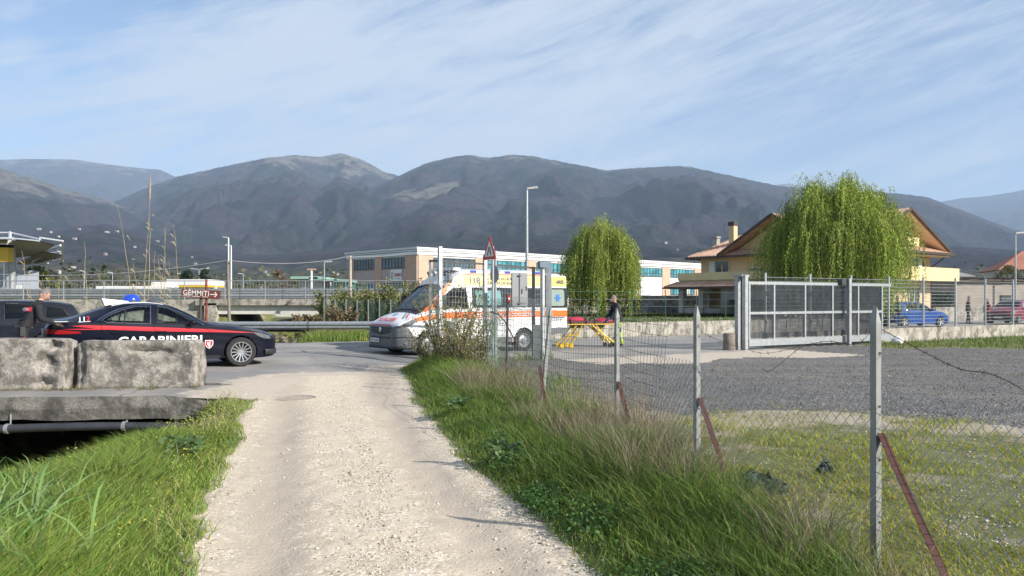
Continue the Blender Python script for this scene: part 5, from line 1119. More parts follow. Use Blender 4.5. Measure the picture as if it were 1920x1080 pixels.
class Car:
    """body surface from keyed curves; local x = metres behind the front bumper, y = left, z = up"""
    def __init__(s, L, top, belt, wid, hw, sill, tuck=.07, crown=.05, axles=(.84, 3.66), ra=.36, rz_=.33):
        s.L = L; s.top = pchip(top); s.belt = pchip(belt); s.wid = pchip(wid); s.hw = pchip(hw); s.sill = pchip(sill); s.tuck = tuck; s.cr = crown; s.axles = axles; s.ra = ra; s.rz = rz_
    def ze(s, x): return np.maximum(s.top(x) - s.cr * np.minimum(1, s.hw(x)), s.belt(x) + .012)
    def side_y(s, x, z):
        x = np.asarray(x, float); z = np.asarray(z, float); sl, bl, w, ze, hw = s.sill(x), s.belt(x), s.wid(x), s.ze(x), s.hw(x)
        u = np.clip((z - sl) / (bl - sl), 0, 1); lo = w * (1 - s.tuck * (1 - u)**2 - .018 * u * u - .010 * np.exp(-((u - .45) / .12)**2))
        g_ = np.clip((z - bl) / (ze - bl), 0, 1); up = w * .982 * (1 - g_) + hw * g_ + .022 * np.sin(np.pi * g_) * (ze - bl > .1)
        return np.where(z <= bl, lo, up)
    def top_z(s, x, y):
        x = np.asarray(x, float); f = np.clip(np.abs(y) / s.hw(x), 0, 1); ze = s.ze(x); return ze + (s.top(x) - ze) * (1 - f**2.2)
    def body(s, name, mats, root, cut_side=(), cut_top=(), nx=150, nlo=16, nup=14, ntop=8, colour=None):
        xs = np.linspace(0, s.L, nx); V = []; 
        for x in xs:
            sl, bl, ze = float(s.sill(x)), float(s.belt(x)), float(s.ze(x)); row = []
            for u in np.linspace(0, 1, nlo): z = sl + (bl - sl) * u; row.append((x, float(s.side_y(x, z)), z))
            for g_ in np.linspace(0, 1, nup)[1:]: z = bl + (ze - bl) * g_; row.append((x, float(s.side_y(x, z)), z))
            for w in np.linspace(0, 1, ntop)[1:]: y = float(s.hw(x)) * (1 - w); row.append((x, y, float(s.top_z(x, y))))
            V.append(row)
        V = np.array(V); m = V.shape[1]
        # pull vertices near a wheel arch onto its circle
        inside = np.zeros(V.shape[:2], bool)
        for ax in s.axles:
            d = np.hypot(V[:, :nlo + 6, 0] - ax, V[:, :nlo + 6, 2] - s.rz); near = (d > s.ra - .035) & (d < s.ra + .035) & (V[:, :nlo + 6, 2] > .1)
            k = s.ra / np.maximum(d, 1e-6); sub = V[:, :nlo + 6]
            sub[..., 0] = np.where(near, ax + (sub[..., 0] - ax) * k, sub[..., 0]); sub[..., 2] = np.where(near, s.rz + (sub[..., 2] - s.rz) * k, sub[..., 2])
            inside[:, :nlo + 6] |= (d < s.ra - .001) & ~near
            inside[:, :nlo + 6] |= near & False
        keep = np.ones((nx - 1, m - 1), bool)
        cx = (V[:-1, :-1] + V[1:, 1:]) / 2
        for ax in s.axles: keep &= ~((np.hypot(cx[..., 0] - ax, cx[..., 2] - s.rz) < s.ra - .008) & (np.arange(m - 1) < nlo + 5)[None, :])
        for pl in cut_side:
            k = in_poly(cx[..., 0], cx[..., 2], pl) & ((np.arange(m - 1) >= nlo - 2) & (np.arange(m - 1) < nlo + nup - 1))[None, :]; keep &= ~k
        for pl in cut_top:
            k = in_poly(cx[..., 0], cx[..., 1], pl) & (np.arange(m - 1) >= nlo + nup - 2)[None, :]; keep &= ~k
        mb = MB(); ii, jj = np.where(keep)
        fm = lambda i, j: 0 if colour is None else colour(cx[i, j, 0], cx[i, j, 1], cx[i, j, 2])
        flat = [tuple(p) for p in V.reshape(-1, 3)]; flat2 = [(p[0], -p[1], p[2]) for p in flat]
        mb.v = flat + flat2; N = len(flat)
        for i, j in zip(ii, jj):
            q = (i * m + j, (i + 1) * m + j, (i + 1) * m + j + 1, i * m + j + 1); c_ = fm(i, j)
            mb.f.append(q); mb.m.append(c_); mb.f.append(tuple(N + a for a in q[::-1])); mb.m.append(c_)
        for i in (0, nx - 1):      # end caps
            for j in range(m - 1): mb.f.append((i * m + j, i * m + j + 1, N + i * m + j + 1, N + i * m + j)); mb.m.append(0 if colour is None else colour(xs[i], 0, V[i, j, 2]))
        # floor
        for i in range(nx - 1): mb.f.append((i * m, (i + 1) * m, N + (i + 1) * m, N + i * m)); mb.m.append(len(mats) - 1)
        return mb.build(name, mats, root, smooth=32, world=False)
    def patch(s, name, poly, m_, root, side=1, e=.004, step=.06, thick=0.0):
        """polygon in (x,z) laid on the side of the body"""
        pl = densify(poly, step); bm = bmesh.new(); vs = [bm.verts.new((x, 0, z)) for x, z in pl]; bm.faces.new(vs)
        bmesh.ops.triangulate(bm, faces=bm.faces)
        for _ in range(2):
            es = [e_ for e_ in bm.edges if e_.calc_length() > step * 1.6]
            if not es: break
            bmesh.ops.subdivide_edges(bm, edges=es, cuts=1); bmesh.ops.triangulate(bm, faces=[f for f in bm.faces if len(f.verts) > 3])
        for v in bm.verts: v.co.y = side * (float(s.side_y(v.co.x, v.co.z)) + e)
        bm.verts.index_update(); mb = MB(); mb.add([tuple(v.co) for v in bm.verts], [tuple(v.index for v in f.verts) for f in bm.faces]); bm.free()
        return mb.build(name, m_, root, smooth=40, world=False)
    def strip(s, name, up, lo, m_, root, sides=(1,), e=.004, step=.05):
        """band between two (x,z) polylines on the side"""
        mb = MB(); n = max(8, int(abs(up[-1][0] - up[0][0]) / step)); t = np.linspace(0, 1, n)
        def res(p): p = np.array(p); d = np.r_[0, np.cumsum(np.hypot(*np.diff(p, axis=0).T))]; d /= d[-1]; return np.interp(t, d, p[:, 0]), np.interp(t, d, p[:, 1])
        ux, uz = res(up); lx, lz = res(lo)
        for sd in sides:
            rows = []
            for w in np.linspace(0, 1, 4): x = ux * (1 - w) + lx * w; z = uz * (1 - w) + lz * w; rows.append([(a, sd * (float(s.side_y(a, b_)) + e), b_) for a, b_ in zip(x, z)])
            V = sum(rows, []); F = [(r * n + i, r * n + i + 1, (r + 1) * n + i + 1, (r + 1) * n + i) for r in range(3) for i in range(n - 1)]; mb.add(V, F)
        return mb.build(name, m_, root, smooth=40, world=False)
    def line(s, mb, pts, r=.006, side=1, e=.001, closed=False, step=.05, n=4):
        p = densify(pts, step, closed); p = p + [p[0]] if closed else p
        mb.tube([(x, side * (float(s.side_y(x, z)) + e), z) for x, z in p], r, n)
    def text(s, name, txt, x0, z0, h, m_, root, side=1, width=None, bold=.02, e=.016, spacing=1.0, shear=0.0, up=None):
        """lettering on the side; starts at x0 (rear end for side=-1 reads towards the front)"""
        V, F = text_mesh(txt, 1.0, bold, spacing=spacing); w = max(v[0] for v in V); k = h / .70; kx = k if width is None else width / w
        mb = MB(); P_ = []
        for v in V:
            x = x0 - v[0] * kx if side > 0 else x0 + v[0] * kx; z = z0 + v[1] * k + (0 if up is None else up * v[0] * kx); P_.append((x, side * (float(s.side_y(x, z)) + e), z))
        mb.add(P_, F); return mb.build(name, m_, root, world=False)
    def wrap(s, name, x_end, zlo, zhi, m_, root, e=.02, n=44, depth=.03, y_lim=None, nz=7):
        """band wrapped round the nose following the plan curve: zlo/zhi are functions of (x, y)"""
        xs = np.r_[x_end * (1 - np.linspace(0, 1, n))**1.6]; pts = [(x, float(s.wid(x))) for x in xs]; y0 = pts[-1][1]
        pts += [(0.0, y) for y in np.linspace(y0, 0, 8)[1:]]; pts = pts + [(x, -y) for x, y in pts[-2::-1]]
        if y_lim: pts = [(x, y) for x, y in pts if y_lim[0] <= y <= y_lim[1]]
        mb = MB(); V = []; k = len(pts)
        for i, (x, y) in enumerate(pts):
            a = np.array(pts[max(i - 1, 0)]); b_ = np.array(pts[min(i + 1, k - 1)]); t = (b_ - a) / (np.linalg.norm(b_ - a) + 1e-9); nn = np.array([-abs(t[1]) if True else 0, 0.]); nn = np.array([t[1], -t[0]])
            if nn[0] > 0 or (abs(nn[0]) < 1e-3 and nn[1] * y < 0): nn = -nn
            for j in range(nz):
                w = j / (nz - 1); z = zlo(x, y) + (zhi(x, y) - zlo(x, y)) * w; ee = e + depth * math.sin(math.pi * w) ** .5; V.append((x + nn[0] * ee, y + nn[1] * ee, z))
        F = [(i * nz + j, (i + 1) * nz + j, (i + 1) * nz + j + 1, i * nz + j + 1) for i in range(k - 1) for j in range(nz - 1)]
        mb.add(V, F); return mb.build(name, m_, root, smooth=40, world=False)
tyre_m = mat('tyre_rubber', (.022, .022, .023), .85, 0, .3, 20); alloy = mat('alloy_silver', (.50, .51, .53), .3, .85, .05); well_m = mat('wheel_well', (.006, .006, .006), .95)
brake_m = mat('brake_dark', (.012, .012, .013), .6, .2)
def wheel(root, x, y, r, w, rr, style='spokes', ns=14, sx=1, m_=None, steer=0.0):
    """wheel centre (x, y) with its outer face towards sign(y)"""
    o = thing('wheel', None, None); del_keys(o); o.parent = root; o.location = (x, y, r - .008); sd = 1 if y > 0 else -1; o.rotation_euler = (0, 0, steer)
    prof = [(rr, -w / 2), (r * .93, -w / 2), (r, -w * .38), (r, -w * .1), (r - .008, -w * .09), (r - .008, -w * .06), (r, -w * .05), (r, w * .05), (r - .008, w * .06), (r - .008, w * .09), (r, w * .1), (r, w * .38), (r * .93, w / 2), (rr, w / 2), (rr, -w / 2)]
    mb = MB(); mb.lathe(prof, (0, 0, 0), 'Y', 40); mb.build('tyre', tyre_m, o, smooth=30, world=False)
    mm = m_ or alloy; mb = MB(); yo = sd * w * .36
    mb.lathe([(rr + .004, sd * w * .5), (rr - .012, sd * w * .5), (rr - .022, sd * w * .42), (rr - .03, -sd * w * .3)], (0, 0, 0), 'Y', 40)
    if style == 'spokes':
        for i in range(ns):
            for da in (0.0,):
                a = 2 * math.pi * i / ns + da; b_ = 2 * math.pi * i / ns + da * 1.9
                mb.beam((rr * .18 * math.cos(a), yo + sd * .012, rr * .18 * math.sin(a)), (rr * .95 * math.cos(b_), yo + sd * .03, rr * .95 * math.sin(b_)), .021, .022, up=(0, 1, 0))
        mb.lathe([(0, yo + sd * .03), (rr * .17, yo + sd * .028), (rr * .2, yo), (rr * .2, yo - sd * .03)], (0, 0, 0), 'Y', 20)
    elif style == 'five':
        for i in range(ns):
            a = 2 * math.pi * i / ns; mb.beam((rr * .1 * math.cos(a), yo, rr * .1 * math.sin(a)), (rr * .95 * math.cos(a), yo + sd * .02, rr * .95 * math.sin(a)), .075, .03, up=(0, 1, 0))
        mb.lathe([(0, yo + sd * .02), (rr * .25, yo + sd * .015), (rr * .25, yo - .02)], (0, 0, 0), 'Y', 20)
    else:
        mb.lathe([(0, yo + sd * .05), (rr * .3, yo + sd * .045), (rr * .36, yo), (rr * .72, yo - sd * .02), (rr * .9, yo + sd * .02), (rr, yo + sd * .03)], (0, 0, 0), 'Y', 28)
    mb.build('rim', mm, o, smooth=30, world=False)
    mb = MB(); mb.lathe([(0, yo - sd * .05), (rr * .95, yo - sd * .05)], (0, 0, 0), 'Y', 24); mb.build('brake_disc', brake_m, o, world=False)
    return o
def del_keys(o):
    for k in ('label', 'category', 'group', 'kind'):
        if k in o: del o[k]
def arches(c, root, w=.45, lip=None):
    for ax in c.axles:
        for sd in (1, -1):
            yo = float(c.side_y(ax, c.rz + c.ra * .7)); mb = MB(); n = 26; V = []; F = []
            for i in range(n + 1):
                a = math.pi * (-.12 + 1.24 * i / n); cx, cz = ax + c.ra * math.cos(a), c.rz + c.ra * math.sin(a); V += [(cx, sd * (float(c.side_y(cx, max(cz, float(c.sill(cx))))) - .004), cz), (cx, sd * (yo - w), cz)]
            for i in range(n): F.append((2 * i, 2 * i + 2, 2 * i + 3, 2 * i + 1))
            F.append(tuple(2 * i + 1 for i in range(n + 1))); mb.add(V, F); mb.build('wheel_arch', well_m, root, smooth=30, world=False)
            if lip:
                mb = MB(); mb.tube([(ax + (c.ra + .008) * math.cos(a), sd * (float(c.side_y(ax + (c.ra + .008) * math.cos(a), max(.2, c.rz + c.ra * math.sin(a)))) + .001), c.rz + (c.ra + .008) * math.sin(a)) for a in np.linspace(-.05 * math.pi, 1.05 * math.pi, 30)], .012, 6); mb.build('arch_lip', lip, root, smooth=40, world=False)
def seats(root, rows, ys=(-.38, .38), zb=.32, m_=None, h=.95):
    for x in rows:
        for y in ys:
            mb = MB(); mb.box((x, y, zb + .12), (.5, .48, .2)); mb.beam((x + .2, y, zb + .2), (x + .42, y, h), .46, .14, up=(0, 1, 0)); mb.box((x + .45, y, h + .1), (.09, .26, .17)); mb.build('seat', m_ or mat('seat_fabric', (.03, .03, .033), .8), root, world=False)
def trim_loop(c, name, polys, m_, root, r=.012, sides=(1, -1)):
    mb = MB()
    for pl in polys:
        for sd in sides: c.line(mb, pl, r, sd, .002, True)
    return mb.build(name, m_, root, smooth=40, world=False)
def car_shadow_floor(c, root): pass
car_glass = glass_mat('car_glass', (.80, .88, .85)); car_glass_d = glass_mat('dark_car_glass', (.12, .14, .14)); lamp_glass = mat('headlight_glass', (.20, .215, .235), .15, .4, .5, 14, coat=1); red_lamp = mat('red_lamp', (.30, .01, .01), .15, 0, .1, coat=1); chrome = mat('chrome', (.6, .6, .62), .15, 1, .05)
def paint(name, c): return mat(name, c, .45, .0, .05, 3, coat=.6, spec=.15)
def heading(v): return math.atan2(-v[1], -v[0])     # local +x points backwards from the nose
# ============ police saloon
navy = paint('navy_paint', (.0025, .004, .013)); pred = mat('police_red', (.52, .02, .035), .35, 0, .04, coat=.6); pwhite = mat('decal_white', (.78, .78, .78), .4, 0, .03)
G = Car(4.64, [(0, .60), (.05, .68), (.2, .755), (.5, .83), (1.0, .93), (1.5, 1.0), (1.95, 1.23), (2.35, 1.385), (2.75, 1.435), (3.1, 1.425), (3.5, 1.345), (3.9, 1.215), (4.2, 1.12), (4.45, 1.085), (4.58, 1.02), (4.64, .88)],
        [(0, .57), (.3, .72), (1.0, .845), (1.6, .915), (2.6, .95), (3.6, 1.0), (4.2, 1.03), (4.5, .99), (4.64, .83)],
        [(0, .52), (.04, .62), (.15, .74), (.35, .83), (.7, .895), (1.1, .915), (2, .925), (3.2, .925), (4.0, .905), (4.4, .83), (4.58, .75), (4.64, .62)],
        [(0, .42), (.3, .68), (1.0, .78), (1.5, .77), (1.95, .66), (2.4, .575), (3.0, .565), (3.5, .57), (3.9, .61), (4.2, .67), (4.5, .66), (4.64, .55)],
        [(0, .30), (.1, .20), (.5, .17), (1.3, .19), (3.2, .19), (4.2, .22), (4.64, .42)], tuck=.075, axles=(.84, 3.66), ra=.365, rz_=.325)
gh = Vector((.866, .5)); gN = Vector((-5.78, 18.5)); gz_ = .115
g_ = thing('police_car', 'navy police saloon with red stripe and blue roof beacon behind the concrete block', 'police car', (gN.x, gN.y, gz_), heading(gh))
fw_ = [(1.80, .955), (2.08, 1.16), (2.32, 1.29), (2.52, 1.335), (2.56, .975)]; rw_ = [(2.66, 1.345), (2.95, 1.335), (3.22, 1.265), (3.45, 1.165), (3.60, 1.06), (3.50, 1.015), (2.68, .98)]
G.body('body', [navy, black_plastic], g_, cut_side=(fw_, rw_), cut_top=([(1.55, 0), (1.55, .68), (2.3, .52), (2.3, 0)], [(3.45, 0), (3.45, .47), (4.05, .52), (4.05, 0)]))
for sd in (1, -1):
    for pl in (fw_, rw_): G.patch('window', pl, car_glass, g_, sd, -.002)
def top_glass(c, name, x0, x1, y0, y1, m_, root, n=14, e=.002):
    mb = MB(); V = []; 
    for i in range(n + 1):
        x = x0 + (x1 - x0) * i / n; yy = y0 + (y1 - y0) * i / n
        for j in range(n + 1): y = yy * (2 * j / n - 1); V.append((x, y, float(c.top_z(x, y)) + e))
    mb.add(V, [(i * (n + 1) + j, (i + 1) * (n + 1) + j, (i + 1) * (n + 1) + j + 1, i * (n + 1) + j + 1) for i in range(n) for j in range(n)]); return mb.build(name, m_, root, smooth=60, world=False)
top_glass(G, 'windscreen', 1.52, 2.34, .70, .53, car_glass, g_); top_glass(G, 'rear_window', 3.42, 4.08, .48, .53, car_glass_d, g_)
trim_loop(G, 'window_trim', (fw_,), black_plastic, g_, .014); trim_loop(G, 'window_trim', (rw_,), chrome, g_, .009)
mb = MB(); G.line(mb, [(1.62, .93), (2.05, 1.19), (2.34, 1.325), (2.6, 1.378), (2.95, 1.37), (3.28, 1.285), (3.5, 1.18), (3.68, 1.05)], .009, -1); G.line(mb, [(1.62, .93), (2.05, 1.19), (2.34, 1.325), (2.6, 1.378), (2.95, 1.37), (3.28, 1.285), (3.5, 1.18), (3.68, 1.05)], .009, 1); mb.build('roof_trim', chrome, g_, smooth=40, world=False)
mb = MB(); G.line(mb, [(3.15, 1.29), (3.18, .99)], .014, -1); G.line(mb, [(3.15, 1.29), (3.18, .99)], .014, 1); mb.build('quarter_pillar', black_plastic, g_, world=False)
G.strip('red_stripe', [(4.15, .952), (3.9, .968), (3.6, .955), (2.6, .905), (1.5, .84), (.55, .745)], [(3.75, .90), (3.65, .872), (3.5, .868), (2.6, .815), (1.5, .775), (.45, .735)], pred, g_, (-1, 1))
G.strip('red_stripe', [(4.3, .89), (4.0, .895), (3.5, .885)], [(4.25, .885), (4.0, .872), (3.5, .866)], pred, g_, (-1, 1))
G.text('lettering', 'CARABINIERI', 3.30, .545, .165, pwhite, g_, 1, width=1.64, bold=.03)
V_ = [('1', pwhite), ('1', pwhite), ('2', pred)]
for i, (ch_, m_) in enumerate(V_): G.text('number', ch_, 4.02 - i * .075, 1.045 + .006 * i, .085, m_, g_, 1, bold=.03, e=.02)
G.strip('number_line', [(4.02, 1.035), (3.80, 1.045)], [(4.02, 1.026), (3.80, 1.036)], pwhite, g_, (1,))
sh = [(1.60, .60), (1.43, .60), (1.43, .50), (1.47, .44), (1.515, .41), (1.56, .44), (1.60, .50)]
G.patch('badge', sh, pwhite, g_, 1, .005); G.patch('badge_field', [((x - 1.515) * .82 + 1.515, (z - .51) * .82 + .51) for x, z in sh], pred, g_, 1, .008); G.patch('badge_emblem', [(1.555, .565), (1.53, .54), (1.50, .575), (1.485, .55), (1.505, .52), (1.49, .47), (1.515, .44), (1.53, .48), (1.55, .50)], pwhite, g_, 1, .011)
G.patch('headlight', [(.14, .60), (.20, .665), (.42, .735), (.56, .745), (.46, .66), (.30, .60)], lamp_glass, g_, -1, .006, .03); G.patch('headlight', [(.14, .60), (.20, .665), (.42, .735), (.56, .745), (.46, .66), (.30, .60)], lamp_glass, g_, 1, .006, .03)
for sd in (1, -1): G.patch('tail_light', [(4.60, .80), (4.58, .89), (4.35, .875), (4.0, .835), (3.96, .80), (4.3, .785)], red_lamp, g_, sd, .006, .03)
for sd in (1, -1):
    mb = MB(); mb.ico((1.86, sd * .99, 1.0), (.09, .11, .075), 2); mb.beam((1.88, sd * .88, .95), (1.86, sd * .95, .97), .08, .04); mb.build('mirror', navy, g_, smooth=50, world=False)
    for x in (2.48, 3.33):
        mb = MB(); y = float(G.side_y(x, .80)); mb.beam((x - .11, sd * (y + .012), .80), (x + .11, sd * (y + .012), .805), .025, .035); mb.build('door_handle', navy, g_, world=False)
mb = MB()
for sd in (1, -1):
    G.line(mb, [(1.72, .93), (1.50, .80), (1.42, .55), (1.46, .27)], .007, sd); G.line(mb, [(2.60, 1.33), (2.62, .95), (2.58, .28)], .007, sd); G.line(mb, [(3.62, 1.03), (3.60, .88), (3.42, .72), (3.30, .55), (3.26, .3)], .007, sd); G.line(mb, [(.62, .76), (1.6, .90)], .004, sd)
mb.build('door_seam', well_m, g_, world=False)
G.strip('side_skirt', [(1.28, .265), (3.2, .265)], [(1.28, .20), (3.2, .20)], black_plastic, g_, (-1, 1), .012)
G.wrap('lower_grille', .30, lambda x, y: .24, lambda x, y: .36, black_plastic, g_, .008, depth=.01)
G.wrap('grille', .16, lambda x, y: .42 + .06 * abs(y), lambda x, y: .585 - .25 * abs(y) * 0, black_plastic, g_, .01, depth=.012, y_lim=(-.34, .34))
mb = MB(); mb.box((-.035, .0, .42), (.02, .5, .11)); mb.build('number_plate', pwhite, g_, world=False); mb = MB(); mb.box((4.66, .0, .82), (.02, .5, .11)); mb.build('number_plate', pwhite, g_, world=False)
arches(G, g_)
for x in G.axles:
    for y in (-.80, .80): wheel(g_, x, y, .325, .23, .225)
seats(g_, (2.2, 3.15))
mb = MB(); mb.box((1.75, 0, .90), (.5, 1.3, .12)); mb.tube([(2.02, -.38 + .17 * math.cos(a), .98 + .17 * math.sin(a)) for a in np.linspace(0, 6.29, 20)], .014, 6); mb.build('dashboard', mat('seat_fabric', (.03, .03, .033), .8), g_, world=False)
# white roof skin, white rear panel, beacons
mb = MB(); V = []; n1_, n2_ = 16, 10
for i in range(n1_ + 1):
    x = 2.40 + 1.0 * i / n1_
    for j in range(n2_ + 1): y = float(G.hw(x)) * .98 * (2 * j / n2_ - 1); V.append((x, y, float(G.top_z(x, y)) + .006))
mb.add(V, [(i * (n2_ + 1) + j, (i + 1) * (n2_ + 1) + j, (i + 1) * (n2_ + 1) + j + 1, i * (n2_ + 1) + j + 1) for i in range(n1_) for j in range(n2_)]); mb.build('roof_skin', pwhite, g_, smooth=60, world=False)
mb = MB(); mb.add([(3.08, -.42, 1.455), (3.08, .42, 1.455), (3.58, .40, 1.515), (3.58, -.40, 1.515), (3.06, -.44, 1.435), (3.06, .44, 1.435), (3.52, .40, 1.36), (3.52, -.40, 1.36)], [(0, 1, 2, 3), (7, 6, 5, 4), (0, 3, 7, 4), (1, 5, 6, 2), (3, 2, 6, 7), (0, 4, 5, 1)]); mb.build('roof_panel', pwhite, g_, world=False)
blue_lens = mat('blue_lens', (.01, .05, .42), .12, 0, .1, coat=1)
bc = MB(); bc.lathe([(.0, .145), (.08, .138), (.14, .11), (.17, .06), (.18, 0), (.19, 0), (.19, -.03)], (2.98, -.18, 1.47), n=24); be = bc.build('beacon', blue_lens, g_, smooth=50, world=False); b2_ = MB(); b2_.lathe([(.19, .0), (.21, -.035), (0, -.035)], (2.98, -.18, 1.465), n=20); b2_.build('beacon_base', black_plastic, g_, world=False)
sp2 = MB(); sp2.lathe([(0, .07), (.12, .055), (.2, .0), (.2, -.03)], (2.52, .15, 1.46), n=18); sp2.build('siren', mat('siren_grey', (.07, .075, .085), .35), g_, smooth=50, world=False)
an = MB(); an.tube([(2.45, 0, 1.42), (2.62, 0, 1.62)], .004, 4); an.build('aerial', black_plastic, g_, world=False)
# ============ generic cars
def small_car(label, name, cat, pnt, loc, hd, kind='hatch', front_view=False, z=0.0, glass=car_glass_d, scale=1.0):
    if kind == 'hatch':
        c = Car(3.9, [(0, .58), (.08, .72), (.35, .86), (.9, .98), (1.15, 1.03), (1.6, 1.28), (2.0, 1.44), (2.5, 1.48), (3.2, 1.45), (3.6, 1.36), (3.8, 1.1), (3.9, .8)], [(0, .55), (.3, .74), (1.0, .90), (2.2, .95), (3.4, .99), (3.75, .98), (3.9, .75)],
                [(0, .55), (.1, .70), (.35, .80), (.8, .84), (3.0, .845), (3.6, .81), (3.85, .74), (3.9, .66)], [(0, .45), (.35, .66), (1.1, .70), (1.6, .62), (2.1, .56), (3.3, .55), (3.65, .56), (3.9, .5)], [(0, .3), (.2, .19), (3.5, .2), (3.9, .38)], axles=(.76, 3.26), ra=.335, rz_=.30)
        sw = [[(1.32, .96), (1.70, 1.25), (2.0, 1.37), (2.22, 1.385), (2.24, .98)], [(2.32, 1.385), (2.8, 1.375), (3.05, 1.33), (3.1, 1.02), (2.34, .99)]]; ws = (1.18, 1.98, .62, .50); rg = (3.50, 3.78, .50, .52); r_, rr = .30, .20; hl = [(.06, .60), (.12, .70), (.5, .83), (.58, .80), (.4, .68), (.2, .60)]; tl = [(3.86, .80), (3.72, 1.12), (3.60, 1.14), (3.62, .84)]
    else:
        c = Car(4.5, [(0, .62), (.06, .86), (.3, .98), (1.0, 1.08), (1.2, 1.13), (1.7, 1.42), (2.1, 1.56), (2.6, 1.60), (3.6, 1.57), (4.1, 1.48), (4.35, 1.15), (4.5, .9)], [(0, .6), (.3, .84), (1.0, .98), (2.2, 1.02), (3.6, 1.06), (4.3, 1.05), (4.5, .85)],
                [(0, .6), (.08, .76), (.35, .87), (.8, .91), (3.4, .91), (4.1, .88), (4.4, .82), (4.5, .72)], [(0, .5), (.3, .72), (1.1, .76), (1.7, .67), (2.2, .61), (3.8, .60), (4.2, .62), (4.5, .55)], [(0, .34), (.2, .24), (4.1, .25), (4.5, .45)], axles=(.86, 3.52), ra=.38, rz_=.345)
        sw = [[(1.42, 1.05), (1.8, 1.33), (2.15, 1.47), (2.42, 1.49), (2.44, 1.06)], [(2.54, 1.49), (3.2, 1.47), (3.35, 1.44), (3.38, 1.09), (2.56, 1.07)], [(3.5, 1.43), (3.9, 1.36), (4.05, 1.14), (3.5, 1.10)]]; ws = (1.24, 2.08, .68, .56); rg = (4.05, 4.33, .55, .57); r_, rr = .345, .235; hl = [(.05, .72), (.1, .83), (.5, .90), (.62, .88), (.4, .76), (.2, .70)]; tl = [(4.46, .92), (4.38, 1.05), (4.0, 1.02), (4.02, .93)]
    o = thing(name, label, cat, (loc[0], loc[1], z), heading(hd)); o.scale = (scale,) * 3
    c.body('body', [pnt, black_plastic], o, cut_side=sw, cut_top=([(ws[0] + .03, 0), (ws[0] + .03, ws[2] - .02), (ws[1] - .04, ws[3] - .01), (ws[1] - .04, 0)],), nx=90, nlo=12, nup=10, ntop=6)
    for sd in (1, -1):
        for pl in sw: c.patch('window', pl, glass, o, sd, -.002, .1)
        c.patch('headlight', hl, lamp_glass, o, sd, .008, .04); c.patch('tail_light', tl, red_lamp, o, sd, .008, .04)
        mb = MB(); mb.ico((ws[0] + .25, sd * (float(c.wid(1.5)) + .07), c.belt(1.4) + .08), (.08, .10, .07), 2); mb.build('mirror', pnt, o, smooth=50, world=False)
        for x in (2.05, 2.95):
            mb = MB(); y = float(c.side_y(x, .86)); mb.beam((x - .1, sd * (y + .012), .86), (x + .1, sd * (y + .012), .86), .025, .03); mb.build('door_handle', black_plastic, o, world=False)
    top_glass(c, 'windscreen', *ws[:2], *ws[2:], glass, o, 10); top_glass(c, 'rear_window', *rg[:2], *rg[2:], car_glass_d, o, 8, .006)
    trim_loop(c, 'window_trim', sw, black_plastic, o, .014)
    mb = MB()
    for sd in (1, -1): c.line(mb, [(sw[0][4][0] + .06, 1.35), (sw[0][4][0] + .05, .30)], .005, sd); c.line(mb, [(1.18, .95), (1.14, .3)], .005, sd)
    mb.build('door_seam', well_m, o, world=False)
    c.wrap('bumper', .34, lambda x, y: .22, lambda x, y: .50, black_plastic if kind != 'hatch' else pnt, o, .006, depth=.02, n=20); c.wrap('grille', .12, lambda x, y: .55, lambda x, y: .68, black_plastic, o, .008, depth=.01, y_lim=(-.45, .45), n=16)
    mb = MB(); mb.box((-.05, 0, .46), (.02, .5, .11)); mb.build('number_plate', pwhite, o, world=False)
    arches(c, o)
    for x in c.axles:
        for y in (-float(c.wid(x)) + .10, float(c.wid(x)) - .10): wheel(o, x, y, r_, .2, rr, 'five', 5)
    seats(o, (1.95, 2.8), (-.35, .35), .4, h=1.05)
    return c, o
small_car('dark blue-black estate car parked behind the officer at the left edge', 'parked_car', 'car', paint('black_blue_paint', (.010, .012, .020)), (-15.0, 18.6), (-.866, -.5), 'suv', z=.11, scale=.93)
small_car('bright blue hatchback with people at its open tailgate seen through the fence', 'parked_car', 'car', paint('blue_paint', (.012, .07, .30)), PG(1764, 46.6)[:2], (.97, .24), 'hatch')
_, redc = small_car('dark red car with lit headlamp at the right edge behind the fence', 'parked_car', 'car', paint('red_paint', (.20, .012, .03)), PG(1872, 50.0)[:2], (-.80, -.60), 'suv')
mb = MB()
for sd in (1, -1): mb.tube([(2.1, sd * .62, 1.58), (2.3, sd * .64, 1.66), (3.6, sd * .64, 1.66), (3.9, sd * .62, 1.55)], .02, 6)
mb.build('roof_rail', chrome, redc, world=False)
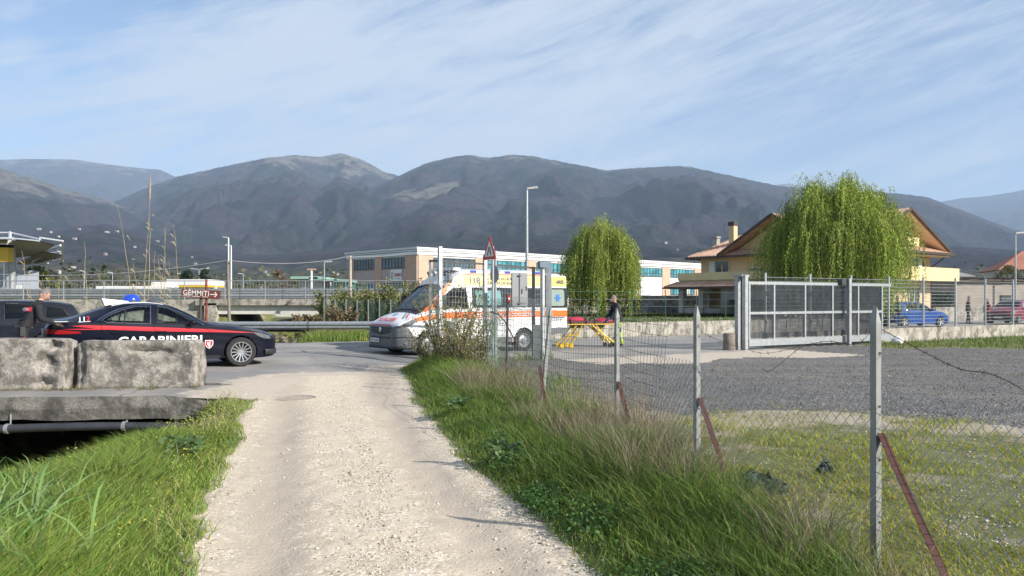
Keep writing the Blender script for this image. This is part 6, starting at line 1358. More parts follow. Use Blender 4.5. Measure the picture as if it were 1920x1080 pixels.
# ============ ambulance
aw = paint('ambulance_white', (.74, .745, .75)); orange = mat('ambulance_orange', (.80, .16, .02), .4, 0, .04); yel = mat('ambulance_yellow', (.72, .62, .16), .4, 0, .04); dkg = mat('grey_bumper_plastic', (.11, .115, .12), .5, 0, .12); navyl = mat('dark_lettering', (.05, .06, .12), .5)
teal = mat('frosted_teal_glass', (.15, .32, .31), .2, 0, .15, 3, coat=.6); greenglass = mat('frosted_green_glass', (.24, .31, .26), .25, 0, .1, 3, coat=.6); blueL = mat('star_blue', (.02, .16, .55), .4); dwin = mat('dark_window_band', (.018, .02, .022), .12, 0, .1, coat=.5)
A = Car(5.41, [(0, .55), (.03, .88), (.12, .99), (.4, 1.13), (.78, 1.29), (1.2, 1.68), (1.62, 2.04), (1.78, 2.2), (2.1, 2.42), (2.4, 2.53), (2.8, 2.56), (5.2, 2.56), (5.38, 2.54), (5.41, 2.48)],
        [(0, .5), (.03, .82), (.3, 1.0), (.78, 1.18), (1.2, 1.24), (5.41, 1.26)],
        [(0, .70), (.04, .80), (.12, .88), (.3, .955), (.7, 1.0), (1.3, 1.02), (5.25, 1.025), (5.41, 1.0)],
        [(0, .62), (.12, .78), (.5, .84), (.78, .86), (1.2, .84), (1.62, .82), (2.2, .80), (2.6, .79), (5.41, .80)],
        [(0, .30), (.1, .22), (.5, .22), (1.6, .30), (3.6, .30), (5.2, .34), (5.41, .36)], tuck=.03, crown=.10, axles=(.95, 4.40), ra=.40, rz_=.34)
ah = Vector((-.8, -.6)); aN = Vector((-3.75, 22.3))
am = thing('ambulance', 'white emergency ambulance with orange and yellow bands behind the grid fence', 'ambulance', (aN.x, aN.y, 0.0), heading(ah))
dw = [(1.18, 1.36), (1.55, 1.70), (1.86, 1.93), (2.28, 1.95), (2.32, 1.34)]
A.body('body', [aw, black_plastic], am, cut_side=(dw,), cut_top=([(.86, 0), (.86, .80), (1.58, .76), (1.58, 0)],), nx=150, nlo=18, nup=18, ntop=8)
for sd in (1, -1): A.patch('window', dw, car_glass, am, sd, -.003)
trim_loop(A, 'window_trim', (dw,), black_plastic, am, .02)
top_glass(A, 'windscreen', .82, 1.61, .81, .77, glass_mat('windscreen_glass', (.30, .36, .36)), am, 14)
mb = MB()
pts = [(.82, y, float(A.top_z(.82, y)) + .01) for y in np.linspace(-.82, .82, 14)]; mb.tube(pts, .022, 6)
pts = [(1.62, y, float(A.top_z(1.62, y)) + .01) for y in np.linspace(-.77, .77, 14)]; mb.tube(pts, .03, 6)
for sd in (1, -1): mb.tube([(x, sd * (.815 - .05 * (x - .82) / .8), float(A.top_z(x, .8)) + .012) for x in np.linspace(.82, 1.62, 10)], .026, 6)
mb.build('windscreen_frame', black_plastic, am, smooth=40, world=False)
mb = MB(); V = []
for i in range(6):
    x = .66 + .17 * i / 5
    for j in range(15): y = .80 * (2 * j / 14 - 1); V.append((x, y, float(A.top_z(x, y)) + .008))
mb.add(V, [(i * 15 + j, (i + 1) * 15 + j, (i + 1) * 15 + j + 1, i * 15 + j + 1) for i in range(5) for j in range(14)]); mb.build('cowl', black_plastic, am, smooth=60, world=False)
for y0 in (-.5, .25):
    mb = MB(); mb.tube([(.76, y0, float(A.top_z(.76, y0)) + .03), (.95, y0 + .42, float(A.top_z(.95, .4)) + .025)], .012, 5); mb.build('wiper', black_plastic, am, world=False)
mb = MB(); mb.box((1.15, 0, 1.16), (.6, 1.6, .14)); mb.box((2.5, 0, 1.5), (.06, 1.7, 1.3)); mb.build('dashboard', mat('dash_grey', (.05, .052, .055), .8), am, world=False)
for (x, y, a) in ((1.12, .35, .2), (1.2, .1, -.3), (1.05, .5, .5)): mb = MB(); mb.box((x, y, 1.245 + abs(a) * .01), (.21, .30, .006), rz=a); mb.build('paper', pwhite, am, world=False)
seats(am, (1.85,), (-.5, .5), .55, h=1.55); mb = MB(); mb.tube([(1.45, .5 + .2 * math.cos(a), 1.32 + .16 * math.sin(a)) for a in np.linspace(0, 6.29, 22)], .015, 6); mb.build('steering_wheel', black_plastic, am, world=False)
# front
A.wrap('bumper', .60, lambda x, y: .215 + .05 * (x / .6), lambda x, y: .60 + .27 * sst(abs(y) / .9) - .40 * sst((x - .22) / .4), dkg, am, .012, n=30, depth=.035, nz=9)
A.wrap('lower_bumper', .5, lambda x, y: .205, lambda x, y: .30, black_plastic, am, .03, n=24, depth=.02)
A.wrap('grille', .10, lambda x, y: .60, lambda x, y: .80, black_plastic, am, .02, n=18, depth=.02, y_lim=(-.60, .60))
for z in (.64, .69, .74): A.wrap('grille_slat', .10, lambda x, y, z=z: z, lambda x, y, z=z: z + .018, mat('grille_slat_grey', (.05, .052, .055), .4, .3), am, .042, n=18, depth=.006, y_lim=(-.58, .58), nz=4)
A.wrap('grille_surround', .14, lambda x, y: .80, lambda x, y: .86, dkg, am, .02, n=18, depth=.03, y_lim=(-.70, .70))
mb = MB(); mb.lathe([(0, -.075), (.055, -.072), (.075, -.06), (.075, -.03)], (0, 0, .745), 'X', 20); mb.build('front_badge', chrome, am, smooth=40, world=False)
A.wrap('intake', .2, lambda x, y: .48, lambda x, y: .56, black_plastic, am, .04, n=18, depth=.012, y_lim=(-.62, .62))
for sd in (1, -1):
    A.patch('headlight', [(.10, .80), (.14, .90), (.36, 1.01), (.60, 1.075), (.66, 1.05), (.52, .93), (.30, .83)], lamp_glass, am, sd, .012, .04)
    A.wrap('fog_recess', .42, lambda x, y: .50, lambda x, y: .57 + .05 * x, black_plastic, am, .038, n=20, depth=.01, y_lim=((.72, 1.1) if sd > 0 else (-1.1, -.72)))
    mb = MB(); mb.ico((.22, sd * .955, .37), (.05, .06, .05), 1); mb.build('fog_lamp', lamp_glass, am, world=False)
mb = MB(); mb.box((-.075, .30, .44), (.02, .52, .11)); npl = mb.build('number_plate', pwhite, am, world=False)
V, F = text_mesh('FW 416 BN', .09, .004); w = max(v[0] for v in V); mb = MB(); mb.add([(-.087, .53 - v[0] * .46 / w, .41 + v[1]) for v in V], F); mb.build('plate_text', navyl, am, world=False)
# reversed AMBULANZA across the bonnet edge, red strip, star of life
def hood(name, polys, m_, e=.006):
    mb = MB()
    for pl in polys:
        pl = densify(pl, .05); bm = bmesh.new(); bm.faces.new([bm.verts.new((x, y, 0)) for x, y in pl]); bmesh.ops.triangulate(bm, faces=bm.faces)
        for v in bm.verts: v.co.z = float(A.top_z(v.co.x, v.co.y)) + e
        bm.verts.index_update(); mb.add([tuple(v.co) for v in bm.verts], [tuple(v.index for v in f.verts) for f in bm.faces]); bm.free()
    return mb.build(name, m_, am, world=False)
V, F = text_mesh('AMBULANZA', 1.0, .02); w = max(v[0] for v in V); mb = MB(); mb.add([(.10 + v[1] * .26, -.52 + v[0] * 1.02 / w, float(A.top_z(.10 + v[1] * .26, 0)) + .014) for v in V], [f for f in F]); mb.build('lettering', pred, am, world=False)
A.wrap('red_strip', .07, lambda x, y: .865, lambda x, y: .905, pred, am, .03, n=14, depth=.012, y_lim=(-.60, .60))
star = lambda cx, cy, r: [[(cx + math.cos(a + da) * rr_, cy + math.sin(a + da) * rr_) for rr_, da in ((r, -.22), (r, .22), (r * .22, .9), (r * .22, -.9))] for a in (0, math.pi / 3, 2 * math.pi / 3, math.pi, 4 * math.pi / 3, 5 * math.pi / 3)]
hood('star_of_life', star(.48, .08, .10), blueL)
hood('green_line', [[(.30, -.62), (.72, -.20), (.74, -.23), (.33, -.66)]], mat('flag_green', (.02, .22, .08), .4)); hood('red_line', [[(.36, -.70), (.74, -.32), (.76, -.36), (.40, -.75)]], pred)
# sides
for sd in (1, -1):
    A.strip('orange_band', [(.36, 1.06), (.9, 1.15), (1.6, 1.235), (5.38, 1.255)], [(.52, .97), (.9, 1.015), (1.6, 1.05), (5.38, 1.06)], orange, am, (sd,))
    A.strip('yellow_band', [(2.05, 2.30), (2.6, 2.345), (5.38, 2.345)], [(1.92, 2.02), (2.6, 2.03), (5.38, 2.03)], yel, am, (sd,), .005)
    A.strip('orange_line', [(1.60, 1.98), (1.80, 2.15), (2.05, 2.32), (2.45, 2.405), (5.38, 2.405)], [(1.66, 1.93), (1.86, 2.10), (2.10, 2.28), (2.48, 2.355), (5.38, 2.355)], orange, am, (sd,), .007)
    A.strip('orange_band', [(.84, 1.26), (1.12, 1.52), (1.44, 1.80), (1.62, 1.97)], [(1.04, 1.22), (1.26, 1.46), (1.54, 1.72), (1.70, 1.90)], orange, am, (sd,), .006)
    A.patch('window_band', [(2.48, 1.36), (2.50, 1.97), (5.36, 1.97), (5.36, 1.36)], dwin, am, sd, .005, .15)
    A.patch('side_window', [(2.62, 1.44), (2.62, 1.88), (3.55, 1.88), (3.55, 1.44)], teal, am, sd, .010, .15)
    mb = MB(); A.line(mb, [(1.0, 1.2), (1.04, .7), (1.30, .40)], .006, sd); A.line(mb, [(2.40, 2.0), (2.40, .34)], .006, sd); A.line(mb, [(3.75, 2.3), (3.75, .34)], .006, sd); mb.build('door_seam', well_m, am, world=False)
    A.strip('sill_strip', [(1.42, .46), (3.95, .46)], [(1.42, .31), (3.95, .31)], dkg, am, (sd,), .015)
    mb = MB(); mb.box((1.36, sd * 1.17, 1.52), (.12, .16, .42)); mb.beam((1.34, sd * 1.0, 1.38), (1.36, sd * 1.12, 1.40), .08, .05); mb.build('mirror', black_plastic, am, world=False)
    mb = MB(); y = float(A.side_y(2.2, 1.14)); mb.beam((2.12, sd * (y + .015), 1.14), (2.30, sd * (y + .015), 1.14), .03, .05); mb.build('door_handle', black_plastic, am, world=False)
    for x in (2.62, 3.9, 5.1): mb = MB(); mb.box((x, sd * (float(A.side_y(x, 2.44)) + .01), 2.445), (.20, .03, .07)); mb.build('marker_light', blue_lens, am, world=False)
A.text('lettering', 'UNITÀ MOBILE DI SOCCORSO', 2.5, 1.095, .10, pwhite, am, -1, width=2.35, bold=.02)
A.text('lettering', '118', 2.42, 2.09, .19, navyl, am, -1, bold=.02, width=.42); A.text('lettering', 'AZIENDA REGIONALE', 3.05, 2.20, .085, navyl, am, -1, width=1.25, bold=.01); A.text('lettering', 'EMERGENZA SANITARIA', 2.92, 2.065, .085, navyl, am, -1, width=1.6, bold=.01)
def star_side(x, z, r, root_, side=-1, e=.014): 
    mb = MB()
    for pl in star(x, z, r): mb.add([(a, side * (float(A.side_y(a, b_)) + e), b_) for a, b_ in pl], [(0, 1, 2, 3)])
    return mb.build('star_of_life', blueL, root_, world=False)
star_side(4.1, 1.66, .17, am); star_side(.98, .82, .07, am)
arches(A, am)
for x in A.axles:
    for y in (-.90, .90): wheel(am, x, y, .345, .235, .215, 'steel', m_=mat('steel_rim_grey', (.30, .31, .32), .45, .6))
# roof fairing lights and searchlight
for y in (-.55, -.25, .05, .35, .62):
    mb = MB(); z = float(A.top_z(1.95, y)); mb.tube([(1.97, y, z), (1.93, y, z + .12)], .04, 8); mb.ico((1.92, y, z + .14), (.06, .06, .055), 1); mb.build('roof_lamp', mat('lamp_dark', (.05, .05, .055), .4), am, world=False)
mb = MB(); mb.lathe([(0, -.03), (.15, -.02), (.17, .05), (.1, .12)], (1.78, -.72, 2.20), 'X', 20); mb.build('searchlight', mat('lamp_reflector', (.30, .31, .32), .2, .6, .1), am, smooth=40, world=False)
mb = MB(); mb.box((2.15, 0, 2.52), (.25, 1.3, .08)); mb.build('light_bar', aw, am, world=False)
# opened rear door, standing in line with the side
dr = MB(); y_ = 1.0
V = []
dpoly = [(0, .50), (.78, .50), (.78, 1.4), (.72, 2.36), (0, 2.40)]
dr.prism(dpoly, (5.43, -.965, 0), (1, 0, 0), (0, 0, 1), -.06); door = dr.build('rear_door', aw, am, world=False)
def dp(name, poly, m_, e=.004): mb = MB(); mb.prism(poly, (5.43, -.968 - e, 0), (1, 0, 0), (0, 0, 1), .003); return mb.build(name, m_, door, world=False)
dp('orange_band', [(0, 1.06), (.78, 1.06), (.78, 1.255), (0, 1.255)], orange); dp('yellow_band', [(0, 2.03), (.74, 2.03), (.72, 2.345), (0, 2.345)], yel); dp('window_band', [(0, 1.34), (.78, 1.34), (.745, 1.98), (0, 1.98)], dwin)
dp('window', [(.08, 1.40), (.62, 1.40), (.66, 1.46), (.64, 1.88), (.58, 1.93), (.08, 1.93)], greenglass, .008); dp('sill', [(0, .51), (.78, .51), (.78, .70), (0, .70)], dkg, .01); dp('plate', [(.10, .90), (.60, .90), (.60, 1.0), (.10, 1.0)], pwhite, .01); dp('plate_light', [(0, 1.01), (.66, 1.01), (.66, 1.045), (0, 1.045)], dkg, .012)
mb = MB()
for pl in star(.36, 1.66, .13): mb.add([(5.43 + a, -.985, b_) for a, b_ in pl], [(0, 1, 2, 3)])
mb.build('star_of_life', blueL, door, world=False)
V, F = text_mesh('ARES', .16, .005); mb = MB(); mb.add([(5.43 + .30 + v[0] * .9, -.985, 2.12 + v[1]) for v in V], F); mb.build('lettering', navyl, door, world=False); mb = MB(); V, F = text_mesh('ZA 675 CP', .1, .003); w = max(v[0] for v in V); mb.add([(5.43 + .13 + v[0] * .42 / w, -.986, .915 + v[1]) for v in V], F); mb.build('plate_text', navyl, door, world=False)
mb = MB(); mb.box((5.40, 0, 1.45), (.04, 1.9, 1.9)); mb.build('rear_opening', dark_open, am, world=False)
# ============ stretcher
stt = thing('stretcher', 'yellow wheeled stretcher with red straps and blanket behind the ambulance', 'stretcher', PG(1100, 26.0), math.atan2(.25, .97))
ye = mat('stretcher_yellow', (.62, .40, .02), .45, .1, .06); redb = mat('red_blanket', (.42, .015, .06), .8, 0, .25, 6); dkb = mat('dark_straps', (.03, .02, .025), .8)
Lh = .82
for y in (-.27, .27):
    mb = MB(); mb.tube([(-.85, y, .78), (.95, y, .78)], .02, 8); mb.build('side_rail', ye, stt, smooth=40, world=False)
mb = MB()
for x in (-.8, -.3, .2, .9): mb.tube([(x, -.27, .78), (x, .27, .78)], .014, 6)
mb.build('cross_bar', ye, stt, world=False)
mb = MB(); mb.box((-.35, 0, .85), (1.0, .5, .09)); mb.box((.55, 0, .84), (.75, .5, .07)); mb.build('mattress', mat('stretcher_mattress', (.09, .03, .04), .7, 0, .3), stt, smooth=30, world=False)
def lump(cx, cy, cz, rx, ry, rz2, m_, nm, seed):
    mb = MB(); bm = bmesh.new(); bmesh.ops.create_icosphere(bm, subdivisions=3, radius=1)
    V = [(cx + v.co.x * rx * (1 + .3 * (float(vnoise(v.co.x * 2 + seed, v.co.y * 2 + v.co.z)) - .5)), cy + v.co.y * ry, cz + max(-.5, v.co.z) * rz2 * (1 + .7 * (float(vnoise(v.co.x * 4 + seed, v.co.y * 4)) - .5))) for v in bm.verts]
    bm.verts.index_update(); mb.add(V, [tuple(v.index for v in f.verts) for f in bm.faces]); bm.free(); return mb.build(nm, m_, stt, smooth=60, world=False)
lump(-.45, 0, .92, .42, .24, .10, redb, 'folded_blanket', 1); lump(.60, 0, .88, .36, .25, .10, redb, 'pillow', 4)
for x in (-.65, -.1, .2):
    mb = MB(); mb.tube([(x, -.29, .80), (x, -.26, .93), (x, .0, .99), (x, .26, .93), (x, .29, .80)], .022, 6); mb.build('strap', dkb, stt, world=False)
for (x0, x1) in ((-.45, -.95), (-.25, -.62), (.25, .75), (.12, .95)):
    for y in (-.24, .24):
        mb = MB(); mb.tube([(x0, y, .74), (x1, y, .12)], .024, 8); mb.build('leg', ye, stt, smooth=40, world=False)
        w_ = MB(); w_.lathe([(0, -.025), (.07, -.025), (.08, -.012), (.08, .012), (.07, .025), (0, .025)], (x1, y, .08), 'Y', 16); w_.build('wheel', black_rubber if x0 > 0 else ye, stt, smooth=40, world=False)
mb = MB(); mb.tube([(.20, -.24, .42), (.55, -.24, .70)], .016, 6); mb.tube([(-.7, -.24, .42), (-.35, -.24, .42)], .014, 6); mb.build('brace', ye, stt, world=False)
mb = MB(); mb.box((-.35, 0, .70), (.35, .4, .1)); mb.box((.45, 0, .70), (.25, .4, .12)); mb.build('mechanism', black_plastic, stt, world=False)
# ------------------------------------------------------------------ people
skin_m = mat('skin', (.46, .27, .20), .55, 0, .08, 20); hair_d = mat('dark_hair', (.03, .022, .018), .6, 0, .3, 40); hair_g = mat('grey_hair', (.16, .14, .13), .7, 0, .3, 40)
cl_black = mat('black_uniform', (.014, .014, .017), .85, 0, .3, 12); cl_navy = mat('navy_jacket', (.012, .015, .03), .85, 0, .3, 12); cl_hiv = mat('hi_vis_trousers', (.36, .55, .04), .8, 0, .15, 10); cl_shoe = mat('black_boots', (.012, .012, .012), .6); cl_grey = mat('dark_grey_coat', (.035, .04, .045), .85, 0, .3, 10); cl_red = mat('red_jacket', (.26, .015, .025), .8, 0, .2, 10); cl_white = mat('white_cloth', (.62, .62, .64), .8, 0, .1); glove = mat('blue_glove', (.03, .16, .40), .5)
def skin_mesh(J, E, root):
    """J name -> (pos, radius); one continuous tapered surface grown round the skeleton"""
    bm = bmesh.new(); lay = bm.verts.layers.skin.verify(); vs = {}
    for k, (p, r) in J.items():
        v = bm.verts.new(p); r = r if isinstance(r, tuple) else (r, r); v[lay].radius = r; v[lay].use_root = (k == root); vs[k] = v
    for a, b_ in E: bm.edges.new((vs[a], vs[b_]))
    me = bpy.data.meshes.new('skin'); bm.to_mesh(me); bm.free(); o = bpy.data.objects.new('skin', me); col.objects.link(o)
    sk = o.modifiers.new('s', 'SKIN'); sk.use_smooth_shade = True; sk.branch_smoothing = .4; sb_ = o.modifiers.new('u', 'SUBSURF'); sb_.levels = 2; sb_.render_levels = 2
    dg = bpy.context.evaluated_depsgraph_get(); m2 = bpy.data.meshes.new_from_object(o.evaluated_get(dg)); bpy.data.objects.remove(o)
    V = [Vector(v.co) for v in m2.vertices]; F = [tuple(p.vertices) for p in m2.polygons]; bpy.data.meshes.remove(m2); bpy.data.meshes.remove(me); return V, F
def seg_d(p, a, b_):
    d = b_ - a; t = max(0, min(1, (p - a).dot(d) / max(d.dot(d), 1e-9))); return (p - a - d * t).length
def person(label, loc, rz, J, mats, look, hair=hair_d, hair_kind='short', group=None, scale=1.0, extra=None, mask=False, glove_m=None, hand_dirs=None):
    """J: joint positions facing +X. mats: dict torso, arms, legs, shoes"""
    o = thing('person', label, 'person', loc, rz, group); o.scale = (scale,) * 3
    J = {k: (Vector(v[0]), v[1]) for k, v in J.items()}
    E = [('pelvis', 'waist'), ('waist', 'chest'), ('chest', 'neck'), ('neck', 'headb')]
    for s_ in 'LR': E += [('chest', 'sh' + s_), ('sh' + s_, 'el' + s_), ('el' + s_, 'wr' + s_), ('pelvis', 'hip' + s_), ('hip' + s_, 'kn' + s_), ('kn' + s_, 'an' + s_), ('an' + s_, 'toe' + s_)]
    V, F = skin_mesh(J, E, 'pelvis')
    ml = [mats['torso'], mats['arms'], mats['legs'], mats['shoes'], skin_m, glove_m or skin_m, mats.get('shin', mats['legs'])]
    def cls(a, b_): 
        if 'toe' in b_ : return 3
        if b_.startswith('an'): return 6
        if b_.startswith(('kn', 'hip')): return 2
        if b_.startswith(('el', 'wr')): return 1
        return 4 if b_ == 'headb' else 0
    mb = MB(); fm = []
    for f in F:
        c = sum((V[i] for i in f), Vector()) / len(f); fm.append(min((seg_d(c, J[a][0], J[b_][0]) * (1.0 if cls(a, b_) != 0 else .9), cls(a, b_)) for a, b_ in E)[1])
    mb.v = [tuple(v) for v in V]; mb.f = list(F); mb.m = fm
    # head
    hc = J['headb'][0] + Vector(look).normalized() * .025 + Vector((0, 0, .078)); fx_ = Vector(look).normalized(); sy = Vector((0, 0, 1)).cross(fx_).normalized(); uz = fx_.cross(sy)
    bm = bmesh.new(); bmesh.ops.create_uvsphere(bm, u_segments=20, v_segments=14, radius=1.0); HV = []
    for v in bm.verts:
        x, y, z = v.co; k = 1 - .22 * max(0, -z) * (1 - .35 * max(0, x)); HV.append(hc + fx_ * (x * .098 * (1 - .05 * max(0, -z))) + sy * (y * .076 * k) + uz * (z * .122))
    bm.verts.index_update(); mb.add(HV, [tuple(v.index for v in f.verts) for f in bm.faces], 4); bm.free()
    q = lambda a, b_, c: hc + fx_ * a + sy * b_ + uz * c
    mb.add([q(.09, -.012, .012), q(.09, .012, .012), q(.122, .0, -.028), q(.092, -.018, -.036), q(.092, .018, -.036)], [(0, 1, 2), (0, 2, 3), (1, 4, 2), (3, 2, 4)], 4)
    for s_ in (-1, 1): mb.ico(tuple(q(-.005, s_ * .078, -.01)), (.022, .012, .032), 1, 4)
    # hands: palm and five bent fingers
    for s_ in 'LR':
        w = J['wr' + s_][0]; d = (w - J['el' + s_][0]).normalized() if not hand_dirs else Vector(hand_dirs[s_]).normalized(); side = d.cross(Vector((0, 0, 1))); side = side.normalized() if side.length > .1 else Vector((0, 1, 0)); up = side.cross(d)
        if s_ == 'R': side = -side
        mb.tube([w - d * .01, w + d * .03, w + d * .075, w + d * .09], [.027, .037, .038, .03], 8, True, 5)
        for i, (k, ln) in enumerate(((-.028, .062), (-.009, .072), (.010, .068), (.028, .055))):
            a = w + d * .082 + side * k; b2 = a + d * ln * .5 - up * ln * .12; c2 = b2 + d * ln * .38 - up * ln * .38; mb.tube([a, b2, c2], [.0095, .009, .007], 6, True, 5)
        a = w + d * .03 - side * .032; mb.tube([a, a + d * .03 - side * .022, a + d * .06 - side * .026 - up * .008], [.012, .010, .008], 6, True, 5)
    b_o = mb.build('body', ml, o, smooth=60, world=False)
    # eyes, brows, mouth
    eb = MB()
    for s_ in (-1, 1): eb.ico(tuple(q(.084, s_ * .03, .018)), (.011, .013, .008), 1); eb.beam(q(.090, s_ * .045, .036), q(.096, s_ * .016, .038), .008, .006)
    eb.beam(q(.088, -.022, -.062), q(.088, .022, -.062), .006, .007); eb.build('face_features', mat('face_dark', (.06, .03, .028), .6), b_o, world=False)
    # hair
    hb = MB(); bm = bmesh.new(); bmesh.ops.create_uvsphere(bm, u_segments=18, v_segments=12, radius=1.0); drop = [v for v in bm.verts if (v.co.x > .35 and v.co.z < .45) or v.co.z < (-.25 if hair_kind == 'short' else -.6) or (v.co.x > .05 and v.co.z < -.05)]
    bmesh.ops.delete(bm, geom=drop, context='VERTS'); HV = []
    for v in bm.verts: x, y, z = v.co; n_ = 1 + .05 * (float(vnoise(x * 6 + 3, y * 6 + z * 5)) - .5); HV.append(hc + fx_ * (x * .106 * n_ - .004) + sy * (y * .084 * n_) + uz * (z * .130 * n_ + .002))
    bm.verts.index_update(); hb.add(HV, [tuple(v.index for v in f.verts) for f in bm.faces]); bm.free()
    if hair_kind == 'long':
        for k in range(9):
            a = math.pi * (.55 + .9 * k / 8); p0 = hc + fx_ * math.cos(a) * .085 + sy * math.sin(a) * .075; hb.tube([p0 + uz * .02, p0 - Vector((0, 0, .12)) + fx_ * math.cos(a) * .02, p0 - Vector((0, 0, .27)) + fx_ * math.cos(a) * .015], [.035, .04, .018], 7)
    hb.build('hair', hair, o, smooth=60, world=False)
    if mask:
        mk = MB(); mk.add([q(.085, -.055, -.02), q(.118, 0, -.005), q(.085, .055, -.02), q(.07, .055, -.085), q(.112, 0, -.09), q(.07, -.055, -.085), q(.128, 0, -.045)], [(0, 1, 6), (1, 2, 6), (2, 3, 6), (3, 4, 6), (4, 5, 6), (5, 0, 6)]); mk.tube([q(.08, .055, -.05), q(-.01, .082, .0)], .004, 4); mk.tube([q(.08, -.055, -.05), q(-.01, -.082, .0)], .004, 4); mk.build('mask', cl_white, o, smooth=70, world=False)
    # collar
    cb_ = MB(); n_ = J['neck'][0]; cb_.lathe([(.075, -.03), (.07, .035), (.064, .035), (.07, -.03)], n_, n=16); cb_.build('collar', mats['torso'], o, smooth=50, world=False)
    # jacket hem: a loose skirt below the waist
    pv, wv = J['pelvis'][0], J['waist'][0]; hm = MB(); 
    V2 = []; F2 = []; n2 = 18; levels = ((wv, .0, .150, .185), (pv + (wv - pv) * .5, 0, .150, .195), (pv - Vector((0, 0, mats.get('hem', .04))), 0, .155, .205))
    for (c, _, rx, ry) in levels:
        for i in range(n2): a = 2 * math.pi * i / n2; V2.append(c + Vector((rx * math.cos(a), ry * math.sin(a) , .012 * math.sin(a * 3))))
    for l in range(2):
        for i in range(n2): F2.append((l * n2 + i, l * n2 + (i + 1) % n2, (l + 1) * n2 + (i + 1) % n2, (l + 1) * n2 + i))
    hm.add(V2, F2); hm.build('jacket_hem', mats['torso'], o, smooth=60, world=False)
    return o, J, q
def stand(lean=0.0, armL=None, armR=None, step=0.0, h=1.0, bulk=1.0):
    t = lambda z: lean * max(0, z - .92) / .55
    J = {'pelvis': ((0, 0, .95), (.135 * bulk, .12)), 'waist': ((t(1.1), 0, 1.12), (.14 * bulk, .115)), 'chest': ((t(1.32), 0, 1.33), (.155 * bulk, .125)), 'neck': ((t(1.5) , 0, 1.48), .058), 'headb': ((t(1.62) + .01, 0, 1.56), .058)}
    for s_, y in (('L', 1), ('R', -1)):
        st_ = step * y
        J['sh' + s_] = ((t(1.42), y * .185 * bulk, 1.415), .072); J['hip' + s_] = ((0, y * .095, .88), .098); J['kn' + s_] = ((st_ * .5 + .02, y * .10, .50), .068); J['an' + s_] = ((st_, y * .10, .09), .05); J['toe' + s_] = ((st_ + .16, y * .115, .035), .038)
        el, wr = (armL if y > 0 else armR) or (((t(1.2) - .03, y * .26, 1.13)), ((t(1.0) + .06, y * .25, .88)))
        J['el' + s_] = (el, .058 * bulk); J['wr' + s_] = (wr, .036)
    return J
# officer leaning over the police car's boot
off_loc = Vector((-9.52, 15.05, .10)); off_rz = math.atan2(.62, .78)
Jo = stand(.27, ((.30, .24, 1.16), (.56, .12, 1.06)), ((.26, -.26, 1.14), (.56, -.10, 1.05)), .08, bulk=1.2)
po, Jw, q = person('police officer in black uniform with red back band writing on the car boot', off_loc, off_rz, Jo, dict(torso=cl_black, arms=cl_black, legs=cl_black, shoes=cl_shoe, hem=-.03), (.85, 0, -.5), hair_g, scale=.985)
mb = MB(); V = []
for i in range(13):
    a = math.pi * (.62 + .76 * i / 12)
    for z in (-.04, .04): V.append((.185 + .185 * math.cos(a) * .98 + .02 * (z > 0), .215 * math.sin(a), 1.335 + z))
mb.add(V, [(2 * i, 2 * i + 2, 2 * i + 3, 2 * i + 1) for i in range(12)]); mb.build('back_band', pred, po, smooth=60, world=False)
V, F = text_mesh('CARABINIERI', .05, .002); w = max(v[0] for v in V); mb = MB()
mb.add([(.185 + .19 * math.cos(math.pi * (.70 + .6 * (v[0] / w))), .221 * math.sin(math.pi * (.70 + .6 * (v[0] / w))), 1.318 + v[1]) for v in V], F); mb.build('lettering', cl_white, po, world=False)
mb = MB(); mb.lathe([(.15, -.03), (.158, 0), (.15, .03)], (0.02, 0, .99), n=20); mb.build('belt', mat('belt_grey', (.10, .10, .105), .5), po, world=False)
mb = MB(); mb.box((-.02, -.20, .90), (.09, .05, .18)); mb.build('holster', mat('holster_grey', (.03, .03, .032), .4), po, world=False)
for s_ in (-1, 1): mb = MB(); mb.beam((.0, s_ * .197, .86), (.03, s_ * .172, .12), .03, .012, up=(0, 1, 0)); mb.build('trouser_stripe', pred, po, world=False)
nb = MB(); nb.box((-8.98, 15.36, 1.165), (.26, .20, .012), rz=.35); o = nb.build('notepad', cl_white); meta(o, 'white sheet of paper under the officer hand on the car boot', 'paper')
# paramedic
pm_loc = PG(1159, 26.2); pm_rz = math.atan2(-.25, -.97)
Jp = stand(.10, ((.18, .25, 1.12), (.40, .22, .96)), ((.18, -.25, 1.12), (.40, -.22, .96)), .20, bulk=1.12)
pmd, Jm, q = person('paramedic with white mask, dark jacket and hi-vis trousers pushing the stretcher', pm_loc, pm_rz, Jp, dict(torso=cl_navy, arms=cl_navy, legs=cl_navy, shin=cl_hiv, shoes=cl_shoe, hem=.10), (1, 0, -.12), hair_g, mask=True, glove_m=glove)
for s_ in (-1, 1): mb = MB(); mb.beam((-.0 , s_ * .185, .86), (.02 + s_ * .1, s_ * .17, .50), .11, .03, up=(0, 1, 0)); mb.build('hi_vis_panel', cl_hiv, pmd, world=False)
for s_ in (-1, 1): mb = MB(); mb.lathe([(.075, -.03), (.078, 0), (.075, .03)], (s_ * .14 + .01, s_ * .10, .32), n=14); mb.build('reflective_band', mat('silver_band', (.5, .5, .5), .3, .5), pmd, world=False)
